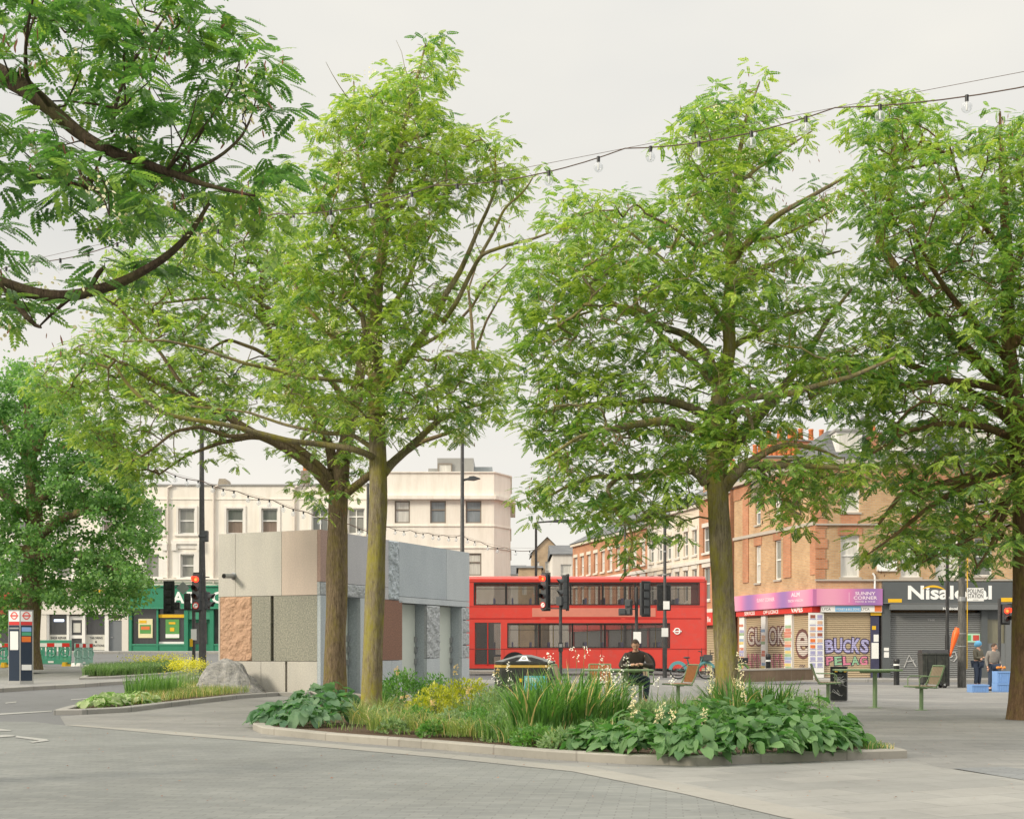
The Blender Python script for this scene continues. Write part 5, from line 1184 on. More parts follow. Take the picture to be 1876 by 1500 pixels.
def chair(loc, rz, label, wood, arms=True, group='green slatted outdoor chairs'):
    """faces -y at rz = 0"""
    T = thing('outdoor_chair', label, 'chair', loc, rz, group)
    s_ = MB(); s_.tube([(-.24,-.24,.46),(.24,-.24,.46),(.24,.2,.44),(-.24,.2,.44),(-.24,-.24,.46)], .016, TG, 6)
    for k in range(7): y = -.2+.065*k; s_.box(-.23, .23, y-.025, y+.025, .463, .478, wood)
    s_.build('seat', T)
    b_ = MB(); 
    for sx in (-.235, .235): b_.tube([(sx,.18,.44),(sx,.27,.6),(sx*.98,.36,.86)], .016, TG, 6)
    b_.tube([(-.235,.36,.86),(.235,.36,.86)], .016, TG, 6)
    n = 8
    for k in range(n):
        x = -.20+.40*k/(n-1); b_.prism([(.245,.5),(.255,.5),(.352,.84),(.342,.84)], x-.021, x+.021, wood, 'x')
    b_.build('backrest', T)
    p_ = MB(); p_.tube([(0,0,0),(0,0,.44)], .04, TG, 10); p_.lathe([(.12,0),(.12,.012),(0,.012)], TG, 14); p_.box(-.2, .2, -.03, .03, .42, .445, TG); p_.build('post', T)
    if arms:
        for sx in (-.25, .25):
            a_ = MB(); a_.tube([(sx,.24,.66),(sx,-.12,.66),(sx,-.16,.62),(sx,-.16,.46)], .011, TG, 6); a_.build('armrest', T)
    return T
TM, qm, hm = table(1068, 1195, 1146, 1225.5, 1294, 'green table in front of the seated man'); dm = qm.y
TR, qr, hr = table(1533, 1645, 1603, 1225.5, 1296, 'green table standing alone between two chairs on the right'); dr_ = qr.y
qa = G(1517, 1289); chair(qa, R(80), 'slatted chair left of the lone right hand table, facing it', WOODG); qa = G(1688, 1300.5); chair(qa, R(-82), 'slatted chair right of the lone right hand table, side on', WOODG)
man_x = XD(1163, dm+.75); man_y = dm+.72; zg = gz(man_x, man_y)
chair((man_x+.12, man_y+.05, zg), R(6), 'slatted chair the man in the dark jacket sits on', WOODG)
chair((XD(1098,dm+.95), dm+.8, gz(5,dm)), R(-4), 'orange slatted chair behind the table left of the seated man', WOOD); chair((XD(1243,dm+.1), dm+.15, gz(5,dm)), R(-70), 'slatted chair right of the seated man with its brown back turned', WOOD, False); chair((XD(1046,dm+.2), dm+.3, gz(3,dm)), R(75), 'slatted chair at the left end of the table beside the recycling bin', WOODG, False)
# ------------------------------------------------------------------ people
SKIN = solid('skin', (.58,.34,.24), .55, .08); HAIR = solid('dark brown hair', (.06,.038,.025), .7, .3, 20); JACK = solid('black brown jacket', (.05,.04,.034), .85, .25, 20); JEAN = solid('dark blue jeans', (.035,.05,.085), .85, .3, 14); SHOE = solid('black shoes', (.02,.02,.02), .6, .2)
HOOD = solid('olive grey hoodie', (.13,.12,.09), .9, .2, 16); GREYH = solid('grey hoodie', (.21,.195,.18), .9, .2, 16); BLUT = solid('blue headscarf', (.12,.35,.58), .85, .2, 16)
def skin(name, joints, edges, mat, par, sub=2):
    ks = list(joints); me = bpy.data.meshes.new(name); me.from_pydata([joints[k][0] for k in ks], [(ks.index(a), ks.index(b_)) for a, b_ in edges], [])
    o_ = bpy.data.objects.new(name, me); COL.objects.link(o_); o_.modifiers.new('skin', 'SKIN')
    sv = me.skin_vertices[0].data
    for i, k in enumerate(ks):
        r = joints[k][1]; sv[i].radius = r if isinstance(r, tuple) else (r, r); sv[i].use_root = (i == 0)
    o_.modifiers.new('sub', 'SUBSURF').levels = sub; o_.modifiers['sub'].render_levels = sub
    dg = bpy.context.evaluated_depsgraph_get(); me2 = bpy.data.meshes.new_from_object(o_.evaluated_get(dg)); bpy.data.objects.remove(o_)
    me2.materials.clear(); me2.materials.append(mat)
    for p in me2.polygons: p.use_smooth = True
    return link(name, me2, par)
def person(label, loc, rz, J, hair, cloth_top, cloth_low, group=None, hand_curl=.6, scarf=None, top_extra=()):
    """J: joints pelvis chest neck head(centre) and left/right shoulder elbow wrist hip knee ankle toe; faces -y"""
    T = thing('person', label, 'person', loc, rz, group); V = Vector
    j = {}; e = []
    def a(k, p, r): j[k] = (tuple(p), r)
    pel, che, nec, hed = V(J['pelvis']), V(J['chest']), V(J['neck']), V(J['head'])
    hd = (hed-nec).normalized()
    a('pelvis', pel, (.15,.11)); a('waist', pel.lerp(che,.5), (.14,.10)); a('chest', che, (.155,.11)); a('neck0', nec, .058); a('neck1', nec+hd*.07, .052)
    e += [('pelvis','waist'),('waist','chest'),('chest','neck0'),('neck0','neck1')]
    for s_ in 'lr':
        sh, el, wr, hi, kn, an, to = (V(J[n+'_'+s_]) for n in ('shoulder','elbow','wrist','hip','knee','ankle','toe'))
        a('sh'+s_, sh, .062); a('el'+s_, el, .043); a('wr'+s_, wr, .029); hand = wr+(wr-el).normalized()*.05; a('ha'+s_, hand, (.038,.024))
        e += [('chest','sh'+s_),('sh'+s_,'el'+s_),('el'+s_,'wr'+s_),('wr'+s_,'ha'+s_)]
        a('hi'+s_, hi, .085); a('kn'+s_, kn, .058); a('an'+s_, an, .042); a('to'+s_, to, (.045,.035)); e += [('pelvis','hi'+s_),('hi'+s_,'kn'+s_),('kn'+s_,'an'+s_),('an'+s_,'to'+s_)]
    body = skin('body', j, e, SKIN, T)
    # head, ears, nose, fingers joined to the body mesh
    mb = MB(); up = hd; fw = V(J['look']).normalized(); fw = (fw-up*fw.dot(up)).normalized(); sd = fw.cross(up)
    M_ = Matrix((( *sd,0),(*(-fw),0),(*up,0),(0,0,0,1))).transposed(); M_ = Matrix.Translation(hed) @ M_
    vs = []; fs = []; n, m_ = 20, 16
    for i in range(m_+1):
        th_ = PI*i/m_
        for k in range(n):
            an_ = 2*PI*k/n; x, y, zz = math.sin(th_)*math.cos(an_), math.sin(th_)*math.sin(an_), math.cos(th_)
            jaw = 1-.28*max(0, -zz-.1)*1.1; px_, py_, pz = x*.078*jaw, y*.098*(jaw if y > 0 else 1-.1*max(0,-zz)), zz*.122
            if y < 0:
                if abs(x) < .22 and -.35 < zz < .18: py_ -= .018*(1-abs(x)/.22)*(1-abs(zz+.12)/.3 if abs(zz+.12) < .3 else 0)
                if .12 < abs(x) < .6 and .0 < zz < .28: py_ += .010
                if abs(x) < .35 and -.62 < zz < -.45: py_ -= .004
            vs.append(M_ @ V((px_, py_, pz)))
    for i in range(m_):
        for k in range(n): fs.append((i*n+k, (i+1)*n+k, (i+1)*n+(k+1)%n, i*n+(k+1)%n))
    mb.add(vs, fs, SKIN, True)
    for sx in (-1, 1): mb.sph((sx*.08,.01,.0), (.012,.022,.032), SKIN, 8, 6, M_)
    mb.sph((0,-.101,-.018), (.013,.016,.02), SKIN, 8, 6, M_)
    for s_ in 'lr':
        el, wr = V(J['elbow_'+s_]), V(J['wrist_'+s_]); f_ = (wr-el).normalized(); base_ = wr+f_*.075; lat = f_.cross(V((0,0,1))); lat = lat.normalized() if lat.length > .01 else V((1,0,0)); dn = f_.cross(lat).normalized(); dn = dn if dn.z < 0 else -dn
        for k in range(5):
            if k < 4:
                o0 = base_+lat*(-.027+.018*k); ln = (.034,.040,.037,.028)[k]; d2 = (f_*math.cos(hand_curl)+dn*math.sin(hand_curl)); d3 = (f_*math.cos(hand_curl*2)+dn*math.sin(hand_curl*2))
                mb.tube([o0-f_*.02, o0+f_*.018, o0+f_*.018+d2*ln, o0+f_*.018+d2*ln+d3*ln*.8], [.0095,.009,.0085,.006], SKIN, 6)
            else:
                sgn = -1 if s_ == 'l' else 1; o0 = wr+f_*.03+lat*.034*sgn; mb.tube([o0-lat*.012*sgn, o0+lat*.012*sgn+f_*.022, o0+f_*.055+dn*.01], [.012,.011,.007], SKIN, 6)
    # eyes, brows, mouth
    for sx in (-1, 1):
        mb.sph((sx*.031,-.084,.012), (.009,.005,.004), DKTXT, 8, 6, M_); mb.box(sx*.031-.013, sx*.031+.013, -.091, -.086, .028, .032, HAIR, M_)
    mb.box(-.022, .022, -.094, -.085, -.058, -.053, solid('lips', (.30,.12,.10), .5, .1), M_)
    tmp = mb.build('tmp'); me = body.data; bm = bmesh.new(); bm.from_mesh(me); nm = len(me.materials)
    for q_ in tmp.data.materials[:]:
        if q_.name not in [m__.name for m__ in me.materials]: me.materials.append(q_)
    idx = {i: [m__.name for m__ in me.materials].index(q_.name) for i, q_ in enumerate(tmp.data.materials)}
    b2 = bmesh.new(); b2.from_mesh(tmp.data)
    vm = {v: bm.verts.new(v.co) for v in b2.verts}
    for f in b2.faces:
        nf = bm.faces.new([vm[v] for v in f.verts]); nf.material_index = idx[f.material_index]; nf.smooth = True
    bm.to_mesh(me); bm.free(); b2.free(); bpy.data.objects.remove(tmp)
    # hair or scarf
    hb = MB(); vs = []; fs = []
    for i in range(9):
        th_ = PI*(.02+.50*i/8)
        for k in range(20):
            an_ = 2*PI*k/20; y = math.sin(an_); lim = 1.0 if y > -.1 else (.50 if y < -.5 else .72)
            t2 = th_*lim; r_ = 1.07+.02*math.sin(5*an_+i); vs.append(M_ @ V((math.sin(t2)*math.cos(an_)*.082*r_, math.sin(t2)*y*.102*r_, math.cos(t2)*.126*r_)))
    for i in range(8):
        for k in range(20): fs.append((i*20+k, (i+1)*20+k, (i+1)*20+(k+1)%20, i*20+(k+1)%20))
    if scarf: hb.sph((0,.02,.03), (.115,.13,.125), scarf, 16, 10, M_); hb.sph((0,.09,.0), (.09,.07,.10), scarf, 12, 8, M_); hb.build('headscarf', T)
    else: hb.add(vs, fs, hair, True); hb.build('hair', T)
    # clothes
    j2 = {}; e2 = []
    def c_(k, p, r): j2[k] = (tuple(p), r)
    c_('waist', pel.lerp(che,.12), (.185,.14)); c_('mid', pel.lerp(che,.55), (.18,.14)); c_('chest', che, (.185,.14)); c_('col', nec-hd*.0, (.085,.085)); e2 = [('waist','mid'),('mid','chest'),('chest','col')]
    for s_ in 'lr':
        sh, el, wr = (V(J[n+'_'+s_]) for n in ('shoulder','elbow','wrist'))
        c_('sh'+s_, sh, .082); c_('el'+s_, el, .062); c_('wr'+s_, wr.lerp(el,.06), .047); e2 += [('chest','sh'+s_),('sh'+s_,'el'+s_),('el'+s_,'wr'+s_)]
    skin('jacket', j2, e2, cloth_top, T)
    j3 = {'pel': (tuple(pel), (.172,.132))}; e3 = []
    for s_ in 'lr':
        hi, kn, an = (V(J[n+'_'+s_]) for n in ('hip','knee','ankle'))
        j3['hi'+s_] = (tuple(hi), .105); j3['kn'+s_] = (tuple(kn), .078); j3['an'+s_] = (tuple(an.lerp(kn,.08)), .062); e3 += [('pel','hi'+s_),('hi'+s_,'kn'+s_),('kn'+s_,'an'+s_)]
    skin('trousers', j3, e3, cloth_low, T)
    for s_ in 'lr':
        an, to = V(J['ankle_'+s_]), V(J['toe_'+s_]); sb = MB(); t_ = (to-an); t_.z = 0; t_.normalize(); mid = an.lerp(to, .5); zf = min(an.z, to.z)-.05
        Ms = Matrix.Translation((mid.x, mid.y, zf+.045)) @ t_.to_track_quat('Y','Z').to_matrix().to_4x4()
        sb.sph((0,.03,0), (.052,.15,.048), SHOE, 12, 8, Ms); sb.box(-.048, .048, -.10, .16, -.045, -.022, SHOE, Ms); sb.build('shoe', T)
    for f_ in top_extra: f_(T)
    return T
# seated man: leans over the table, hands together
Js = dict(pelvis=(0,.0,.56), chest=(-.0,-.16,.98), neck=(-.01,-.22,1.15), head=(-.02,-.30,1.27), look=(-.12,-1,-.75),
  shoulder_l=(-.20,-.18,1.05), elbow_l=(-.34,-.33,.82), wrist_l=(-.10,-.52,.86), shoulder_r=(.20,-.18,1.05), elbow_r=(.33,-.33,.82), wrist_r=(.07,-.52,.87),
  hip_l=(-.10,-.02,.55), knee_l=(-.24,-.46,.56), ankle_l=(-.27,-.42,.10), toe_l=(-.29,-.60,.05), hip_r=(.10,-.02,.55), knee_r=(.21,-.47,.56), ankle_r=(.17,-.44,.10), toe_r=(.18,-.62,.05))
person('man in a dark jacket and jeans sitting bent over the green table', (man_x, man_y, zg), 0, Js, HAIR, JACK, JEAN)
def standing(lean=0, hgt=1.0, **kw):
    J = dict(pelvis=(0,0,.93), chest=(0,-.02+lean*.4,1.30), neck=(0,-.02+lean*.7,1.48), head=(0,-.04+lean,1.62), look=(0,-1,0),
     shoulder_l=(-.19,-.01,1.40), elbow_l=(-.25,.03,1.13), wrist_l=(-.25,-.06,.88), shoulder_r=(.19,-.01,1.40), elbow_r=(.25,.03,1.13), wrist_r=(.25,-.06,.88),
     hip_l=(-.10,0,.90), knee_l=(-.11,-.02,.50), ankle_l=(-.12,.02,.09), toe_l=(-.14,-.14,.05), hip_r=(.10,0,.90), knee_r=(.11,-.02,.50), ankle_r=(.12,.02,.09), toe_r=(.14,-.14,.05)); J.update(kw)
    return {k: tuple(c*hgt for c in v) for k, v in J.items()}
q = G(1791, 1259); hs_ = (1259-1174)*q.y/F/1.76
person('person in a blue headscarf and olive hoodie standing with folded arms', q, R(38), standing(0, hs_, elbow_l=(-.26,-.05,1.12), wrist_l=(.04,-.22,1.14), elbow_r=(.26,-.05,1.12), wrist_r=(-.05,-.20,1.10), look=(.1,-1,-.1)), HAIR, HOOD, JEAN, None, .5, BLUT)
q = G(1819, 1265); hs_ = (1265-1179)*q.y/F/1.74
person('dark haired person in a grey hoodie standing beside the stacked blue crates', q, R(10), standing(-.05, hs_, elbow_r=(.24,.0,1.12), wrist_r=(.24,-.16,.92), look=(.75,-.8,-.35)), HAIR, GREYH, JEAN)
# ------------------------------------------------------------------ bicycles
def bicycle(px, py, rz, label, fend, frame, sc_=1.0):
    q = G(px, py); T = thing('hire_bicycle', label, 'bicycle', q, rz, 'hire bicycles parked behind the tree'); r = .345
    for xw, nm in ((-.56,'wheel'),(.56,'wheel')):
        w_ = MB(); w_.torus((xw,0,r), r-.025, .026, RUBBER, 28, 8); wo = w_.build('wheel', T)
        s_ = MB(); s_.torus((xw,0,r), r-.058, .012, STEEL, 24, 6); 
        for k in range(14):
            a = 2*PI*k/14; s_.tube([(xw,0,r),(xw+(r-.06)*math.cos(a),0,r+(r-.06)*math.sin(a))], .003, STEEL, 4, False)
        s_.lathe([(0,-.05),(.05,-.05),(.05,.05),(0,.05)], DGREY, 12, (xw,0,r), axis='y'); s_.build('rim', wo)
    f = MB(); f.tube([(.40,0,.92),(.44,0,.80),(.56,0,r)], .024, frame, 8); f.tube([(.42,0,.82),(.30,0,.55),(.0,0,.33)], .042, frame, 10); f.tube([(0,0,.33),(-.14,0,.62),(-.2,0,.80)], .028, frame, 8)
    for y in (-.07, .07): f.tube([(-.56,y,r),(0,y*.4,.33)], .015, frame, 6); f.tube([(-.56,y,r),(-.15,y*.4,.64)], .014, frame, 6)
    f.box(-.10, .10, -.05, .05, .28, .42, DGREY); f.build('frame', T)
    for xw, a0, a1 in ((-.56,10,175),(.56,20,150)):
        g_ = MB(); n = 14
        for y in (-.045, .045):
            pts = [(xw+rr*math.cos(R(a0+(a1-a0)*k/n)), y, r+rr*math.sin(R(a0+(a1-a0)*k/n))) for rr in (r*.72 if xw < 0 else r*.86, r+.035) for k in range(n+1)]
            g_.add(pts, [(k,k+1,n+2+k,n+1+k) for k in range(n)], fend)
        pts = [(xw+(r+.036)*math.cos(R(a0+(a1-a0)*k/n)), y, r+(r+.036)*math.sin(R(a0+(a1-a0)*k/n))) for y in (-.045,.045) for k in range(n+1)]
        g_.add(pts, [(k,k+1,n+2+k,n+1+k) for k in range(n)], fend); g_.build('mudguard', T)
    MB().sph((-.22,0,.86), (.14,.075,.04), BLACK, 12, 8).tube([(-.2,0,.78),(-.22,0,.85)], .016, STEEL, 8).build('saddle', T)
    MB().tube([(.40,0,.90),(.37,0,1.08)], .018, BLACK, 8).tube([(.27,-.3,1.12),(.36,-.2,1.10),(.38,0,1.08),(.36,.2,1.10),(.27,.3,1.12)], .016, BLACK, 8).tube([(.38,.08,1.1),(.36,.1,1.25)], .012, BLACK, 6).build('handlebar', T)
    b_ = MB(); b_.box(.46, .80, -.17, .17, .74, .77, DGREY); b_.box(.46, .48, -.17, .17, .77, .98, DGREY); b_.box(.78, .80, -.19, .19, .77, .98, DGREY); b_.box(.48, .78, -.18, -.165, .77, .98, DGREY); b_.box(.48, .78, .165, .18, .77, .98, DGREY); b_.build('basket', T)
    MB().tube([(0,-.08,.33),(.1,-.09,.2)], .012, STEEL, 6).tube([(0,.08,.33),(-.1,.09,.46)], .012, STEEL, 6).box(.05, .15, -.14, -.05, .18, .205, BLACK).box(-.15, -.05, .05, .14, .45, .475, BLACK).lathe([(0,-.055),(.09,-.055),(.09,-.05)], STEEL, 16, (0,0,.33), axis='y').build('crankset', T)
    MB().tube([(-.05,.05,.3),(-.2,.2,.0)], .012, BLACK, 6).build('kickstand', T)
TEAL = solid('teal mudguard', (.10,.27,.30), .4, .1); LIME = solid('green white mudguard', (.25,.52,.14), .4, .2, dirt=(.7,.75,.65)); DKF = solid('dark green frame', (.04,.11,.10), .4, .1); WHF = solid('white green frame', (.55,.62,.5), .4, .1)
bicycle(1268, 1243.5, R(-14), 'teal hire bicycle nearest the tall dark column', TEAL, DKF); bicycle(1318, 1244.5, R(166), 'green and white hire bicycle with its front wheel beside the teal one', LIME, WHF); bicycle(1339, 1242, R(10), 'green hire bicycle half hidden behind the middle tree trunk', LIME, DKF)
# ------------------------------------------------------------------ string lights
m, nt, b = newmat('clear bulb glass'); b.inputs['Base Color'].default_value = (.75,.77,.8,1); b.inputs['Roughness'].default_value = .12; b.inputs['Specular IOR Level'].default_value = .9
trn = N(nt, 'ShaderNodeBsdfTransparent'); trn.inputs['Color'].default_value = (.93,.94,.95,1); mx = N(nt, 'ShaderNodeMixShader'); lw = N(nt, 'ShaderNodeLayerWeight'); lw.inputs['Blend'].default_value = .35
rm = N(nt, 'ShaderNodeMapRange'); L(nt, lw.outputs['Facing'], rm.inputs[0]); rm.inputs[3].default_value = .88; rm.inputs[4].default_value = .42; L(nt, rm.outputs[0], mx.inputs[0]); L(nt, b.outputs[0], mx.inputs[1]); L(nt, trn.outputs[0], mx.inputs[2]); L(nt, mx.outputs[0], nt.nodes['Material Output'].inputs['Surface']); BULB = m
CABLE = solid('brown black cable', (.11,.075,.06), .7, .2)
def string_lights(anchors, label, sag, fr, rb, rc, wire=True):
    T = thing('string_lights', label, 'string lights')
    cb = MB(); 
    bulbs = []
    for a, b_ in zip(anchors, anchors[1:]):
        sg_ = sag*(b_-a).length; n = 10
        f = lambda t: a.lerp(b_, t)+Vector((0,0,-4*sg_*t*(1-t)))
        cb.tube([f(i/n) for i in range(n+1)], rc, CABLE, 5)
        for t in fr: bulbs.append(f(t))
    cb.build('cable', T)
    if wire: MB().tube(anchors, rc*.4, CABLE, 4).build('support_wire', T)
    for p in bulbs:
        o_ = MB().sph((0,0,-rb*2.0), (rb,rb,rb*1.05), BULB, 12, 8).tube([(0,0,-rb*2.6),(0,0,-rb*1.0)], rb*.2, PAPER, 5).build('bulb', T, p); MB().tube([(0,0,-rb*1.0),(0,0,.01)], rb*.36, BLACK, 8).build('bulb_holder', o_)
inv = lambda px: 1/(1/10.2+(1/15.5-1/10.2)*(1876-px)/1839)
AN = [P(x, y, inv(x)) for x, y in ((2600,0),(2240,62),(1876+14,132),(1530,197.5),(1145,272),(795,340),(502,392),(243,434),(37,481),(-150,512),(-420,548))]
string_lights(AN[:2]+AN[3:], 'string of clear globe bulbs crossing the sky in front of the trees', .042, (.13,.38,.63,.87), .045, .0058)
A2 = [P(x, y, 40) for x, y in ((262,840),(300,862),(370,881),(435,900),(500,916),(562,938),(640,960),(700,978))]
string_lights(A2, 'thin distant string of small bulbs in front of the cream terrace', .05, (.3,.6,.9), .075, .014)
A3 = [P(x, y, 56) for x, y in ((690,958),(712,965),(752,971),(785,976),(812,980),(846,980),(880,992),(925,1003),(990,1004))]
string_lights(A3, 'thin distant string of small bulbs in front of the pale corner building', .09, (.3,.7), .075, .014)
# ------------------------------------------------------------------ trees
LOC_A = leafmat('locust leaf bright', (.072,.135,.018), (.24,.295,.053), (1.2,1.22,.72), scale=.9)
LOC_B = leafmat('locust leaf mid', (.043,.103,.018), (.16,.23,.045), (1.15,1.25,.72), scale=.9)
LOC_C = leafmat('locust leaf deep', (.026,.07,.018), (.085,.15,.034), (1.0,1.25,.7), scale=1.6)
LIME_L = leafmat('lime tree leaf', (.035,.095,.028), (.13,.22,.065), (1.15,1.3,.7), gloss=.7, scale=.6)
POD = leafmat('dry seed pod', (.11,.045,.025), (.24,.12,.07), (.8,.6,.5)); FLOW = leafmat('cream blossom', (.55,.48,.30), (.85,.80,.60), (.5,.5,.4))
BARK_Y = barkmat('mossy grey bark', (.16,.125,.08), (.43,.37,.25), (.40,.36,.06), .46); BARK_B = barkmat('brown furrowed bark', (.10,.072,.047), (.34,.26,.17), (.26,.22,.06), .28); BARK_D = barkmat('dark bark', (.05,.035,.025), (.17,.125,.09), (.15,.14,.06), .25); BARK_R = barkmat('red brown furrowed bark', (.10,.06,.035), (.29,.185,.105), (.27,.22,.06), .3)
def unit(a): return a/np.maximum(1e-9, np.linalg.norm(a, axis=-1, keepdims=True))
def pinnate(pairs, hexa):
    """compound leaf along +x, unit length, drooping; returns verts (K,k,3)"""
    out = []; k = 6 if hexa else 4
    def leaflet(x, side, ln, wd, ang):
        ca, sa = math.cos(ang), math.sin(ang)*side
        prof = [(0,0),(.3,.5),(.75,.45),(1,0),(.75,-.45),(.3,-.5)] if hexa else [(0,0),(.5,.52),(1,0),(.5,-.52)]
        vs = []
        for u, v in prof:
            lx, ly = u*ln, v*wd; X = x+lx*ca-ly*sa; Y = lx*sa+ly*ca
            vs.append((X, Y, -.20*X*X-.10*abs(Y)+.02*abs(v)))
        out.append(vs)
    for i in range(pairs):
        x = .14+.76*i/(pairs-1); s_ = (.27 if hexa else .215)*(1-.5*abs(i/(pairs-1)-.4))
        for sd in (-1, 1): leaflet(x, sd, s_, s_*(.44 if hexa else 1.0), R(58))
    leaflet(.93, 1, .2, .1, 0)
    return np.array(out)
def place(tmpl, pos, dr, nr, sc):
    """instances of a template (K,k,3) -> verts (n*K*k,3), faces"""
    dr = unit(dr); sd = unit(np.cross(nr, dr)); up = np.cross(dr, sd); K, k, _ = tmpl.shape; n = len(pos)
    T = tmpl.reshape(-1, 3)
    V = pos[:,None,:]+sc[:,None,None]*(T[None,:,0:1]*dr[:,None,:]+T[None,:,1:2]*sd[:,None,:]+T[None,:,2:3]*up[:,None,:])
    V = V.reshape(-1, 3); return V, np.arange(len(V)).reshape(-1, k)
PIN4 = pinnate(6, False); PIN6 = pinnate(8, True)
def inpoly(x, y, poly):
    c = False; n = len(poly); j = n-1
    for i in range(n):
        xi, yi = poly[i]; xj, yj = poly[j]
        if (yi > y) != (yj > y) and x < (xj-xi)*(y-yi)/(yj-yi)+xi: c = not c
        j = i
    return c
def poisson(poly, holes, s, tries, rnd, gap=.0, gs=.01, seed=0, ins=0):
    xs = [p[0] for p in poly]; ys = [p[1] for p in poly]; pts = []; grid = {}
    for _ in range(tries):
        x = rnd.uniform(min(xs), max(xs)); y = rnd.uniform(min(ys), max(ys))
        if not inpoly(x, y, poly): continue
        if ins and not (inpoly(x-ins, y, poly) and inpoly(x+ins, y, poly) and inpoly(x, y-ins*.55, poly) and inpoly(x, y+ins*.8, poly)): continue
        if any(inpoly(x, y, h) for h in holes): continue
        if gap and mnoise.noise(Vector((x*gs, y*gs*1.7, seed*.6))) < gap-.5: continue
        gx_, gy_ = int(x/s), int(y/s)
        if any((x-a)**2+((y-b_)*1.25)**2 < s*s for i in (-1,0,1) for j in (-1,0,1) for a, b_ in grid.get((gx_+i, gy_+j), ())): continue
        grid.setdefault((gx_, gy_), []).append((x, y)); pts.append((x, y))
    return pts
def rough_tube(mb, pts, rs, mat, n, amp, seed=0):
    """limb with furrowed, uneven outline"""
    P_ = [Vector(p) for p in pts]; out = []; rr = []
    for i in range(len(P_)-1):
        L_ = (P_[i+1]-P_[i]).length; k = max(1, int(L_/max(.08, rs[i]*1.2)))
        for j in range(k): t = j/k; out.append(P_[i].lerp(P_[i+1], t)); rr.append(rs[i]+(rs[i+1]-rs[i])*t)
    out.append(P_[-1]); rr.append(rs[-1])
    # smooth the path a little
    for _ in range(2): out = [out[0]]+[out[i]*.5+(out[i-1]+out[i+1])*.25 for i in range(1, len(out)-1)]+[out[-1]]
    st = len(mb.v); mb.tube(out, rr, mat, n, True, True)
    for q in range(len(out)):
        for k in range(n):
            i = st+q*n+k; v = Vector(mb.v[i]); c = out[q]; d = v-c; a_ = 2*PI*k/n
            f = 1+amp*(mnoise.noise(Vector((math.cos(a_)*2.2, math.sin(a_)*2.2, c.z*.9+seed)))+.6*mnoise.noise(Vector((math.cos(a_)*5, math.sin(a_)*5, c.z*1.8+seed))))
            mb.v[i] = tuple(c+d*f)
    return out, rr
def lb_vis(w_):
    px, py = CX+w_.x*F/w_.y, HY-(w_.z-H)*F/w_.y
    return -250 < px < 2150 and -250 < py < 1300
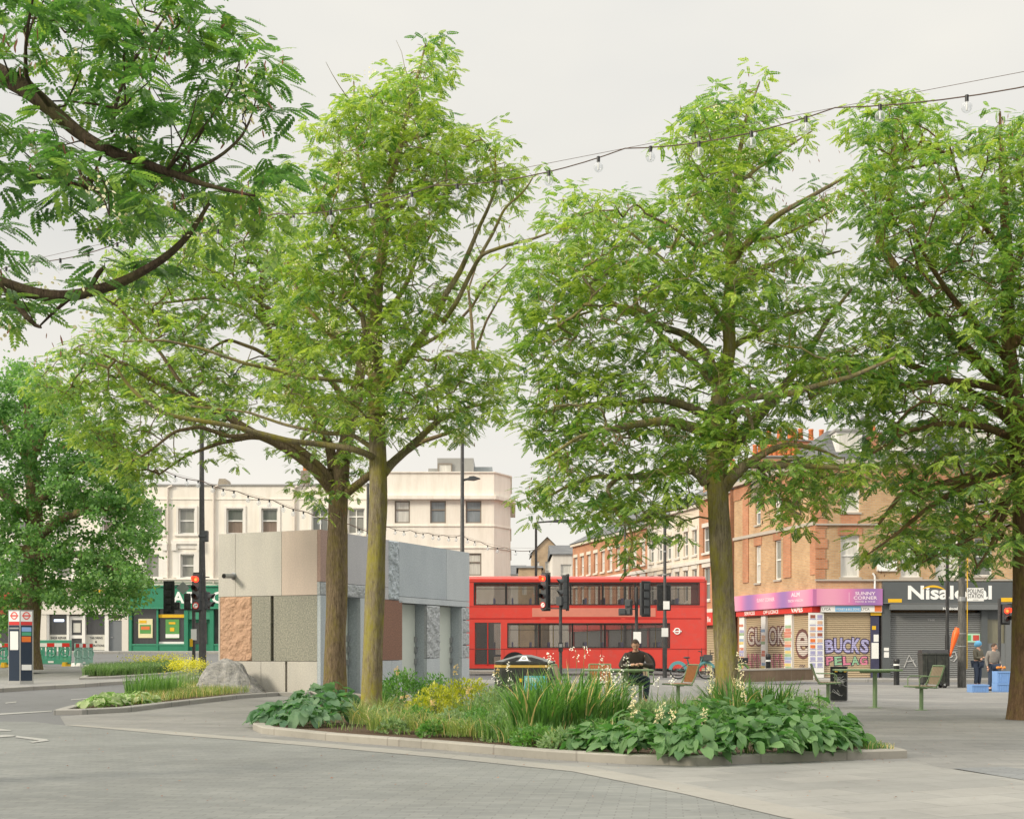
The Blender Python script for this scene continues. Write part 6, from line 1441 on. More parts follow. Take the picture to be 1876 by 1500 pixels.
def make_tree(name, label, cat, base, limbs, poly, holes, s_px, bark, leafs, seed, depth_half, layers=3, leaf_len=.21, tmpl=PIN4, tries=6000, gap=.35, flower=.05, pod=.05, twigs=3, per=5, group=None, nring=18, bare=0, kinds='locust', zmin=None, droop=.25, tw_len=.42, extra_bark=None):
    rnd = random.Random(seed); rg = np.random.default_rng(seed)
    T = thing(name, label, cat, base, 0, group); B = Vector(base); d0 = base[1]
    nodes = []; rad = []; trunk = MB(); nodes_px = []; tips = []
    for li, lb in enumerate(limbs):
        pts = lb['p']; n = len(pts); a, b_ = lb.get('d', (0, 0)); wp = []; wr = []
        if li:
            bx, by = pts[0][:2]; A_ = np.array(nodes_px); k_ = int(np.argmin((A_[:,0]-bx)**2+(A_[:,1]-by)**2))
            if math.hypot(A_[k_,0]-bx, A_[k_,1]-by) < 40: sh_ = A_[k_,2]-a; a, b_ = A_[k_,2], b_+sh_*.5
        for i, (x, y, r) in enumerate(pts):
            t = i/(n-1); dd = d0+a+(b_-a)*t
            if n > 3 and 0 < i < n-1 and li: dd += rnd.uniform(-.12, .12)
            wp.append(P(x, y, dd)-B); wr.append(r*dd/F)
        o_, r_ = rough_tube(trunk, wp, wr, bark, nring if li == 0 else (12 if wr[0] > .05 else 7), .10 if li == 0 else .07, seed*3+li)
        nodes += o_; rad += r_
        for v in o_:
            w_ = v+B; nodes_px.append((CX+w_.x*F/w_.y, HY-(w_.z-H)*F/w_.y, w_.y-d0))
        if li or kinds == 'locust':
            acc = 0; tot = sum((o_[i+1]-o_[i]).length for i in range(len(o_)-1)); run = 0
            for i in range(1, len(o_)):
                L_ = (o_[i]-o_[i-1]).length; run += L_; acc += L_
                if run > tot*(.62 if li else .80) and acc > .30: acc = 0; tips.append(o_[i]+Vector((rnd.uniform(-.15,.15), rnd.uniform(-.2,.2), rnd.uniform(-.02,.18))))
            tips.append(o_[-1]+Vector((0,0,.03)))
    nd = np.array([tuple(v) for v in nodes]); nl = len(nd); isl = [True]*nl; ndl = [tuple(v) for v in nd]
    # clump positions
    xs = [p[0] for p in poly]; cxp = (min(xs)+max(xs))/2; hw = (max(xs)-min(xs))/2
    cl = []
    for ly in range(layers):
        for x, y in poisson(poly, holes, s_px, tries, rnd, gap, 1/(s_px*3.0), seed+ly*.7, tw_len*.55*F/d0):
            lim = depth_half*math.sqrt(max(.08, 1-((x-cxp)/hw)**2)); dd = d0+(ly+.5-layers/2)/(layers/2)*lim*.8+rnd.uniform(-.3,.3)*lim
            cl.append(P(x, y, dd)-B)
    cl += [v for v in tips if lb_vis(v+B)]
    C_ = np.array([tuple(v) for v in cl])
    order = np.argsort([np.min(np.linalg.norm(nd-c, axis=1)) for c in C_])
    par = [-1]*nl; cnt = [0]*nl; paths = []; arr = np.zeros((nl+len(C_)*8, 3)); arr[:nl] = nd; m_ = nl
    tw_dir = np.zeros_like(C_)
    for ci in order:
        c = C_[ci]; dv = c-arr[:m_]; ds = np.linalg.norm(dv, axis=1)
        cost = ds*(1+.55*np.clip(-dv[:,2]/np.maximum(ds,.05), 0, 1))
        k = int(np.argmin(cost)); a = arr[k].copy(); L_ = ds[k]; n = max(2, min(7, int(L_/.28)+1)); prev = k; path = [k]
        perp = rg.normal(size=3)*.07*L_; perp[2] = abs(perp[2])*.6+.06*L_
        for i in range(1, n+1):
            t = i/n; p = a+(c-a)*t+perp*4*t*(1-t)+(rg.normal(size=3)*.018*L_ if i < n else 0); arr[m_] = p; par.append(prev); cnt.append(0); prev = m_; path.append(m_); m_ += 1
        paths.append(path); tw_dir[ci] = unit(c-arr[path[-2]])
        q = prev
        while q >= nl: cnt[q] += 1; q = par[q]
    for pth in paths:
        rr = [.0042*max(1, cnt[q])**.47 if q >= nl else .0042*max(1, cnt[pth[1]])**.47 for q in pth]
        pts = [Vector(arr[q]) for q in pth]; trunk.tube(pts, rr, extra_bark or bark, 5 if rr[0] > .012 else 4, False)
    # bare dead twigs
    for k in range(bare):
        i = rnd.randrange(nl); p = Vector(arr[i]); dr = Vector((rnd.uniform(-1,1), rnd.uniform(-.6,.6), rnd.uniform(.1,.9))).normalized(); L_ = rnd.uniform(.5,1.1)
        pts = [p]; 
        for q in range(4): dr = (dr+Vector((rnd.uniform(-.3,.3), rnd.uniform(-.3,.3), rnd.uniform(-.1,.3)))).normalized(); pts.append(pts[-1]+dr*L_/4)
        trunk.tube(pts, [.012,.009,.007,.005,.003], bark, 4, False)
    trunk.build('trunk', T)
    # leaves
    pos = []; dr = []; nr = []; sc = []
    n = len(C_)
    for tw in range(twigs):
        td = tw_dir*[1,1,.45]+rg.normal(size=(n,3))*[.75,.75,.32]; td = unit(td); L_ = tw_len*rg.uniform(.6,1.25,size=n)
        sd = unit(np.cross(td, np.tile([0,0,1.], (n,1))))
        if kinds == 'locust':
            tc_ = C_+td*L_[:,None]; tc_[:,2] -= droop*.3*L_; ph = rg.uniform(0, 2*PI, size=n)
            for k in range(per):
                az = ph+2*PI*k/per+rg.normal(size=n)*.3; el = -droop+rg.normal(size=n)*.20
                d_ = np.stack([np.cos(az), np.sin(az), el], 1)+td*.35; p = tc_+d_*.03+rg.normal(size=(n,3))*[.04,.04,.025]-td*(.14*rg.random(n))[:,None]
                pos.append(p); dr.append(d_); nr.append(np.tile([0,0,1.], (n,1))+rg.normal(size=(n,3))*.30); sc.append(leaf_len*rg.uniform(.65,1.25,size=n))
        else:
            for k in range(per):
                p = C_+td*(L_*rg.uniform(0,1.15,size=n))[:,None]+rg.normal(size=(n,3))*.13
                d_ = rg.normal(size=(n,3))*[1,1,.35]; d_[:,2] -= .75
                pos.append(p); dr.append(d_); nr.append(np.tile([0,-.25,1.], (n,1))+rg.normal(size=(n,3))*.5); sc.append(leaf_len*rg.uniform(.6,1.35,size=n))
    pos, dr, nr, sc = np.concatenate(pos), np.concatenate(dr), np.concatenate(nr), np.concatenate(sc)
    V, Q = place(tmpl, pos, dr, nr, sc); K = tmpl.shape[0]
    # material of each leaf: whole clumps differ a little
    cm = rg.choice(len(leafs), size=n, p=[l[1] for l in leafs]); mi = np.tile(cm, len(pos)//n); jit = rg.random(len(pos)) < .22; mi = np.where(jit, rg.choice(len(leafs), size=len(pos), p=[l[1] for l in leafs]), mi); mi = np.repeat(mi, K)
    mats = [l[0] for l in leafs]+[POD, FLOW]; nm = len(leafs)
    k = tmpl.shape[1]; EV = []; EM = []
    def quads(centers, spread, num, ln, wd, mat_i, down=True):
        for c in centers:
            c0 = c+rg.normal(size=3)*.12
            for _ in range(num):
                p = c0+rg.normal(size=3)*spread; d_ = np.array([rg.normal()*.25, rg.normal()*.25, -1.0]) if down else rg.normal(size=3); d_ = d_/np.linalg.norm(d_); s_ = np.cross(d_, rg.normal(size=3)); s_ = s_/np.linalg.norm(s_); L_ = ln*rg.uniform(.6,1.2)
                prof = [(0,0),(.35,.5),(.75,.4),(1,0),(.7,-.45),(.3,-.5)] if k == 6 else [(0,0),(.5,.5),(1,0),(.5,-.5)]
                EV.append([p+d_*u*L_+s_*v*wd for u, v in prof]); EM.append(mat_i)
    if kinds == 'locust':
        quads(C_[rg.random(n) < pod]+[0,0,-.1], .11, 10, .085, .017, nm); quads(C_[rg.random(n) < flower]+[0,0,-.05], [.06,.06,.09], 26, .032, .030, nm+1, False)
    if EV:
        E = np.array(EV).reshape(-1,3); Q = np.concatenate([Q, np.arange(len(E)).reshape(-1,k)+len(V)]); V = np.concatenate([V, E]); mi = np.concatenate([mi, np.array(EM)])
    link('crown', np_mesh('crown', V, Q, mats, mi), T)
    return T
def lim(d, *pts): return dict(d=d, p=list(pts))
# --- right trunk of the left pair (slender, yellow lichen)
q = G(684, 1311); D2 = q.y
make_tree('locust_tree', 'slender lichen yellow locust tree, right trunk of the left pair, before the pavilion', 'tree', q, [
 lim((0,.1), (680,1316,24),(680,1285,19.5),(683,1200,18),(688,1060,17),(694,900,15.5),(692,830,15.5),(690,760,14.5),(688,700,13.5),(689,640,12),(688,590,11.5),(694,500,9),(703,440,8),(707,353,7),(728,290,5.5),(747,202,4),(770,120,2.5),(780,80,1.2)),
 lim((0,1.8), (702,868,9),(716,850,8),(752,818,7),(800,772,5),(850,748,3.5),(905,735,2)),
 lim((0,-.9), (697,716,9),(712,700,8.5),(760,635,7),(803,574,6),(816,539,5.5),(842,500,5),(864,450,4),(877,418,3.5),(893,385,3),(907,350,2.6),(908,271,1.2)),
 lim((-.6,-1.4), (812,590,5),(838,552,4.5),(860,505,4),(881,466,3.6),(933,448,3),(976,438,2.4),(1010,425,1.5)),
 lim((-.9,-1.2), (881,466,3.2),(902,430,3),(925,380,2.4),(960,352,1.8),(976,326,1.1)),
 lim((0,-1.6), (686,842,6.5),(679,834,6.5),(644,821,6),(590,814,5.5),(532,808,5.2),(470,792,4.8),(420,779,4.5),(350,768,4.2),(305,760,4),(260,731,3.6),(230,700,2.8),(212,670,1.8)),
 lim((0,-1.0), (690,722,5),(672,706,4.6),(640,698,4.2),(580,693,3.8),(500,676,3.4),(452,667,3.2),(372,639,2.8),(301,623,2.4),(221,626,1.6)),
 lim((0,1.2), (692,826,5),(679,818,4.8),(644,795,4.2),(589,792,3.6),(540,782,3),(516,776,2.8),(452,754,2.4),(390,748,2),(330,742,1.4)),
 lim((0,.8), (686,690,7),(672,680,6.5),(640,645,5.5),(599,607,4.6),(560,560,3.6),(540,520,2.8),(520,480,1.8)),
 lim((0,-1.0), (688,699,6.5),(686,660,6),(685,632,5.6),(668,605,5),(663,578,4.4),(672,545,3.2),(690,515,2.0)), lim((-.6,-1.2), (663,578,3.6),(645,560,3.2),(628,543,2.2)),
 lim((0,.9), (704,440,5),(680,400,4.4),(668,350,3.6),(655,280,2.6),(650,200,2),(648,150,1.4)), lim((0,1.0), (690,590,6),(720,560,5),(745,520,4),(765,470,3),(790,430,2)), lim((0,-1), (708,400,4),(740,370,3.4),(770,350,2.6),(820,330,1.8)), lim((0,-.6), (690,560,5.5),(660,500,4.4),(620,440,3.4),(590,380,2.4),(575,330,1.5)), lim((0,1.2),(715,330,4),(740,260,2.6),(800,240,1.8),(860,270,1.2)),
 ], [(775,72),(826,78),(815,150),(795,185),(860,235),(946,228),(946,285),(975,330),(930,380),(860,372),(810,400),(800,470),(845,500),(838,560),(850,600),(925,630),(942,680),(915,760),(850,780),(810,815),(765,775),(720,800),(640,790),(560,770),(520,740),(470,690),(490,620),(520,560),(500,500),(545,430),(570,330),(555,235),(600,205),(680,150),(745,135)],
 [[(720,640),(800,590),(800,640),(740,700)],[(800,600),(900,540),(880,640),(830,650)],[(590,640),(660,650),(640,720),(580,740),(560,690)],[(560,520),(610,560),(600,600),(540,590)]],
 21, BARK_Y, [(LOC_A,.60),(LOC_B,.32),(LOC_C,.08)], 11, 2.2, 4, .19, PIN4, 11000, .46, .09, .05, 2, 8, tw_len=.36, bare=16, group=None)
# --- left trunk of the pair (stouter, further back), spreading to the left
q = G(616, 1286); D1 = q.y
make_tree('locust_tree', 'stout brown locust tree, left trunk of the left pair, with long low limbs', 'tree', q, [
 lim((0,0), (613,1292,29),(613,1270,22),(614,1200,19.5),(617,1080,19),(619,960,18),(620,900,17.5),(622,865,17),(628,830,14),(640,790,12),(650,740,11),(660,680,9.5),(672,610,8),(690,540,6.5),(705,470,4.5),(715,400,2.5)),
 lim((-.3,-2.2), (608,898,10),(599,885,9.5),(570,855,8.5),(538,830,8),(500,808,7.5),(468,795,7.2),(420,765,6.6),(372,741,6),(324,719,5.2),(279,696,4.4),(240,672,3.2),(190,650,2)),
 lim((-.2,-.9), (604,880,9),(599,868,8.5),(575,845,7.5),(551,824,7),(520,805,5.5),(460,800,4.5),(400,812,3.4),(340,835,2.4),(290,870,1.4)),
 lim((0,.8), (610,862,10),(606,820,9),(580,767,7.6),(548,706,7),(525,674,6.4),(505,630,6),(484,588,5.4),(477,556,4.8),(480,500,4),(520,440,3),(540,380,2)),
 lim((0,1.4), (645,760,7),(620,715,6),(580,664,5.6),(541,616,5),(500,570,4),(455,540,3),(400,500,2.2),(340,480,1.5)),
 lim((-.2,-1.4), (632,905,8),(648,893,7.5),(679,869,6.8),(720,845,5.6),(770,810,4.4),(830,790,3)),
 lim((0,-1.8), (470,796,4.5),(420,800,4),(366,781,3.6),(320,790,3),(270,830,2.2),(210,860,1.5)), lim((0,-1.5), (372,741,4.4),(330,700,3.6),(290,640,3),(240,590,2.4),(215,560,2),(180,540,1.2)), lim((0,2.0), (484,588,4),(440,560,3.4),(380,545,2.8),(300,555,2.2),(230,560,1.4)), lim((.3,2.2), (525,674,4.2),(470,640,3.4),(420,622,2.8),(400,630,2.4),(360,660,1.8),(300,680,1.2)),
 lim((0,2.0),(650,740,6),(700,690,5),(760,640,4),(830,600,3),(866,560,2.4),(890,520,1.6),(935,478,1)), lim((.5,1.5),(864,600,2.4),(862,560,2),(855,520,1.2)), lim((.5,1.6),(868,656,3.6),(864,590,3.0),(858,530,2.2),(872,490,1.2)), lim((1,1.6),(760,730,4),(830,700,3.4),(868,656,3.0),(890,590,2.2),(930,520,1.2)),
 ], [(385,395),(440,335),(540,330),(570,420),(560,480),(600,560),(640,640),(660,760),(690,850),(640,900),(700,930),(600,925),(530,905),(560,860),(470,800),(420,785),(440,840),(400,850),(370,790),(330,800),(300,880),(250,905),(180,850),(100,770),(40,700),(110,640),(180,600),(150,520),(220,450),(300,430)],
 [[(370,585),(470,585),(500,640),(500,690),(430,650),(370,630)],[(430,790),(530,820),(570,800),(540,750),(500,735),(440,745)],[(560,655),(600,640),(625,700),(590,740)],[(240,640),(330,630),(330,655),(250,665)],[(130,560),(190,600),(130,640)],[(480,690),(520,690),(540,740),(470,735)]],
 19, BARK_B, [(LOC_A,.46),(LOC_B,.42),(LOC_C,.12)], 23, 3.0, 4, .20, PIN4, 13000, .46, .02, .07, 2, 8, tw_len=.36, bare=8)
# --- middle tree in the long planter
q = G(1330, 1330); D3 = q.y
make_tree('locust_tree', 'tall locust tree with a thick mossy trunk rising from the middle of the planting bed', 'tree', q, [
 lim((0,0), (1336,1336,31),(1334,1300,25),(1330,1200,21),(1323,1050,20),(1316,930,19.5),(1313,865,20),(1311,815,18),(1313,760,15.5),(1317,720,14),(1330,680,12.5),(1338,632,11.5),(1332,580,11.5),(1338,530,10.5),(1340,488,10),(1337,430,7.5),(1340,390,6.5),(1345,350,5.5),(1353,290,4.4),(1368,212,3.2),(1392,150,1.4)),
 lim((0,-1.2), (1340,482,8),(1352,462,7.5),(1384,432,6.5),(1420,396,5.4),(1472,368,4.2),(1528,336,3),(1560,318,1.6)), lim((-.2,1.0), (1340,530,8),(1352,518,7),(1380,500,6),(1400,488,5.4),(1440,480,4.4),(1500,470,3),(1540,460,1.6)), lim((0,-1.0), (1385,440,4),(1410,437,3.6),(1452,424,3),(1495,403,2),(1530,383,1)),
 lim((0,.8), (1341,474,6),(1330,452,5.4),(1318,436,4.6),(1300,410,3.6),(1280,380,3),(1270,330,2.2),(1260,280,1.4)), lim((0,-.8), (1336,420,5),(1300,440,4),(1276,456,3.4),(1240,420,2.6),(1180,390,2)),
 lim((0,-1.8), (1297,800,12),(1290,788,11.5),(1252,779,9.5),(1220,770,8.5),(1172,776,7),(1120,785,5),(1060,800,3.6),(1000,840,2.2)), lim((0,.6), (1300,768,10),(1290,758,9),(1252,741,7.6),(1215,732,6.6),(1194,731,6),(1140,741,4.8),(1105,738,4),(1040,745,2.8),(980,760,1.6)),
 lim((0,-.6), (1296,882,14),(1290,866,12),(1268,856,10),(1226,862,8.5),(1180,872,6),(1140,874,5),(1092,872,4),(1044,888,3),(985,920,1.8)), lim((-.3,-.8), (1130,876,4.6),(1110,895,4.4),(1130,942,4),(1153,962,3.6),(1204,939,2.6),(1260,930,1.6)), lim((-.8,-1),(1153,962,3),(1160,990,2.2),(1150,1030,1.2)),
 lim((0,.6), (1328,838,14),(1338,818,13.5),(1360,795,12.5),(1380,773,11.5),(1412,734,9.5),(1444,699,7.5),(1486,638,5.6),(1520,580,4),(1560,530,2.4)), lim((0,-.9), (1322,822,9),(1326,811,8.5),(1342,792,7.5),(1340,773,7),(1350,755,6.5),(1364,747,6),(1375,760,4),(1380,790,2)), lim((0,-1.6), (1326,762,9),(1332,748,8.5),(1350,737,7.5),(1374,728,7),(1410,724,6.4),(1444,722,6),(1498,706,5),(1560,690,4),(1640,655,2.5)),
 lim((0,-.8), (1328,892,12),(1336,880,11),(1355,860,10),(1374,846,8),(1410,824,6),(1444,813,4.6),(1500,822,3),(1540,840,1.8)), lim((-.2,-1.4), (1368,852,7),(1400,851,6.4),(1432,852,6),(1500,854,4.8),(1548,858,3.6),(1600,880,2.2)),
 lim((0,1.6), (1320,705,8),(1318,690,7.6),(1290,640,7),(1255,612,6.6),(1216,600,6),(1180,584,5.4),(1124,556,4.4),(1070,530,3),(1010,500,1.8)), lim((.8,1.2), (1170,575,4.6),(1163,545,4),(1164,516,3.4),(1140,480,2.4),(1120,440,1.4)), lim((0,-1.4), (1316,712,6),(1270,660,5.4),(1220,625,4.6),(1200,600,4.2),(1190,575,3.4),(1150,560,2.6),(1080,560,1.6)),
 lim((0,1.2),(1336,600,6),(1290,540,5),(1220,480,3.6),(1160,430,2.4),(1100,390,1.4)), lim((0,1.5),(1335,640,6),(1400,600,5),(1460,570,3.6),(1540,560,2)), lim((0,.5),(1346,340,4),(1400,300,3),(1450,265,2),(1488,240,1)), lim((0,-.5),(1350,310,3.6),(1310,280,2.6),(1290,220,1.6)),
 ], [(1390,138),(1412,185),(1425,232),(1400,262),(1490,222),(1492,252),(1400,310),(1400,345),(1470,345),(1560,300),(1570,330),(1500,400),(1440,430),(1500,440),(1490,480),(1450,510),(1560,540),(1620,600),(1640,680),(1560,790),(1500,740),(1440,790),(1390,800),(1390,835),(1500,820),(1590,850),(1600,890),(1540,905),(1490,960),(1440,985),(1410,940),(1370,890),(1360,860),(1290,890),(1280,960),(1250,1005),(1190,985),(1165,1050),(1140,1010),(1100,960),(1040,960),(945,925),(965,880),(1010,870),(985,820),(940,780),(950,700),(930,620),(952,570),(938,510),(975,440),(1010,375),(1085,345),(1170,345),(1190,390),(1215,360),(1195,330),(1215,285),(1265,195),(1320,165),(1360,160)],
 [[(1420,735),(1480,750),(1480,800),(1410,800)],[(1440,478),(1500,478),(1480,510),(1440,505)],[(1150,665),(1230,660),(1240,700),(1150,700)],[(1420,350),(1500,350),(1450,400),(1400,400)],[(1090,480),(1140,470),(1120,500)],[(1270,905),(1300,905),(1300,990),(1270,990)],[(1180,890),(1250,885),(1240,920),(1190,915)],[(1030,700),(1090,690),(1100,715),(1040,725)],[(1340,570),(1400,580),(1360,650)],[(1412,770),(1520,770),(1520,828),(1412,828)]],
 24, BARK_Y, [(LOC_A,.42),(LOC_B,.46),(LOC_C,.12)], 37, 2.4, 4, .185, PIN4, 14000, .49, .03, .09, 2, 8, tw_len=.34, bare=6)
# --- right edge tree
q = G(1880, 1318); D4 = q.y
make_tree('locust_tree', 'broad locust tree with reddish furrowed trunk at the right edge', 'tree', q, [
 lim((0,0), (1882,1322,37),(1881,1290,31),(1882,1200,27.5),(1882,1050,25),(1879,900,23),(1869,800,20),(1854,700,14.5),(1848,640,12.5),(1846,580,11),(1846,480,11),(1840,380,7.5),(1834,280,4.5),(1832,205,1.8)),
 lim((0,-1.6), (1850,850,12),(1840,852,11),(1800,866,9),(1760,878,7.6),(1700,894,6),(1650,905,4.4),(1610,960,2.4)), lim((0,1.4), (1852,770,12),(1845,762,11),(1805,735,9),(1760,710,7.5),(1688,676,6),(1644,660,5),(1600,665,3.4),(1540,690,2)), lim((0,-1.2), (1850,720,9),(1800,705,7.4),(1732,696,6),(1660,708,5),(1604,692,4),(1550,650,2.4)),
 lim((.2,2.2), (1852,720,12),(1800,670,10.5),(1750,620,9.5),(1700,565,8.5),(1650,505,8),(1608,440,7.5),(1622,396,7),(1636,344,6),(1640,300,5),(1640,250,3.6),(1650,190,1.6)), lim((2,2.6), (1640,300,4),(1652,275,3.4),(1662,262,3),(1690,210,1.6)), lim((2,1.2), (1622,394,5),(1660,384,4.6),(1720,364,3.6),(1780,350,2.4)), lim((2,2.8), (1622,396,4),(1600,380,3.4),(1580,350,2.6),(1560,330,1.4)), lim((2.2,1.4), (1640,312,3.4),(1680,305,2.8),(1730,296,1.6)),
 lim((0,2), (1862,900,10),(1900,850,9),(1980,800,7),(2080,760,4)), lim((0,-1.5), (1852,640,9),(1900,560,7),(1960,470,5),(2020,400,3)), lim((0,-2), (1848,660,8),(1790,600,6.4),(1740,540,5),(1700,480,3.6),(1680,440,2)), lim((0,-1), (1846,470,6),(1800,410,4.6),(1760,340,3.2),(1740,270,1.8)), lim((0,1),(1846,520,6),(1890,430,4),(1910,330,2.4)), lim((0,-2.2),(1852,800,8),(1800,780,6.4),(1730,775,5),(1660,790,3.6),(1600,830,2)), lim((-.3,-2.0),(1845,905,7),(1820,950,5.4),(1780,985,4),(1730,1010,2.4),(1690,1030,1.4)), lim((0,-2.4),(1850,860,7),(1780,880,5.6),(1700,930,4.2),(1640,980,2.8),(1590,1015,1.4)), lim((0,-1.8),(1858,880,6),(1840,940,4.6),(1815,1000,3),(1790,1040,1.6)),
 ], [(1540,225),(1600,188),(1650,162),(1690,200),(1720,170),(1722,240),(1765,260),(1800,225),(1832,192),(1880,220),(2000,250),(2120,500),(2120,800),(1980,960),(1880,960),(1850,1000),(1820,1040),(1790,1050),(1745,1035),(1690,1045),(1640,1020),(1600,1032),(1575,1005),(1610,960),(1640,930),(1600,880),(1600,830),(1540,790),(1500,720),(1560,640),(1590,560),(1530,500),(1545,470),(1600,460),(1560,400),(1540,380),(1580,320)],
 [[(1560,420),(1600,420),(1600,470),(1540,470)],[(1640,760),(1690,750),(1690,790),(1640,790)],[(1700,930),(1740,940),(1720,970),(1690,960)],[(1660,600),(1700,590),(1700,620)],[(1560,580),(1590,560),(1590,600)],[(1760,640),(1830,640),(1830,690),(1760,690)],[(1440,770),(1520,770),(1530,828),(1440,828)]],
 24, BARK_R, [(LOC_A,.30),(LOC_B,.48),(LOC_C,.22)], 41, 2.8, 4, .19, PIN4, 16000, .45, .02, .05, 2, 8, tw_len=.34)
# --- near branch hanging in from the left; its trunk stands outside the frame
TB = Vector((-6.2, 10.3, 0))
make_tree('locust_tree', 'near dark locust tree reaching in from the upper left with white blossom', 'tree', TB, [
 lim((0,0), (-446,1452,60),(-446,1200,46),(-440,800,42),(-425,500,38),(-410,300,33),(-395,50,26),(-380,-200,18)),
 lim((0,-.9), (-395,-20,24),(-300,-10,23),(-150,62,20),(0,135,17.5),(56,168,16),(98,205,13.5),(154,252,11.5),(196,275,10.5),(261,299,9),(327,322,6.5),(383,341,4.5),(467,359,2.2)), lim((0,.4), (-410,330,12),(-300,280,10),(-150,290,7.5),(0,308,6),(93,329,5),(187,350,4.4),(280,376,3.4),(318,400,1.8)), lim((0,-.4), (-415,420,18),(-300,420,16),(-150,470,13.5),(0,518,11.5),(70,541,11),(131,544,10),(224,518,8.6),(299,476,7),(345,434,5.6),(383,373,3)), lim((-.3,-.8), (10,528,7),(40,570,6),(65,597,4),(75,600,2)), lim((-.3,.2), (131,544,4),(100,570,3),(70,600,1.5)), lim((-.2,-.2), (165,530,5),(180,495,4.5),(192,488,3)), lim((-.6,.6), (205,240,4),(210,200,3.6),(233,126,3),(289,51,2.2),(330,-10,1.4)), lim((-.5,-1.4), (98,205,5),(70,165,4.4),(47,145,4),(47,70,3),(60,0,2)), lim((-.8,0), (330,322,4),(400,290,3.2),(440,255,2.6),(457,225,2),(470,180,1.2)), lim((-.8,-1.5), (196,275,4),(140,300,3.4),(150,330,2.6),(190,360,2),(200,395,1.2)), lim((-.8,.6), (327,322,3),(370,240,2.4),(420,170,1.8),(440,110,1)), lim((0,-.2),(-60,520,5),(-20,560,4),(0,600,2)),
 ], [(-260,-120),(330,-120),(392,-20),(385,40),(350,80),(385,120),(420,50),(455,62),(495,140),(510,190),(500,245),(495,310),(450,370),(360,368),(300,400),(200,420),(110,402),(40,420),(20,490),(-40,560),(-200,520),(-260,300)],
 [[(310,90),(350,90),(375,130),(330,170)],[(0,250),(60,260),(70,320),(0,300)],[(0,355),(90,355),(80,400),(0,420)],[(100,380),(160,380),(150,410),(100,400)],[(-10,470),(20,430),(40,480),(0,500)],[(395,120),(425,110),(420,150),(400,160)],[(20,20),(60,60),(40,110),(10,90)]],
 58, BARK_D, [(LOC_B,.25),(LOC_C,.75)], 53, 1.6, 2, .205, PIN6, 9000, .46, .25, .14, 3, 6, bare=10, tw_len=.36, extra_bark=BARK_D)
# --- dense lime tree far left
LEAF1 = np.array([[(0,0,0),(.45,.42,.03),(1,0,-.12),(.45,-.42,.03)]])
q = G(52, 1222); q = Vector((XD(52,46), 46, gz(XD(52,46),46)))
make_tree('lime_tree', 'dense dark green broad leaved tree behind the bus stop totem', 'tree', q, [
 lim((0,0), (52,1226,26),(52,1180,20),(58,1080,18),(64,980,16),(62,900,13),(55,820,10),(50,740,6)),
 lim((0,-2), (62,990,10),(110,950,8),(170,930,6),(230,930,4)), lim((0,-2), (60,930,9),(120,870,7),(180,830,5),(220,800,3)), lim((0,2), (62,960,9),(0,900,7),(-70,850,5)), lim((0,-2.4), (64,1020,9),(120,1010,7),(190,1030,5),(240,1060,3)), lim((0,-1), (62,1010,8),(0,1000,6),(-70,1010,4)), lim((0,-2),(55,850,7),(90,780,5),(120,720,3)), lim((0,1),(55,850,7),(10,780,5),(-30,720,3)),
 ], [(-140,700),(-20,690),(40,660),(110,690),(150,740),(215,790),(262,850),(255,900),(292,940),(280,975),(300,1000),(275,1040),(290,1075),(250,1100),(240,1130),(200,1118),(150,1130),(110,1110),(85,1100),(50,1120),(20,1150),(-60,1165),(-160,1100),(-200,900)],
 [[(200,845),(225,850),(215,880)],[(200,905),(225,905),(215,925)]], 33, BARK_B, [(LIME_L,1.0)], 61, 3.6, 4, .135, LEAF1, 9000, .36, 0, 0, 7, 20, kinds='broad', tw_len=.55, group=None)
# ------------------------------------------------------------------ planting
GR1 = leafmat('iris blade green', (.028,.08,.022), (.10,.18,.045), (1,1.2,.6), gloss=.4, scale=3); GR2 = leafmat('yellow green grass', (.08,.13,.03), (.19,.235,.07), (1,1,.6), scale=3); GR3 = leafmat('fresh grass green', (.042,.10,.026), (.12,.195,.055), (1,1.2,.6), scale=3); HOS = leafmat('broad plantain leaf', (.035,.095,.032), (.125,.21,.08), (.7,1.0,.45), gloss=.62, scale=4); HOS2 = leafmat('blue green broad leaf', (.035,.09,.045), (.12,.195,.105), (.7,1.0,.5), gloss=.62, scale=4)
SH1 = leafmat('dark shrub leaf', (.03,.09,.022), (.11,.21,.05), (1,1.2,.6), scale=3); SH2 = leafmat('golden shrub leaf', (.13,.17,.018), (.33,.33,.03), (1,1,.4), scale=3); SH3 = leafmat('grey green leaf', (.08,.13,.055), (.20,.27,.13), (1,1.1,.8), scale=3); STEM = solid('plant stem', (.16,.22,.07), .7, .2); YFL = leafmat('yellow flower head', (.34,.34,.03), (.62,.58,.06), (.6,.6,.2)); DRY = leafmat('dry straw blade', (.34,.27,.13), (.52,.43,.22), (.8,.7,.5)); WFL = leafmat('white flower petal', (.70,.68,.60), (.92,.90,.84), (.4,.4,.4))
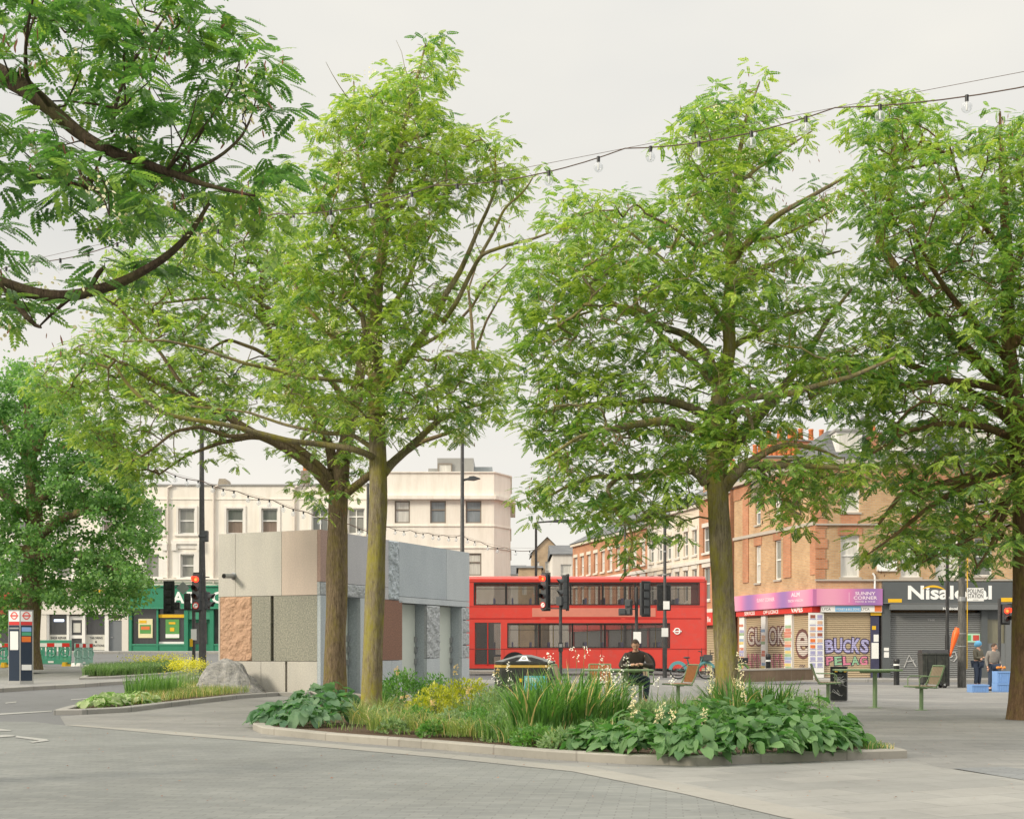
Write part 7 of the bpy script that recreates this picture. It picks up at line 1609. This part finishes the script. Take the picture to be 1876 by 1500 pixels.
def blades(n, rad, h, wd, lean, mat, rg, seg=5, curl=1.0, mats=None, frac=.0, upright=.0):
    a = rg.uniform(0, 2*PI, n); r = rad*np.sqrt(rg.random(n)); bx, by = r*np.cos(a), r*np.sin(a); a2 = a+rg.normal(size=n)*.7
    dx, dy = np.cos(a2), np.sin(a2); hh = h*rg.uniform(.55,1.1,n); le = lean*rg.uniform(.2,1.2,n)*hh; w_ = wd*rg.uniform(.7,1.3,n)
    ts = np.linspace(0, 1, seg+1); V = np.zeros((n, seg+1, 2, 3))
    for i, t in enumerate(ts):
        o = le*t**(1.6+.6*curl); z = hh*(t-.38*curl*t**3*np.clip(le/hh, 0, 1.2)); ww = w_*(1-t**2.2)*(.5+.5*min(1, t*4+.5))
        V[:,i,0] = np.stack([bx+dx*o-dy*ww/2, by+dy*o+dx*ww/2, z], 1); V[:,i,1] = np.stack([bx+dx*o+dy*ww/2, by+dy*o-dx*ww/2, z], 1)
    Fq = []; base_ = (np.arange(n)*(seg+1)*2)[:,None]
    for i in range(seg): Fq.append(base_+np.array([2*i, 2*i+1, 2*i+3, 2*i+2])[None,:])
    Fq = np.stack(Fq, 1).reshape(-1, 4); mi = np.repeat((rg.random(n) < frac).astype(int), seg)
    return V.reshape(-1,3), Fq, mi
def leafgrid(ln, wd):
    """one broad leaf with a channelled blade as 12 joined quads"""
    us = np.linspace(0, 1, 5); vs = np.linspace(-1, 1, 4); V = []
    for u in us:
        w_ = wd*math.sin(PI*min(1, u*.93+.07))**.7*(1-.25*u)
        for v in vs: V.append((u*ln, v*w_, .10*abs(v)*wd*3*(1-u)-.32*ln*u*u+.035*ln*math.sin(9*u+3*v)))
    Fq = [(i*4+j, i*4+j+1, (i+1)*4+j+1, (i+1)*4+j) for i in range(4) for j in range(3)]
    return np.array(V), np.array(Fq)
LGV, LGF = leafgrid(1, .36)
def hosta(n, rad, h, ln, rg):
    pos = []; dr = []; nr = []; sc = []
    a = rg.uniform(0, 2*PI, n); r = rad*np.sqrt(rg.random(n)); t = r/rad
    pos = np.stack([r*np.cos(a), r*np.sin(a), h*(1-.75*t**1.6)*rg.uniform(.55,1.12,n)], 1)
    dr = np.stack([np.cos(a), np.sin(a), .35-.75*t+rg.normal(size=n)*.25], 1)+rg.normal(size=(n,3))*.35; nr = np.tile([0,0,1.], (n,1))+rg.normal(size=(n,3))*.3; sc = ln*rg.uniform(.55,1.2,n)
    dr = unit(dr); sd = unit(np.cross(nr, dr)); up = np.cross(dr, sd)
    V = (pos-dr*sc[:,None]*.35)[:,None,:]+sc[:,None,None]*(LGV[None,:,0:1]*dr[:,None,:]+LGV[None,:,1:2]*sd[:,None,:]+LGV[None,:,2:3]*up[:,None,:])
    Fq = (np.arange(n)*len(LGV))[:,None,None]+LGF[None]
    return V.reshape(-1,3), Fq.reshape(-1,4), np.zeros(n*len(LGF), int)
def shrub(n, rx, h, ln, rg, wd=.45):
    u = rg.normal(size=(n,3)); u = unit(u); u[:,2] = np.abs(u[:,2])*1.0-.12; rr = rg.uniform(.45,1.0,n)**.6
    lump = np.array([1+.22*mnoise.noise(Vector(tuple(x*2.3+h*9))) for x in u])
    pos = u*rr[:,None]*lump[:,None]*[rx, rx, h]; dr = u+rg.normal(size=(n,3))*.7; dr[:,2] += .25; nr = np.tile([0,0,1.], (n,1))+rg.normal(size=(n,3))*.6
    t_ = np.array([[(0,0,0),(.45,wd/2*1.0,.04),(1,0,-.1),(.45,-wd/2,.04)]]); V, Fq = place(t_, pos, dr, nr, ln*rg.uniform(.6,1.3,n)); return V, Fq, np.zeros(len(Fq), int)
def put(parts, name, label, cat, px, py, group=None, zoff=.1, loc=None):
    q = loc or G(px, py); T = thing(name, label, cat, (q.x, q.y, q.z+zoff), 0, group)
    for nm, (V, Fq, mi), mats in parts: link(nm, np_mesh(nm, V, Fq, mats, mi, nm in ('leaf_rosette',)), T)
    return T
RG = np.random.default_rng(99)
# broad leaved plants, left end of the bed
GL = 'broad leaved plants at the left end of the long bed'; LL = 'blue green broad leaved plant at the left end of the long planting bed'
for px, py, h, r_ in ((512,1333,.30,.42),(556,1338,.34,.46),(606,1334,.42,.42),(566,1312,.42,.45),(615,1308,.46,.40)):
    put([('leaf_rosette', hosta(60, r_, h, .24, RG), [HOS2])], 'broad_leaf_plant', LL, 'plant', px, py, GL)
GR = 'broad leaved plants along the front kerb'; LR = 'broad leaved plant in the low mass along the right half of the kerb'
for px, py, h, r_ in ((1085,1386,.26,.38),(1140,1392,.30,.36),(1205,1397,.30,.40),(1265,1398,.34,.42),(1330,1396,.36,.42),(1395,1394,.36,.42),(1455,1391,.36,.42),(1510,1388,.36,.38),(1540,1384,.28,.32),(1160,1368,.36,.42),(1240,1368,.42,.48),(1320,1364,.46,.50),(1400,1364,.46,.48),(1470,1362,.44,.46),(1525,1366,.38,.36),(1290,1346,.42,.45),(1440,1342,.42,.4)):
    put([('leaf_rosette', hosta(95, r_, h, .18, RG), [HOS])], 'broad_leaf_plant', LR, 'plant', px, py, GR)
T = put([('leaf_rosette', hosta(5, .06, .62, .36, np.random.default_rng(3)), [HOS])], 'broad_leaf_plant', 'single tall upright leaf standing above the others near the right end of the bed', 'plant', 1500, 1375, None)
mb = MB(); mb.tube([(0,0,0),(.01,0,.3),(0,.02,.62)], .008, STEM, 5); mb.build('stem', T)
# sword leaved clumps
for px, py, n, h, r_, lb in ((985,1368,190,.76,.30,'tall sword leaved clump with yellowing tips, left of three before the seated man'),(1050,1362,190,.80,.28,'tall sword leaved clump, middle of three before the seated man'),(1105,1350,150,.74,.26,'tall sword leaved clump, right of three before the seated man'),(1340,1340,150,.66,.26,'spiky dark sword leaved clump at the foot of the middle tree'),(1405,1335,170,.62,.34,'wide spiky sword leaved clump just right of the middle tree')):
    put([('blade', blades(int(n*1.5), r_*1.2, h*1.18, .030, .66, None, RG, 6, .9, None, .10), [GR1, DRY])], 'sword_leaf_plant', lb, 'plant', px, py, None)
# arching grasses
GA = 'yellow green arching grasses on the left of the long bed'
for px, py, h in ((668,1338,.42),(700,1350,.38),(735,1345,.44),(775,1352,.42),(815,1358,.40),(850,1362,.36),(700,1325,.5),(760,1330,.5),(648,1322,.40)):
    put([('blade', blades(150, .22, h, .010, 1.25, None, RG, 5, 1.3, None, .10), [GR2, DRY])], 'arching_grass', 'yellow green arching grass tuft on the left half of the long bed', 'plant', px, py, GA)
for px, py, h in ((1120,1378,.36),(1165,1345,.5),(1205,1335,.55),(1250,1332,.55),(1290,1325,.55),(905,1366,.4),(945,1374,.34),(1020,1380,.3),(870,1340,.5),(920,1345,.5)):
    put([('blade', blades(170, .24, h, .012, .8, None, RG, 5, 1.0, None, .08), [GR3, DRY])], 'grass_tuft', 'fresh green grassy tuft between the broad leaves and the sword leaved clumps', 'plant', px, py, 'fresh green grassy tufts of the long bed')
for px, py in ((1375,1397),(1500,1392),(1590,1388)):
    put([('blade', blades(60, .10, .12, .006, .7, None, RG, 4, .8, None, .1), [GR3, DRY])], 'grass_tuft', 'very small grass tuft growing right at the front kerb', 'plant', px, py, 'small tufts at the kerb')
# shrubs
for px, py, n, rx, h, ln, mt, lb in ((738,1302,2200,.58,.78,.075,SH1,'rounded dark green shrub right of the slender trunk'),(705,1298,700,.36,.52,.06,SH1,'small dark green shrub close behind the slender trunk'),(853,1322,2200,.56,.72,.065,SH2,'golden yellow green shrub left of the recycling bin'),(800,1328,1500,.5,.62,.065,SH2,'lower golden green shrub between the dark shrub and the golden one'),(905,1338,1700,.5,.62,.065,SH3,'grey green bushy plant right of the golden shrub'),(795,1300,900,.42,.75,.07,SH1,'tall loose green shrub before the pavilion doors'),(950,1358,1100,.45,.42,.07,SH3,'low grey green plant at the foot of the sword leaved clumps'),(1200,1356,1100,.48,.46,.07,SH3,'low grey green plant among the tufts in front of the table'),(1480,1340,1000,.42,.55,.06,SH3,'light grey green bushy plant near the right end of the bed'),(1290,1356,700,.36,.46,.06,SH1,'small green bushy plant left of the middle tree foot')):
    T = put([('leaf_mass', shrub(n, rx, h, ln, RG), [mt])], 'shrub', lb, 'shrub', px, py, None)
    mb = MB()
    for k in range(9): a = random.random()*2*PI; r_ = rx*random.uniform(.2,.8); mb.tube([(0,0,0),(r_*.5*math.cos(a),r_*.5*math.sin(a),h*.5),(r_*math.cos(a),r_*math.sin(a),h*.85)], [.008,.005,.003], STEM, 4)
    mb.build('stem', T)
# flower stalks
def stalk(px, py, top, label, group, mat=None, nfl=7, spread=.026, lean=0, heads=2, sz=.017, d=None):
    q = G(px, py); hh = zat(top, q.y, q.z+.1); T = thing('flower_stalk', label, 'flower', (q.x,q.y,q.z+.1), 0, group); rg = RG
    mb = MB(); pts = [(lean*hh*(i/5)**1.5+.012*math.sin(i*2+px), .01*math.cos(i+px), hh*i/5) for i in range(6)]; mb.tube(pts, [.005,.005,.004,.004,.003,.002], STEM, 5); mb.build('stem', T)
    C0 = []; 
    for h_ in range(heads):
        t = 1-.09*h_; c = np.array([lean*hh*t**1.5+rg.normal()*.02, rg.normal()*.02, hh*t])
        C0.append(c+rg.normal(size=(nfl,3))*spread)
    pos = np.concatenate(C0); m_ = len(pos); t_ = np.array([[(0,0,0),(.5,.4,.1),(1,0,0),(.5,-.4,.1)]]); V, Fq = place(t_, np.repeat(pos, 4, 0), rg.normal(size=(m_*4,3)), rg.normal(size=(m_*4,3)), np.full(m_*4, sz)); link('blossom', np_mesh('blossom', V, Fq, [mat or WFL], None), T)
GW = 'white flower stalks in front of the bin and table'; LW = 'thin stalk with small white flowers rising from the bed before the bin and table'
for px, py, top in ((1006,1352,1198),(1003,1345,1208),(1055,1350,1190),(1071,1348,1186),(1104,1352,1206),(1112,1352,1224),(1150,1352,1206),(1140,1356,1232),(1130,1360,1236),(1205,1350,1244),(1232,1348,1242),(930,1345,1216),(910,1342,1240),(935,1350,1246),(1110,1362,1242)): stalk(px, py, top, LW, GW, heads=2)
GT = 'cream flower spires at the foot of the middle tree'; LT = 'cream flower spire standing against the foot of the middle tree'
for px, py, top, ln in ((1352,1352,1198,.02),(1308,1348,1226,-.05),(1356,1350,1244,.02)): stalk(px, py, top, LT, GT, FLOW, 11, .026, ln, 5, .016)
GY = 'pale yellow foxglove spires in front of the table'; LY = 'short spire of pale yellow bells between the table and the front kerb'
for px, py, top in ((1162,1372,1285),(1205,1378,1296),(1212,1372,1290),(1232,1374,1300),(1290,1372,1300),(1160,1366,1262)): stalk(px, py, top, LY, GY, FLOW, 5, .016, 0, 5, .019)
for px, py, top in ((735,1340,1275),(790,1345,1285),(850,1350,1260),(828,1330,1222),(905,1340,1225),(725,1320,1225)): stalk(px, py, top, 'dry straw coloured seed stalk rising above the left half of the long bed', 'dry seed stalks of the long bed', DRY, 7, .022, .06, 2, .022)
# ground cover of the bed (nobody could count it)
def ground_cover(poly_px, n, h, wd, mats, label, name, frac, seed, zoff=.09):
    rg = np.random.default_rng(seed); pts = gp(*poly_px); xs = [p[0] for p in pts]; ys = [p[1] for p in pts]; P_ = []
    while len(P_) < n:
        x, y = rg.uniform(min(xs), max(xs)), rg.uniform(min(ys), max(ys))
        if inpoly(x, y, pts): P_.append((x, y))
    V, Fq, mi = blades(n, 0.001, h, wd, .7, None, rg, 3, .7, None, frac); off = np.array([(x, y, gz(x, y)+zoff) for x, y in P_]); V = V.reshape(n, -1, 3)+off[:,None,:]
    o_ = link(name, np_mesh(name, V.reshape(-1,3), Fq, mats, mi)); tag(o_, label, 'ground cover', None, 'stuff')
ground_cover([(500,1336),(620,1350),(800,1366),(1000,1384),(1145,1392),(1270,1395),(1380,1310),(1250,1310),(1000,1310),(850,1302),(700,1290)], 4200, .12, .009, [GR3, GR2], 'mixed green ground cover filling the long planting bed', 'grass', .35, 5)
ground_cover([(1560,1386),(1645,1390),(1575,1370),(1480,1345),(1440,1345)], 1500, .09, .008, [GR3, DRY], 'short grass at the right tip of the long planting bed', 'grass', .2, 6)
# more mixed leafy plants so that the left half of the bed is not a lawn
GM = 'small leafy plants mixed into the left half of the long bed'
for px, py, n_, rx, h, mt in ((690,1334,500,.25,.26,SH3),(765,1342,600,.28,.30,SH1),(830,1350,700,.30,.32,SH3),(880,1356,700,.32,.34,SH1),(930,1366,700,.30,.28,SH3),(985,1378,600,.30,.22,SH1),(1035,1384,600,.30,.22,SH3),(1090,1370,600,.3,.3,SH1),(795,1358,400,.22,.20,SH1),(720,1352,300,.2,.18,SH3)):
    put([('leaf_mass', shrub(n_, rx, h, .065, RG, .5), [mt])], 'small_leafy_plant', 'small leafy plant mixed into the grasses on the left half of the long bed', 'plant', px, py, GM)
# leaf litter on the paving
rgl = np.random.default_rng(21); n_ = 420; lx = []
while len(lx) < n_:
    x, y = rgl.uniform(-6, 8), rgl.uniform(9.5, 26); 
    if rgl.random() < (1 if inpoly(x, y-.6, PL_MAIN) or inpoly(x-.5, y, PL_MAIN) else .22) and not inpoly(x, y, PL_MAIN): lx.append((x, y, gz(x, y)+.016))
V, Fq = place(np.array([[(0,0,0),(.5,.35,.15),(1,0,.05),(.5,-.35,.1)]]), np.array(lx), rgl.normal(size=(n_,3))*[1,1,.05], np.tile([0,0,1.],(n_,1))+rgl.normal(size=(n_,3))*.2, rgl.uniform(.014,.035,n_))
tag(link('leaf_litter', np_mesh('leaf_litter', V, Fq, [POD], None)), 'dry fallen leaves scattered on the paving round the planting bed', 'leaf litter', None, 'stuff')
# left bed and far bed
GL2 = 'low pale leafed plants at the tip of the narrow bed'
for px, py in ((178,1301),(205,1298),(235,1296),(262,1293),(225,1290),(195,1294),(250,1287)): put([('leaf_rosette', hosta(40, .40, .17, .22, RG), [leafmat('pale sage leaf', (.13,.18,.07), (.30,.35,.17), (.6,.9,.5), scale=4)])], 'low_leafy_plant', 'low pale green leafy plant at the tapering tip of the narrow bed', 'plant', px, py, GL2)
for px, py, h in ((252,1286,.62),(275,1284,.66),(298,1282,.62),(318,1278,.5)): put([('blade', blades(110, .28, h, .026, .35, None, RG, 4, .5), [GR3])], 'sword_leaf_plant', 'fresh upright sword leaved clump in the narrow bed before the yellow flowers', 'plant', px, py, 'sword leaved clumps of the narrow bed')
for px, py in ((325,1268),(345,1266),(362,1264)):
    q = G(px, py); T = thing('yellow_flower_plant', 'bushy plant with acid yellow flower heads beside the tall lamp column', 'plant', (q.x,q.y,q.z+.08), 0, 'yellow flowering plants of the narrow bed')
    V, Fq, mi = blades(90, .30, .75, .012, .3, None, RG, 4, .4); link('blade', np_mesh('blade', V, Fq, [SH3], mi), T)
    pos = RG.normal(size=(650,3))*[.17,.2,.07]+[0,0,.72]; pos[:,2] -= .9*(pos[:,0]**2+pos[:,1]**2); t_ = np.array([[(0,0,0),(.5,.4,.1),(1,0,0),(.5,-.4,.1)]]); V, Fq = place(t_, pos, RG.normal(size=(650,3)), RG.normal(size=(650,3))*.4+[0,0,1], np.full(650, .04)); link('blossom', np_mesh('blossom', V, Fq, [YFL], None), T)
ground_cover([(240,1300),(330,1288),(440,1276),(480,1271),(400,1262),(330,1264),(270,1280)], 5000, .26, .012, [GR2, DRY], 'yellowing grass filling the narrow planting bed', 'grass', .14, 8)
ground_cover([(150,1247),(200,1247),(325,1238),(336,1232),(300,1231),(165,1240)], 9000, .42, .022, [SH3, GR3], 'soft grey green planting filling the small distant bed', 'grass', .35, 9, .18)
for px, py in ((268,1233),(312,1231)):
    q = G(px, py+4); T = thing('yellow_flower_plant', 'low yellow flowering plant at the back of the small distant bed', 'plant', (q.x,q.y,q.z+.2), 0, 'yellow flowering plants of the distant bed'); pos = RG.normal(size=(350,3))*[.4,.25,.08]+[0,0,.42]; V, Fq = place(np.array([[(0,0,0),(.5,.4,.1),(1,0,0),(.5,-.4,.1)]]), pos, RG.normal(size=(350,3)), RG.normal(size=(350,3))*.4+[0,0,1], np.full(350, .06)); link('blossom', np_mesh('blossom', V, Fq, [YFL], None), T)
for o_ in scene.objects:
    if o_.parent is None and 'label' in o_:
        n_ = len(o_['label'].split())
        if not 4 <= n_ <= 16: print('LABEL', n_, o_.name, o_['label'])
